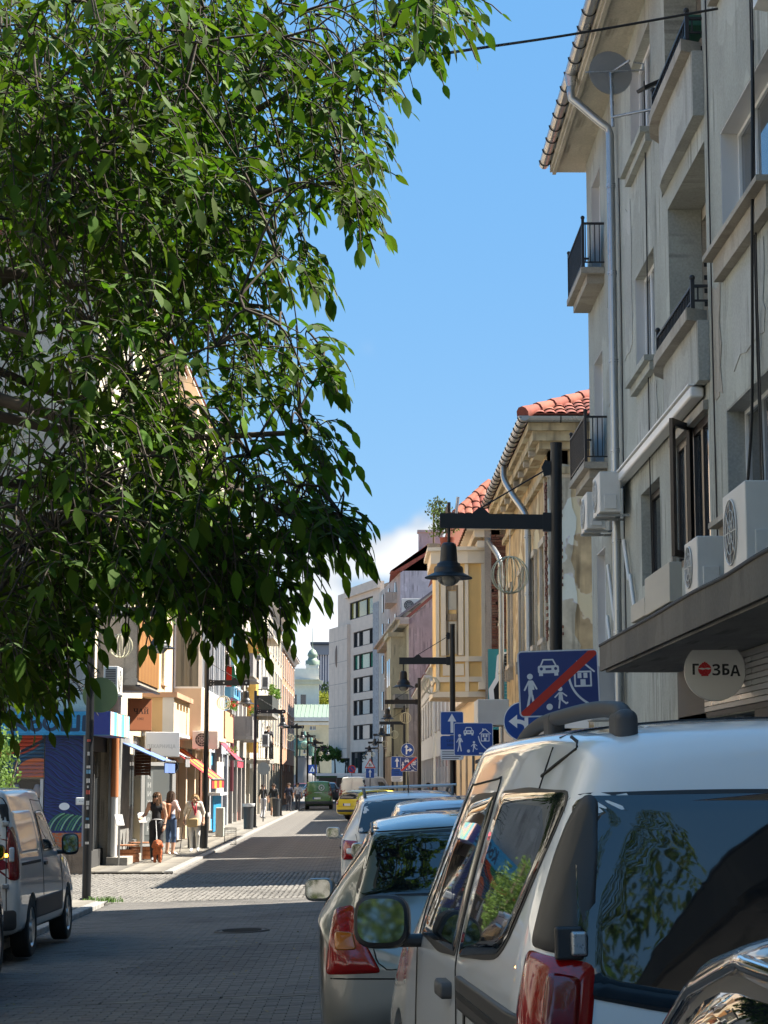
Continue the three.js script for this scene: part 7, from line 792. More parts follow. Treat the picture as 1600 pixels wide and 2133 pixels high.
// ---- generic estate and SUV bodies used further along
function wagon(label, category, o) {
  const h = o.h ?? 1.5, k = h / 1.5, c = makeCar(label, category, { name: o.name, L: 4.5, hw: 0.88, axR: 0.9, axF: 3.6, wr: o.wr ?? 0.32, paint: o.paint, nz: 60, np: 26, slant: 0, bulge: 0.04, rim: o.rim, group: o.group,
    st: [[0, 0.4, 0.76, 0.8 * k, 0.76, 1.0 * k, 0.66], [0.05, 0.32, 0.83, 0.9 * k, 0.82, 1.12 * k, 0.68], [0.2, 0.27, 0.87, 0.97 * k, 0.855, 1.33 * k, 0.64], [0.38, 0.25, 0.88, 0.98 * k, 0.86, 1.43 * k, 0.63], [0.7, 0.25, 0.88, 0.98 * k, 0.865, 1.47 * k, 0.64], [1.6, 0.25, 0.88, 0.97 * k, 0.865, 1.5 * k, 0.65], [2.5, 0.25, 0.88, 0.96 * k, 0.86, 1.47 * k, 0.64], [2.9, 0.25, 0.88, 0.95 * k, 0.855, 1.32 * k, 0.64], [3.35, 0.25, 0.88, 0.94 * k, 0.84, 1.03 * k, 0.7], [4.0, 0.25, 0.86, 0.85 * k, 0.8, 0.93 * k, 0.68], [4.35, 0.3, 0.78, 0.74 * k, 0.72, 0.8 * k, 0.6], [4.5, 0.38, 0.64, 0.62 * k, 0.6, 0.68 * k, 0.5]] });
  const y = (v) => v * k; hatchTrim(c, { side: [[[0.42, y(1.04), 0.03], [0.6, y(1.36), 0.1], [1.35, y(1.4), 0.04], [1.4, y(1.03), 0.03]], [[1.48, y(1.03), 0.03], [1.45, y(1.4), 0.04], [2.4, y(1.4), 0.1], [3.05, y(1.0), 0.04]]], gaps: [[[1.44, 0.4], [1.44, y(1.0)]], [[2.65, 0.4], [2.75, y(0.95)]]], handles: [[1.62, y(0.88)], [0.8, y(0.9)]], mir: [2.85, y(1.0)], mirM: o.mirM ?? o.paint, rear: mx([[-0.56, y(1.4), 0.06], [-0.66, y(1.06), 0.05]]), wind: mx([[-0.56, y(1.4), 0.1], [-0.66, y(1.06), 0.05]]), tail: o.tail ?? [[-0.83, y(0.78)], [-0.62, y(0.78)], [-0.64, y(1.0)], [-0.8, y(1.0)]], tailIn: [[-0.8, y(0.84)], [-0.66, y(0.84)], [-0.66, y(0.9)], [-0.8, y(0.9)]], plate: [y(0.78), o.text], rearGaps: [[[-0.68, y(1.05)], [-0.6, y(0.7)], [0.6, y(0.7)], [0.68, y(1.05)]]], bumper: mx([[-0.7, 0.4], [-0.72, 0.52]]), head: [[4.0, y(0.74)], [4.36, y(0.66)], [4.36, y(0.74)], [4.05, y(0.82)]] });
  if (o.rails) { for (const s of [-1, 1]) add('roof_rail', [tube([[s * 0.55, y(1.44), c.Z(0.6)], [s * 0.56, y(1.52), c.Z(0.8)], [s * 0.57, y(1.54), c.Z(1.6)], [s * 0.56, y(1.52), c.Z(2.4)], [s * 0.55, y(1.44), c.Z(2.6)]], 0.02, 6, 24)], MT.plasticGrey, c.t); add('cross_bar', [rbox(1.26, 0.03, 0.07, 0.012, 0, y(1.56), c.Z(1.0)), rbox(1.26, 0.03, 0.07, 0.012, 0, y(1.56), c.Z(1.9))], MT.steel, c.t); add('aerial', bar([0, y(1.49), c.Z(0.75)], [0, y(1.49) + 0.2, c.Z(0.65)], 0.008), MT.black, c.t); }
  return c;
}
{
  const silver = carPaint([0.38, 0.41, 0.45], { metalness: 0.5 }), whiteP = carPaint([0.58, 0.58, 0.56]);
  park(wagon('light blue silver estate car parked between the silver hatchback and the white SUV', 'car', { paint: silver, h: 1.56, text: 'СВ 8120 АР' }).t, 0.98, 19.2, -0.03);
  const suv = wagon('white SUV with silver cross bars on the roof and red corner light', 'car', { paint: whiteP, h: 1.66, rails: true, wr: 0.35, text: 'РВ 2746 ТН', tail: [[-0.86, 0.86], [-0.66, 0.86], [-0.66, 1.08], [-0.84, 1.1]] }); park(suv.t, 0.60, 26.6, 0.0);
  park(wagon('dark hatchback parked beyond the white SUV', 'car', { paint: carPaint([0.03, 0.035, 0.045]), h: 1.47, text: 'СА 3381 ВК' }).t, 0.95, 34.5, 0);
  park(wagon('grey hatchback parked before the yellow car', 'car', { paint: carPaint([0.12, 0.125, 0.13], { metalness: 0.4 }), h: 1.47, text: 'СВ 6614 МН' }).t, 0.95, 50, 0);
  park(wagon('blue hatchback parked near the yellow car', 'car', { paint: carPaint([0.05, 0.09, 0.16], { metalness: 0.3 }), h: 1.47, text: 'СО 1958 КТ' }).t, 1.05, 62, 0);
  park(wagon('bright yellow hatchback backing out at an angle into the street', 'car', { paint: carPaint([0.80, 0.60, 0.01]), h: 1.45, text: 'СВ 9035 ХА' }).t, 0.75, 97, -0.8);
  for (const [i, [x, d, yaw, colr, h, lab]] of [[-3.2, 168, 0.05, [0.04, 0.045, 0.05], 1.7, 'black SUV driving ahead of the green van'], [-5.2, 200, 0.5, [0.16, 0.19, 0.22], 1.6, 'grey blue car turning at the far square'], [-2.6, 214, 1.2, [0.5, 0.5, 0.5], 1.5, 'white car crossing the far square'], [-7.5, 226, 1.35, [0.2, 0.06, 0.05], 1.5, 'dark red car crossing the far square'], [1.2, 222, 1.3, [0.05, 0.06, 0.1], 1.5, 'dark blue car crossing behind the market canopy']].entries()) park(wagon(lab, 'car', { name: i ? 'distant_car' : 'driving_car', paint: carPaint(colr), h, text: 'СВ 2' + i + '47 АВ' }).t, x, d, yaw);
  // dark SUV at the left edge
  const dk = wagon('dark grey SUV with lit amber mirror indicator standing behind the white panel van', 'car', { paint: carPaint([0.055, 0.055, 0.055], { metalness: 0.4 }), h: 1.78, wr: 0.37, text: 'СА 7702 РМ', mirM: MT.black }); park(dk.t, -4.42, 18.1, 0);
  const ind = add('mirror_indicator', rbox(0.03, 0.03, 0.012, 0.008, 1.12, 1.2, dk.Z(2.85) + 0.056), M([0.8, 0.35, 0.02], { emissive: lin(1, 0.42, 0.03), emissiveIntensity: 5 }), dk.t); const il = new THREE.PointLight(new THREE.Color(1, 0.5, 0.1), 0.06, 3); il.position.set(1.12, 1.2, dk.Z(2.85) + 0.1); il.castShadow = true; dk.t.add(il);
}
// ---- panel vans
function panelVan(label, o) {
  const k = (o.h ?? 1.84) / 1.84, c = makeCar(label, 'van', { name: 'panel_van', L: 4.42, hw: 0.9, axR: 0.85, axF: 3.5, wr: 0.32, slant: 0.06, nz: 70, np: 30, paint: o.paint, bulge: 0.02, st: [[0, 0.36, 0.84, 1.1 * k, 0.82, 1.76 * k, 0.66], [0.04, 0.32, 0.885, 1.1 * k, 0.865, 1.80 * k, 0.71], [0.15, 0.28, 0.9, 1.1 * k, 0.885, 1.83 * k, 0.74], [1.5, 0.26, 0.9, 1.08 * k, 0.885, 1.845 * k, 0.74], [2.4, 0.26, 0.9, 1.07 * k, 0.88, 1.84 * k, 0.71], [2.85, 0.26, 0.9, 1.05 * k, 0.875, 1.72 * k, 0.68], [3.2, 0.26, 0.9, 1.03 * k, 0.865, 1.4 * k, 0.7], [3.55, 0.26, 0.89, 1.0 * k, 0.84, 1.12 * k, 0.72], [4.1, 0.27, 0.86, 0.9 * k, 0.8, 1.0 * k, 0.68], [4.32, 0.3, 0.78, 0.76 * k, 0.7, 0.85 * k, 0.58], [4.42, 0.38, 0.66, 0.66 * k, 0.6, 0.72 * k, 0.5]] });
  const { t, win, panel, line, Z, both } = c, S = (p) => p.map(([z, y, r]) => [Z(z), y * k, r]), half = (f) => { f((p) => p.map(([x, y, r]) => [x, y * k, r])); f((p) => p.map(([x, y, r]) => [-x, y * k, r])); };
  both((a, s) => { win(a, S([[1.72, 1.12, 0.04], [1.70, 1.56, 0.06], [2.3, 1.56, 0.1], [2.9, 1.14, 0.04]]), 'side_window'); line(a, S([[1.62, 0.45], [1.62, 1.7], [2.4, 1.68], [3.0, 1.1], [3.0, 0.5]])); panel(a, S([[0.25, 1.0], [1.5, 1.0], [1.5, 1.03], [0.25, 1.03]]), 'slide_rail', gapM, 0.003, 0.008); panel(a, S([[1.1, 0.4], [3.0, 0.4], [3.0, 0.62], [1.1, 0.62]]), 'rubbing_strip', MT.plasticGrey, 0.008, 0.02); panel(a, S([[1.7, 0.96], [1.88, 0.96], [1.88, 1.0], [1.7, 1.0]]), 'door_handle', MT.plasticDark, 0.02, 0.015); panel(a, S([[0.2, 1.12], [0.2, 1.58], [1.45, 1.58], [1.45, 1.12]]), 'blank_panel', o.paint, 0.004, 0.1); panel(a, S([[0.0, 0.85], [0.085, 0.88], [0.12, 1.3], [0.07, 1.42], [0.0, 1.42]]), 'tail_light_side', lampRed2, 0.01, 0.02, 0.006); mirror(t, s * 0.85, 1.16 * k, Z(2.85), s, MT.plasticDark, 0.2, 0.25); panel(a, S([[0.0, 1.45], [0.09, 1.45], [0.16, 1.66], [0.06, 1.66]]), 'pillar_trim', MT.plasticDark, 0.004, 0.02); });
  half((f) => { const l = panel('B', f([[-0.88, 0.86], [-0.80, 0.86], [-0.77, 1.2], [-0.80, 1.42], [-0.86, 1.42]]), 'tail_light', lampRed2, 0.01, 0.025, 0.008); panel('B', f([[-0.85, 1.05], [-0.80, 1.05], [-0.80, 1.2], [-0.85, 1.2]]), 'reversing_lamp', lampClear, 0.022, 0.015, 0.002, l); panel('B', f([[-0.68, 1.18], [-0.06, 1.18], [-0.06, 1.64], [-0.64, 1.64]]), 'door_pressing', o.paint, 0.005, 0.08); line('B', f([[-0.765, 0.48], [-0.765, 1.72], [0, 1.74]]), 0.006); for (const y of [1.45, 0.8]) { const p = c.hit('B', f([[-0.76, y]])[0][0], y * k); add('hinge', rbox(0.07, 0.05, 0.04, 0.01, p.x, y * k, p.z + 0.015), MT.zinc, t); } });
  line('B', [[-0.02, 0.48], [-0.02, 1.74 * k]], 0.006); panel('B', mx([[-0.86, 0.34], [-0.87, 0.55]]), 'bumper', MT.plasticGrey, 0.05, 0.05, 0.015); const pz = c.hit('B', -0.2, 0.8); add('number_plate', box(0.52, 0.115, 0.012, -0.1, 0.74, pz.z + 0.012), plateMat(o.text), t); win('F', mx([[-0.62, 1.64 * k, 0.1], [-0.74, 1.14 * k, 0.05]]), 'windscreen'); return c;
}
park(panelVan('white panel van with dark wing mirror parked on the left before the crossing', { paint: carPaint([0.55, 0.56, 0.55]), text: 'СВ 5540 НК' }).t, -4.52, 23.3, 0, 0.03);
const gv = panelVan('green delivery van with a pale ring emblem driving away down the street', { paint: carPaint([0.06, 0.17, 0.035]), text: 'СА 4418 ВТ' }); park(gv.t, -3.1, 133, 0); { const z = gv.hit('B', 0.25, 1.35).z; add('emblem', [new THREE.TorusGeometry(0.17, 0.028, 6, 24).translate(0.22, 1.42, z + 0.03), box(0.5, 0.03, 0.01, 0.0, 1.12, z + 0.03), box(0.1, 0.1, 0.01, 0.22, 1.42, z + 0.03)], MT.white, gv.t); }
park(panelVan('tall white delivery van parked far down on the right behind the yellow car', { paint: carPaint([0.62, 0.60, 0.55]), h: 2.1, text: 'ТХ 1107 РС' }).t, 0.3, 116, -0.5);
// ---- dark saloon in the near right corner: window arch with bright trim
{
  const c = makeCar('glossy dark saloon behind the white van, its window arch edged in bright trim', 'car', { L: 4.4, hw: 0.87, axR: 0.85, axF: 3.55, wr: 0.31, nz: 90, np: 36, paint: carPaint([0.022, 0.022, 0.03]),
    st: [[0, 0.38, 0.7, 0.85, 0.7, 0.95, 0.6], [0.08, 0.3, 0.8, 0.92, 0.79, 1.02, 0.66], [0.5, 0.24, 0.86, 0.95, 0.83, 1.06, 0.66], [0.9, 0.22, 0.87, 0.96, 0.85, 1.25, 0.6], [1.4, 0.22, 0.87, 0.96, 0.85, 1.42, 0.58], [2.0, 0.22, 0.87, 0.95, 0.85, 1.45, 0.59], [2.5, 0.22, 0.87, 0.94, 0.85, 1.40, 0.59], [2.9, 0.22, 0.87, 0.93, 0.845, 1.22, 0.62], [3.3, 0.22, 0.87, 0.92, 0.83, 0.99, 0.68], [3.9, 0.22, 0.85, 0.82, 0.78, 0.88, 0.66], [4.25, 0.27, 0.77, 0.7, 0.7, 0.75, 0.58], [4.4, 0.36, 0.6, 0.58, 0.56, 0.64, 0.46]] });
  const S = (p) => p.map(([z, y, r]) => [c.Z(z), y, r]);
  for (const a of ['L', 'R']) { c.win(a, S([[0.85, 1.0, 0.03], [1.2, 1.28, 0.2], [1.72, 1.365, 0.05], [1.76, 0.99, 0.03]]), 'side_window'); c.win(a, S([[1.82, 0.99, 0.03], [1.80, 1.37, 0.04], [2.35, 1.355, 0.2], [3.05, 0.985, 0.04]]), 'front_side_window'); c.line(a, S([[0.82, 1.0], [1.1, 1.26], [1.4, 1.36], [1.8, 1.395], [2.2, 1.39], [2.5, 1.33], [2.8, 1.18], [3.1, 0.99]]), 0.013, 'window_trim', MT.chrome); c.line(a, S([[1.79, 0.4], [1.79, 1.38]])); c.line(a, S([[2.9, 0.4], [3.0, 0.95]])); const mh = c.hit(a, c.Z(2.95), 0.99); mirror(c.t, mh.x, 1.02, c.Z(2.95), a === 'L' ? -1 : 1, carPaint([0.022, 0.022, 0.03])); }
  c.win('B', mx([[-0.5, 1.36, 0.08], [-0.6, 1.08, 0.05]]), 'rear_window'); c.win('F', mx([[-0.5, 1.36, 0.08], [-0.62, 1.03, 0.05]]), 'windscreen'); for (const s of [-1, 1]) c.panel('B', [[s * 0.76, 0.72], [s * 0.5, 0.74], [s * 0.52, 0.9], [s * 0.75, 0.9]], 'tail_light', lampRed, 0.01, 0.03, 0.01); const pz = c.hit('B', 0, 0.8); add('number_plate', box(0.52, 0.115, 0.012, 0, 0.8, pz.z + 0.02), plateMat('СВ 3029 МТ'), c.t);
  park(c.t, 1.07, 2.4, 0.02);
}

// ---------------------------------------------------------------- people: one continuous skin meshed from tapered bones, coloured by part
function skinMesh(bones, colorOf, c, half, res, k = 0.035) {                // bones: [a, b, ra, rb, tag]; c = centre, half = half size of the grid
  const mc = new MarchingCubes(res, undefined, false, false, 60000), n = mc.size, f = mc.field, H = n / 2, q = (b, x, y, z) => { const [a, e, ra, rb] = b, dx = e[0] - a[0], dy = e[1] - a[1], dz = e[2] - a[2], px = x - a[0], py = y - a[1], pz = z - a[2], t = clamp((px * dx + py * dy + pz * dz) / (dx * dx + dy * dy + dz * dz || 1e-9)), ex = px - dx * t, ey = py - dy * t, ez = pz - dz * t; return Math.sqrt(ex * ex + ey * ey + ez * ez) - lerp(ra, rb, t); };
  f.fill(10);
  for (const b of bones) { const lo = [], hi = []; for (let i = 0; i < 3; i++) { const m = Math.max(b[2], b[3]) + k + 4 * half / n; lo.push(Math.max(0, Math.floor((Math.min(b[0][i], b[1][i]) - m - c[i]) / half * H + H))); hi.push(Math.min(n - 1, Math.ceil((Math.max(b[0][i], b[1][i]) + m - c[i]) / half * H + H))); } for (let z = lo[2]; z <= hi[2]; z++) for (let y = lo[1]; y <= hi[1]; y++) for (let x = lo[0]; x <= hi[0]; x++) { const id = x + y * n + z * n * n, d = f[id], e = q(b, c[0] + (x - H) / H * half, c[1] + (y - H) / H * half, c[2] + (z - H) / H * half); if (e < d - k) f[id] = e; else if (e < d + k) { const h = 0.5 + 0.5 * (d - e) / k; f[id] = lerp(d, e, h) - k * h * (1 - h); } } }
  for (let i = 0; i < f.length; i++) f[i] = -f[i] / half;
  mc.isolation = 0; mc.update(); const cnt = mc.count, pos = new Float32Array(cnt * 3); for (let i = 0; i < cnt * 3; i++) pos[i] = mc.positionArray[i] * half + c[i % 3];
  let g = new THREE.BufferGeometry(); g.setAttribute('position', new THREE.BufferAttribute(pos, 3)); g = mergeVertices(g, 1e-4); g.computeVertexNormals(); const p = g.attributes.position, col3 = new Float32Array(p.count * 3);
  for (let i = 0; i < p.count; i++) { let best = 1e9, tg; const v = [p.getX(i), p.getY(i), p.getZ(i)]; for (const b of bones) { const e = q(b, ...v); if (e < best) { best = e; tg = b[4]; } } col3.set(colorOf(tg, v), i * 3); }
  g.setAttribute('color', new THREE.BufferAttribute(col3, 3)); return g;
}
const skinMat = M([1, 1, 1], { vertexColors: true, roughness: 0.8 }), SKIN = [0.52, 0.30, 0.20];
// pose: joints for a 1.68 m figure, facing +z (towards the camera); x > 0 is the figure's left
function person(label, o) {
  const t = thing('person', label, 'person', o.group, o.pos, o.turn ?? 0), s = (o.h ?? 1.68) / 1.68; t.scale.setScalar(s);
  const J = { hip: [0, 0.93, 0], waist: [0, 1.08, 0], chest: [0, 1.28, o.lean ?? 0], neck: [0, 1.43, (o.lean ?? 0) * 1.3], head: [0, 1.56, (o.lean ?? 0) * 1.6 + 0.015], shL: [0.165, 1.38, o.lean ?? 0], shR: [-0.165, 1.38, o.lean ?? 0], elL: [0.24, 1.12, 0.0], elR: [-0.24, 1.12, 0.0], haL: [0.25, 0.88, 0.06], haR: [-0.25, 0.88, 0.06], knL: [0.1, 0.49, 0.03], knR: [-0.1, 0.49, 0.03], anL: [0.1, 0.08, -0.02], anR: [-0.1, 0.08, -0.02], ...o.J };
  const hd = J.head, w = o.bulk ?? 1, lw = o.legs ?? 1, b = [[J.hip, J.waist, 0.125 * w, 0.108 * w, 'hip'], [J.waist, J.chest, 0.108 * w, 0.118 * w, 'top'], [[-0.09, J.chest[1] + 0.03, J.chest[2]], [0.09, J.chest[1] + 0.03, J.chest[2]], 0.095 * w, 0.095 * w, 'top'], [J.shR, J.shL, 0.058, 0.058, 'top'], [[0, 1.38, J.chest[2]], J.neck, 0.06, 0.05, 'neck'], [J.neck, [hd[0], hd[1] - 0.04, hd[2]], 0.048, 0.05, 'neck'], [[hd[0], hd[1] + 0.02, hd[2] - 0.01], [hd[0], hd[1] - 0.05, hd[2] + 0.02], 0.085, 0.066, 'head'], [[hd[0], hd[1] - 0.02, hd[2] + 0.085], [hd[0], hd[1] - 0.035, hd[2] + 0.098], 0.012, 0.016, 'head']];
  for (const [S, s1] of [['L', 1], ['R', -1]]) { const sh = J['sh' + S], el = J['el' + S], ha = J['ha' + S], kn = J['kn' + S], an = J['an' + S]; b.push([sh, el, 0.052 * (o.arm ?? 1), 0.04 * (o.arm ?? 1), 'arm'], [el, ha, 0.038, 0.026, 'fore']); const dir = V(...ha).sub(V(...el)).normalize(), p = (a, off, l) => { const q = V(...ha).addScaledVector(dir, a); return [q.x + off, q.y + l, q.z]; }; b.push([ha, p(0.07, 0, 0), 0.028, 0.03, 'hand']); for (let k = 0; k < 4; k++) b.push([p(0.06, 0, 0).map((v, i) => i === 2 ? v + (k - 1.5) * 0.019 : v), p(0.135 - Math.abs(k - 1.4) * 0.012, -s1 * 0.012, 0).map((v, i) => i === 2 ? v + (k - 1.5) * 0.022 : v), 0.011, 0.009, 'hand']); b.push([p(0.02, 0, 0), p(0.07, -s1 * 0.02, 0).map((v, i) => i === 2 ? v + 0.045 : v), 0.011, 0.009, 'hand']);
    b.push([[s1 * 0.085, 0.9, 0], kn, 0.098 * w, 0.066 * lw, 'thigh'], [kn, an, 0.064 * lw, (o.flare ?? 0.045) * 1, 'shin'], [an, [an[0] + s1 * 0.015, 0.035, an[2] + 0.15], 0.042, 0.034, 'foot']); }
  const body = add('body', skinMesh(b, o.color, [0, 0.86, 0.02], 0.95, o.res ?? 100), skinMat, t);
  // face
  const e = []; for (const s1 of [-1, 1]) e.push(new THREE.SphereGeometry(0.011, 8, 6).translate(s1 * 0.03, hd[1] + 0.005, 0.078)); if (!o.back) { const fg = (g) => g.rotateY(o.look ?? 0).translate(hd[0], 0, hd[2]); add('eyes', e.map(fg), M([0.03, 0.02, 0.02]), body); add('mouth', fg(rbox(0.042, 0.01, 0.012, 0.004, 0, hd[1] - 0.068, 0.078)), M([0.35, 0.10, 0.08]), body); if (o.glasses) add('sunglasses', [...[-1, 1].map((s1) => disc(0.026, 0.012, 14).translate(s1 * 0.031, hd[1] + 0.005, 0.092)), box(0.15, 0.008, 0.006, 0, hd[1] + 0.012, 0.085), box(0.006, 0.008, 0.1, 0.076, hd[1] + 0.012, 0.04), box(0.006, 0.008, 0.1, -0.076, hd[1] + 0.012, 0.04)].map(fg), MT.black, body); add('ears', [-1, 1].map((s1) => fg(new THREE.SphereGeometry(0.02, 8, 6).scale(0.5, 1.2, 0.8).translate(s1 * 0.084, hd[1] - 0.01, 0))), M(SKIN), body); }
  // hair: cap of strands
  const hs = [], hl = o.hair?.len ?? 0.05; for (let i = 0; i < 90; i++) { const a = rr(0.35, 2 * Math.PI - 0.35) + Math.PI / 2, el = rr(0.1, 1.5), r = 0.092, p = V(Math.cos(a) * Math.cos(el) * r, 0.025 + Math.sin(el) * r, Math.sin(a) * Math.cos(el) * r - 0.012); const back = Math.max(0, 1 - el / 1.5), down = hl * (0.5 + 0.5 * back); const q = [p, p.clone().multiplyScalar(1.12).add(V(0, -down * 0.4, -0.01)), p.clone().multiplyScalar(1.12).add(V(p.x * 0.25, -down, p.z * 0.1 - 0.01))]; hs.push(taper(q, 0.024, 0.01, 5)); } hs.push(new THREE.SphereGeometry(0.096, 14, 10, 0, 6.284, 0, 1.5).translate(0, 0.022, -0.014).rotateX(-0.12));
  add('hair', hs.map((g) => g.rotateY(o.look ?? 0).translate(...hd)), o.hair?.mat ?? M([0.05, 0.03, 0.02]), body); return t;
}
{
  const black = [0.012, 0.012, 0.014], on = (x, d, lift = 0.05) => [x, G(x, d) + lift, -d];
  const w1 = person('woman in black sleeveless top, black trousers and sunglasses walking a small red dog', { pos: on(-5.17, 49.3), turn: 0.05, look: -0.55, glasses: true, h: 1.7, flare: 0.075, legs: 1.15, hair: { len: 0.42, mat: M([0.20, 0.11, 0.06], { roughness: 0.6 }) }, J: { elR: [-0.27, 1.14, -0.03], haR: [-0.36, 1.06, 0.17], elL: [0.23, 1.1, -0.02], haL: [0.2, 0.86, 0.08], knL: [0.1, 0.5, 0.1], anL: [0.09, 0.08, 0.04], knR: [-0.09, 0.49, 0.0], anR: [-0.07, 0.1, -0.16] }, color: (g, p) => g === 'head' || g === 'hand' || g === 'fore' || g === 'arm' ? SKIN : g === 'neck' ? (p[1] > 1.42 ? SKIN : black) : g === 'foot' ? [0.4, 0.4, 0.4] : g === 'top' && Math.abs(p[0]) > 0.15 ? SKIN : black });
  add('waist_strap', [new THREE.TorusGeometry(0.135, 0.012, 5, 24).rotateX(Math.PI / 2 - 0.15).translate(0, 1.0, 0.0)], M([0.5, 0.5, 0.5]), w1); add('wristband', new THREE.TorusGeometry(0.034, 0.012, 5, 12).rotateX(1.4).translate(0.2, 0.89, 0.07), MT.black, w1);
  const w2 = person('woman in pale pink top and cropped jeans with a brown leather backpack', { pos: on(-5.2, 53.2), turn: 2.5, h: 1.7, back: true, hair: { len: 0.34, mat: M([0.07, 0.04, 0.025]) }, J: { elR: [-0.33, 1.18, -0.04], haR: [-0.16, 1.02, 0.12], haL: [0.27, 0.9, 0.1] }, color: (g, p) => g === 'head' || g === 'hand' || g === 'fore' || g === 'neck' ? SKIN : g === 'arm' ? [0.55, 0.40, 0.38] : g === 'foot' ? [0.6, 0.6, 0.6] : g === 'shin' && p[1] < 0.34 ? SKIN : g === 'thigh' || g === 'shin' || g === 'hip' ? [0.04, 0.075, 0.15] : [0.60, 0.45, 0.43] });
  add('backpack', [rbox(0.3, 0.42, 0.15, 0.05, 0, 1.15, -0.19), rbox(0.22, 0.16, 0.06, 0.02, 0, 1.03, -0.28)], M([0.26, 0.09, 0.035], { roughness: 0.5 }), w2);
  const cream = [0.62, 0.54, 0.44], w3 = person('older woman in cream blouse and white trousers with red scarf, beige bag and cane', { pos: on(-4.78, 55.7), turn: 0.0, h: 1.62, bulk: 1.15, lean: 0.05, arm: 1.45, hair: { len: 0.09, mat: M([0.42, 0.28, 0.14], { roughness: 0.7 }) }, J: { head: [0.02, 1.53, 0.13], elR: [-0.27, 1.13, -0.01], haR: [-0.29, 0.9, 0.1], elL: [0.26, 1.12, 0.0], haL: [0.27, 0.88, 0.1], knR: [-0.09, 0.49, 0.06], anR: [-0.08, 0.08, 0.03], anL: [0.09, 0.09, -0.1] }, color: (g, p) => g === 'head' || g === 'hand' || g === 'neck' ? SKIN : g === 'fore' ? (p[1] > 1.0 ? cream : SKIN) : g === 'foot' ? [0.7, 0.7, 0.68] : g === 'arm' || g === 'top' || g === 'hip' && p[1] > 0.9 ? cream : [0.68, 0.66, 0.6] });
  add('blouse', lathe([[0.255, 0.76], [0.25, 0.78], [0.215, 1.0], [0.185, 1.2], [0.15, 1.36], [0.09, 1.42]], 20).scale(1.1, 1, 0.75).translate(0, 0, 0.02), M(cream, { roughness: 0.9, side: THREE.DoubleSide }), w3); add('scarf', [tube([[-0.07, 1.42, 0.1], [-0.03, 1.3, 0.19], [0.02, 1.18, 0.19], [0.04, 1.05, 0.2]], 0.024, 6), tube([[0.08, 1.42, 0.1], [0.05, 1.28, 0.18], [0.06, 1.12, 0.19]], 0.022, 6)], M([0.45, 0.04, 0.06]), w3); 
  const bag = thing('handbag', 'beige shoulder bag carried by the woman with the cane', 'bag', null, on(-4.82, 55.5, 0.86)); add('pouch', rbox(0.32, 0.24, 0.1, 0.04), M([0.46, 0.33, 0.16], { roughness: 0.6 }), bag); add('strap', tube([[-0.14, 0.1, 0], [-0.05, 0.35, 0.02], [0.1, 0.6, -0.1]], 0.012, 5), M([0.40, 0.28, 0.13]), bag);
  const cn = thing('walking_cane', 'thin walking cane held by the older woman', 'cane', null, on(-5.07, 55.58)); add('shaft', bar([-0.09, 0, 0.1], [0.0, 0.85, 0], 0.012), M([0.12, 0.1, 0.12]), cn); add('grip', bar([-0.02, 0.85, -0.05], [0.02, 0.86, 0.07], 0.016), M([0.2, 0.1, 0.06]), cn);
  // dog
  const fur = [0.30, 0.075, 0.02], dg = thing('dog', 'small curly reddish brown dog on a leash in front of the woman in black', 'dog', null, on(-5.06, 48.6), 0.1), db = [[[0, 0.3, -0.18], [0, 0.31, 0.1], 0.085, 0.1, 'f'], [[0, 0.33, 0.1], [0, 0.44, 0.16], 0.075, 0.06, 'f'], [[0, 0.48, 0.17], [0, 0.47, 0.2], 0.085, 0.075, 'f'], [[0, 0.455, 0.22], [0, 0.44, 0.3], 0.045, 0.036, 'f'], [[0.075, 0.5, 0.16], [0.1, 0.4, 0.17], 0.035, 0.045, 'f'], [[-0.075, 0.5, 0.16], [-0.1, 0.4, 0.17], 0.035, 0.045, 'f'], [[0, 0.35, -0.22], [0, 0.46, -0.28], 0.03, 0.04, 'f']]; for (const sx of [-1, 1]) db.push([[sx * 0.06, 0.27, 0.1], [sx * 0.06, 0.13, 0.12], 0.05, 0.036, 'f'], [[sx * 0.06, 0.13, 0.12], [sx * 0.06, 0.03, 0.12], 0.036, 0.036, 'f'], [[sx * 0.06, 0.27, -0.15], [sx * 0.065, 0.2, -0.1], 0.06, 0.045, 'f'], [[sx * 0.065, 0.2, -0.1], [sx * 0.065, 0.12, -0.2], 0.042, 0.034, 'f'], [[sx * 0.065, 0.12, -0.2], [sx * 0.065, 0.03, -0.18], 0.034, 0.036, 'f']);
  const dbody = add('body', skinMesh(db, (g, p) => { const k = 0.75 + 0.5 * hash2(Math.round(p[0] * 60), Math.round(p[1] * 60), Math.round(p[2] * 60)); return fur.map((v) => v * k); }, [0, 0.28, 0.02], 0.36, 72, 0.03), skinMat, dg); add('nose', new THREE.SphereGeometry(0.016, 8, 6).translate(0, 0.45, 0.335), MT.black, dbody); add('eyes', [-1, 1].map((s) => new THREE.SphereGeometry(0.012, 8, 6).translate(s * 0.04, 0.5, 0.25)), MT.black, dbody);
  const p0 = V(...on(-5.17, 49.3)); tag(add('leash', tube([[p0.x + 0.0, p0.y + 1.0, p0.z + 0.15], [p0.x + 0.06, p0.y + 0.62, p0.z + 0.45], [-5.06, G(-5.06, 48.6) + 0.42, -48.52]], 0.01, 5, 20), M([0.5, 0.5, 0.5])), 'grey dog leash from the waist of the woman in black', 'leash');
  const plain = (top, leg) => (g, p) => g === 'head' || g === 'hand' || g === 'neck' || g === 'fore' ? SKIN : g === 'foot' ? [0.1, 0.1, 0.1] : g === 'thigh' || g === 'shin' || (g === 'hip' && p[1] < 1.0) ? leg : top;
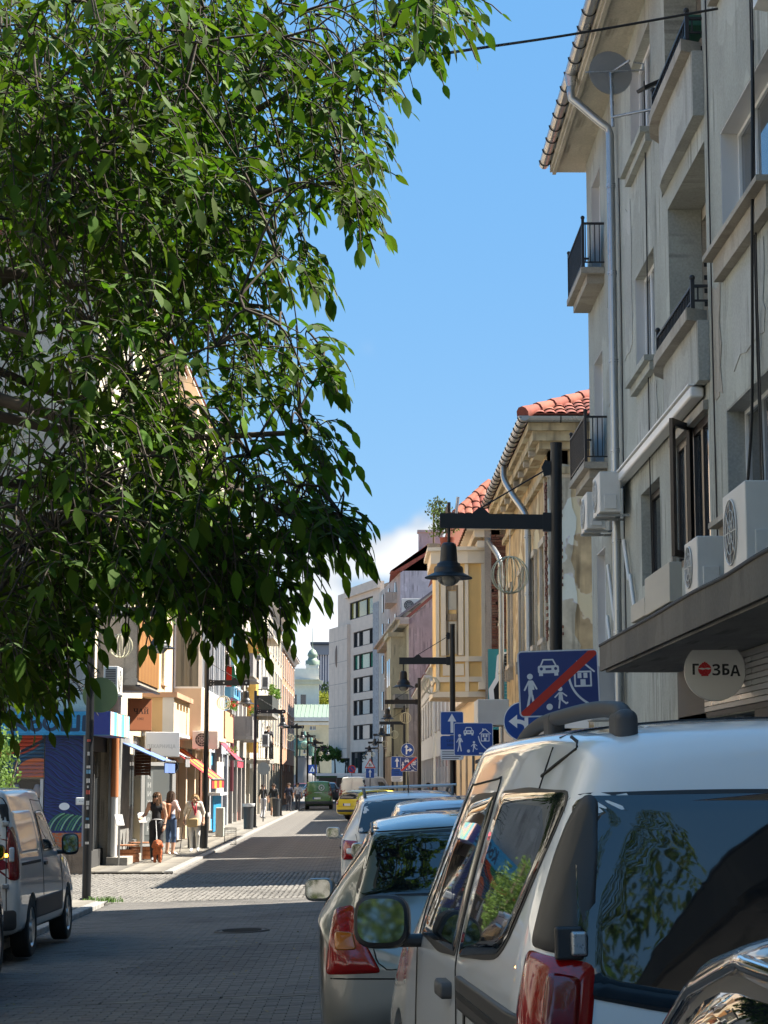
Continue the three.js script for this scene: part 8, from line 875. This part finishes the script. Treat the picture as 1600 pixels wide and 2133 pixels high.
  const far = (label, x, d, turn, top, leg, o = {}) => person(label, { pos: on(x, d, o.lift ?? 0.05), turn, back: Math.abs(turn) > 1.5, color: o.color ?? plain(top, leg), hair: { len: o.len ?? 0.05 }, res: 64, h: o.h ?? 1.72, J: { knL: [0.1, 0.49, 0.12], anL: [0.1, 0.1, -0.06], knR: [-0.1, 0.49, -0.02], anR: [-0.1, 0.08, -0.14], ...o.J } });
  far('person in black top and long white skirt standing by the cream house', -5.2, 101, 2.6, [0.02, 0.02, 0.02], [0.5, 0.5, 0.52]); far('person in black T-shirt and pale shorts walking along the left pavement', -4.95, 107, 3.0, [0.03, 0.03, 0.03], [0.45, 0.36, 0.26], { color: (g, p) => g === 'shin' || g === 'head' || g === 'hand' || g === 'neck' || g === 'fore' ? SKIN : g === 'foot' ? [0.4, 0.4, 0.4] : g === 'thigh' || (g === 'hip' && p[1] < 1) ? [0.42, 0.34, 0.25] : [0.03, 0.03, 0.03] });
  far('person in dark blue coat with a bag walking near the far litter bin', -4.7, 122, 3.1, [0.02, 0.025, 0.05], [0.03, 0.03, 0.04]); far('person in pale shirt walking beside the one in dark blue', -4.3, 126, 3.0, [0.35, 0.35, 0.38], [0.05, 0.05, 0.06]);
  far('woman in brown top walking on the right pavement by the red shop front', 2.72, 78, 0.1, [0.20, 0.11, 0.07], [0.04, 0.04, 0.05], { len: 0.2, h: 1.66, lift: 0.06 }); far('person in grey standing on the right pavement behind the woman in brown', 2.9, 92, 0.3, [0.2, 0.2, 0.2], [0.05, 0.05, 0.07]);
  for (const [k, [x, d]] of [[-1.75, 158], [-1.3, 160], [-0.8, 157], [-2.0, 166]].entries()) far(['person in dark blue jacket crossing the street behind the green van', 'person in black crossing beside the one in dark blue jacket', 'person in dark brown coat crossing towards the market canopy', 'person in grey crossing behind the group in dark clothes'][k], x, d, 2.8 + k * 0.3, [[0.03, 0.05, 0.10], [0.02, 0.02, 0.02], [0.06, 0.04, 0.03], [0.15, 0.15, 0.16]][k], [0.03, 0.03, 0.04]);
  person('man in black standing on the lower balcony of the cream house', { pos: [-5.1, 3.02, -103.8], turn: 0.3, color: plain([0.015, 0.015, 0.018], [0.02, 0.025, 0.04]), h: 1.75 });
}

// ---------------------------------------------------------------- the big tree over the left kerb
// leaflet with a midrib fold and pointed tip, length 1 along +y
const leafletGeo = (() => { const W = [[0, 0.02], [0.18, 0.17], [0.42, 0.22], [0.68, 0.16], [0.88, 0.06], [1, 0]], p = [], q = (a, b, c) => p.push(...a, ...b, ...c), L = (i, s) => { const [y, w] = W[i]; return [s * w, y, 0.10 * w - 0.10 * y * y]; }, C = (i) => [0, W[i][0], -0.10 * W[i][0] ** 2]; for (let i = 0; i < 5; i++) for (const s of [1, -1]) { if (s > 0) { q(C(i), L(i, s), L(i + 1, s)); q(C(i), L(i + 1, s), C(i + 1)); } else { q(C(i), L(i + 1, s), L(i, s)); q(C(i), C(i + 1), L(i + 1, s)); } } let g = new THREE.BufferGeometry(); g.setAttribute('position', new THREE.Float32BufferAttribute(p, 3)); g.setAttribute('uv', new THREE.Float32BufferAttribute(p.flatMap((v, i) => i % 3 === 0 ? [p[i], p[i + 1]] : []), 2)); g = mergeVertices(g); g.computeVertexNormals(); return g; })();
const leafM = (c) => P(c, { roughness: 0.75, transmission: 0.6, thickness: 0, side: THREE.DoubleSide, specularIntensity: 0.18 });
function leafyTree(root, anchors, sprays, leafLen, mat, own = 0, camPick) {   // sprays: {p, dir, n}; returns twigs geometry
  const list = [], rach = [], up = V(0, 1, 0);
  for (const s of sprays) {
    const dir = s.dir.clone().normalize(), side = V(dir.z, 0, -dir.x).normalize(), len = rr(0.2, 0.36) * leafLen / 0.12; const c = new THREE.QuadraticBezierCurve3(s.p, s.p.clone().addScaledVector(dir, len * 0.55).addScaledVector(up, 0.03), s.p.clone().addScaledVector(dir, len).addScaledVector(up, -0.07 - rnd() * 0.1)); rach.push(new THREE.TubeGeometry(c, 4, 0.0035, 4, false));
    const pairs = s.n ?? 4; for (let k = 0; k <= pairs; k++) { const t = 0.25 + 0.75 * k / pairs, q = c.getPoint(t), tan = c.getTangent(t); for (const sd of k === pairs ? [0] : [-1, 1]) { const d = tan.clone().multiplyScalar(sd ? 0.55 : 1).addScaledVector(side, sd * 0.85).add(V(rr(-0.3, 0.3), rr(-0.5, 0.2), rr(-0.3, 0.3))).normalize(), nrm = up.clone().add(V(rr(-0.5, 0.5), 0, rr(-0.5, 0.5))), x = d.clone().cross(nrm).normalize(), z = x.clone().cross(d).normalize(), l = leafLen * rr(0.6, 1.5) * (sd ? 0.9 : 1.15); list.push(new THREE.Matrix4().makeBasis(x.multiplyScalar(l * rr(0.85, 1.15)), d.multiplyScalar(l), z.multiplyScalar(l)).setPosition(q)); } }
  }
  if (own) { const sc = list.map((m, i) => [camPick(V().setFromMatrixPosition(m)), i]).sort((a, b) => a[0] - b[0]).slice(0, own).map((x) => x[1]), set = new Set(sc); for (const i of sc) { const m = add('leaf', leafletGeo, mat, root); m.applyMatrix4(list[i]); } list.splice(0, list.length, ...list.filter((_, i) => !set.has(i))); }
  const im = new THREE.InstancedMesh(leafletGeo, mat, list.length), c3 = new THREE.Color(); list.forEach((m, i) => { im.setMatrixAt(i, m); const k = rr(0.65, 1.25) * (rnd() < 0.16 ? 1.7 : 1), y = rr(0.85, 1.3); im.setColorAt(i, c3.setRGB(k * y, k, k * rr(0.7, 1.1))); }); im.name = 'foliage'; im.userData.kind = 'stuff'; root.add(im);
  return [rach, list.length];
}
{
  const outline = [[-60, -60], [905, -60], [955, 10], [878, 40], [868, 85], [800, 120], [790, 230], [770, 330], [742, 430], [700, 420], [640, 370], [645, 470], [640, 560], [560, 610], [600, 650], [655, 740], [645, 850], [640, 900], [680, 940], [620, 960], [660, 1030], [695, 1060], [695, 1085], [650, 1115], [620, 1140], [570, 1160], [530, 1200], [490, 1225], [440, 1245], [400, 1255], [370, 1250], [320, 1200], [280, 1215], [250, 1200], [200, 1180], [170, 1230], [130, 1275], [95, 1315], [55, 1350], [25, 1410], [-60, 1440]];
  const inside = (x, y) => { let c = false; for (let i = 0, j = outline.length - 1; i < outline.length; j = i++) { const [xi, yi] = outline[i], [xj, yj] = outline[j]; if ((yi > y) !== (yj > y) && x < (xj - xi) * (y - yi) / (yj - yi) + xi) c = !c; } return c; };
  const t = thing('walnut_tree', 'large dark leafy tree overhanging the street from the left kerb', 'tree'), bark = M([0.065, 0.055, 0.045], { map: TX.wood, roughness: 0.95 });
  const root = V(-5.3, G(-5, 13), -13.4), fork = V(-5.0, 3.2, -13.2);
  add('trunk', taper([root, V(-5.25, 1.6, -13.4), fork, V(-4.7, 4.6, -13.1), V(-4.6, 6.2, -13)], 0.27, 0.13, 12), bark, t);
  // limbs reach into the crown
  const ends = [[700, 380, 11.5], [820, 60, 12.5], [560, 640, 12], [640, 900, 11.2], [700, 1120, 10.6], [420, 1200, 10.2], [300, 900, 13.5], [200, 500, 14.5], [480, 250, 13.5], [100, 1150, 9.8], [350, 60, 12.5], [600, 20, 14], [60, 700, 11.5], [500, 1040, 13.2], [250, 1250, 12]].map(([x, y, d]) => at(x, y, d));
  const limbs = ends.map((e, i) => { const s = i % 2 ? fork : V(-4.68, 4.8, -13.1), m = s.clone().lerp(e, 0.45).add(V(0, 0.35 + rnd() * 0.5, rr(-0.3, 0.3))), m2 = s.clone().lerp(e, 0.75).add(V(0, 0.25, rr(-0.2, 0.2))); return [s, m, m2, e]; });
  for (const l of limbs) add('limb', taper(l, 0.07, 0.014, 7), bark, t);
  const nodes = []; for (const l of limbs) { const c = new THREE.CatmullRomCurve3(l); for (let k = 3; k <= 12; k++) nodes.push(c.getPoint(k / 12)); }
  const twigs = [], sprays = [];
  // fewer sprays where the photograph shows sky or facade through the crown
  const thin = (x, y) => (x > 540 ? 0.66 : 1) * (y < 620 ? 0.72 : 1) * (1 - 0.5 * sstep(60, 0, Math.hypot(x - 590, y - 420) - 60)) * (y > 600 && y < 1000 && x > 230 && x < 470 ? 0.75 : 1);
  let tries = 0; while (sprays.length < 3700 && tries++ < 90000) {
    const x = rr(-60, 960), y = rr(-60, 1600); if (!inside(x, y) || rnd() > thin(x, y)) continue; const d = 9.0 + 5.6 * Math.pow(rnd(), 0.95), p = at(x, y, d); if (0.5 * (fbm(p.x * 1.5 + 60, p.y * 1.5 + 90, 2, 512, 512, 3) + fbm(p.z * 1.2 + 160, p.y * 1.5 + p.x * 0.6 + 90, 2, 512, 512, 13)) < (y < 650 ? 0.50 : y < 1000 ? 0.485 : 0.46)) continue;
    sprays.push({ p, dir: V(rr(-0.4, 1), rr(-0.75, 0.25), rr(-0.8, 1)), n: 2 + Math.floor(rnd() * 3) });
  }
  for (const [cx, cy, d, n, w, h] of [[695, 1085, 10.6, 14, 20, 18], [655, 1060, 10.7, 20, 34, 24], [600, 1080, 10.5, 26, 46, 36], [735, 395, 11.4, 14, 20, 40], [700, 370, 11.6, 18, 40, 40], [860, 60, 12.4, 14, 30, 40], [905, 0, 12.6, 10, 40, 16], [640, 900, 11.2, 20, 40, 40], [655, 745, 11.6, 14, 20, 40], [625, 520, 12, 14, 24, 40], [95, 1310, 9.8, 24, 60, 40], [35, 1390, 9.8, 20, 40, 40], [455, 1265, 10.2, 12, 30, 16], [540, 1225, 10.4, 14, 40, 18]]) for (let k = 0; k < n; k++) sprays.push({ p: at(cx + rr(-w, w), cy + rr(-h, h), d + rr(-0.4, 0.4)), dir: V(rr(0, 1), rr(-0.7, 0.2), rr(-0.4, 0.7)), n: 3 });   // outer sprigs
  for (let i = 0; i < 1700; i++) { const a = rr(0, 6.28), r = Math.sqrt(rnd()); sprays.push({ p: V(-5.3 + Math.cos(a) * r * 3.0, rr(4.5, 9.5) - r * 1.2, -12.6 + Math.sin(a) * r * 3.8), dir: V(rr(-1, 1), rr(-0.7, 0.3), rr(-1, 1)), n: 3 }); }   // the rest of the crown, beyond the frame
  for (let i = 0; i < sprays.length; i += 3) { const p = sprays[i].p; let best = null, bd = 1e9; for (const n of nodes) { const q = n.distanceToSquared(p); if (q < bd) { bd = q; best = n; } } const m = best.clone().lerp(p, 0.5).add(V(rr(-0.08, 0.08), 0.06 + rnd() * 0.1, rr(-0.08, 0.08))); twigs.push(taper([best, m, p], 0.008, 0.003, 4)); if (i % 6 === 0) nodes.push(m); }
  const [rach] = leafyTree(t, nodes, sprays, 0.09, leafM([0.056, 0.120, 0.007]), 300, (p) => { const s = F / -p.z, x = 762 + p.x * s, y = 1620 - (p.y - CAMY) * s; return (x > 20 && x < 900 && y > 10 && y < 1500 ? 0 : 1e6) - p.z * 1.0; });
  const tw = add('twigs', merge([...twigs, ...rach]), bark, t); tw.userData.kind = 'stuff';
  // two more street trees behind the camera, which the car windows mirror
  for (const [x, d, lab] of [[2.5, -11.5, 'leafy street tree on the right kerb behind the photographer'], [-4.9, -5.5, 'leafy street tree on the left kerb behind the photographer'], [-6.2, 3.2, 'leafy street tree on the left kerb beside the photographer'], [-8.2, -10.5, 'leafy tree in the green space to the left, set back from the kerb'], [-9.5, -4.2, 'leafy tree in the green space to the left, beside the cream house'], [-6.4, -15, 'leafy tree in the green space to the left, farthest back']]) { const q = thing('street_tree', lab, 'tree'), r0 = V(x, G(x, d), -d); add('trunk', taper([r0, r0.clone().add(V(0.1, 2.2, 0)), r0.clone().add(V(0.0, 6, 0))], 0.22, 0.06, 10), bark, q); const sp = []; for (let i = 0; i < 900; i++) { const v = V(rr(-1, 1), rr(-1, 1), rr(-1, 1)); if (v.length() > 1) { i--; continue; } sp.push({ p: r0.clone().add(V(v.x * 2.4, 5.6 + v.y * 3.0, v.z * 2.6)), dir: V(rr(-1, 1), rr(-0.7, 0.3), rr(-1, 1)), n: 3 }); } const [rc] = leafyTree(q, [], sp, 0.16, leafM([0.075, 0.135, 0.022])); const tq = add('twigs', merge(rc.filter((_, i) => i % 4 === 0)), bark, q); tq.userData.kind = 'stuff'; }
}

tag(add('fallen_leaves', (() => { const gs = []; for (let i = 0; i < 150; i++) { const x = rr(-4.2, 0.2), d = rr(13, 31), g = leafletGeo.clone().scale(0.05, 0.07, 0.05).rotateX(-Math.PI / 2 + rr(-0.3, 0.3)).rotateY(rr(0, 6.28)).translate(x, G(x, d) + 0.012, -d); gs.push(g); } return merge(gs); })(), M([0.16, 0.13, 0.05], { side: THREE.DoubleSide })), 'scattered dry fallen leaves on the dark road paving', 'leaves', null, 'stuff');

scene.traverse((o) => { if (o.isMesh) { o.castShadow = true; o.receiveShadow = true; } });
renderer.render(scene, camera);
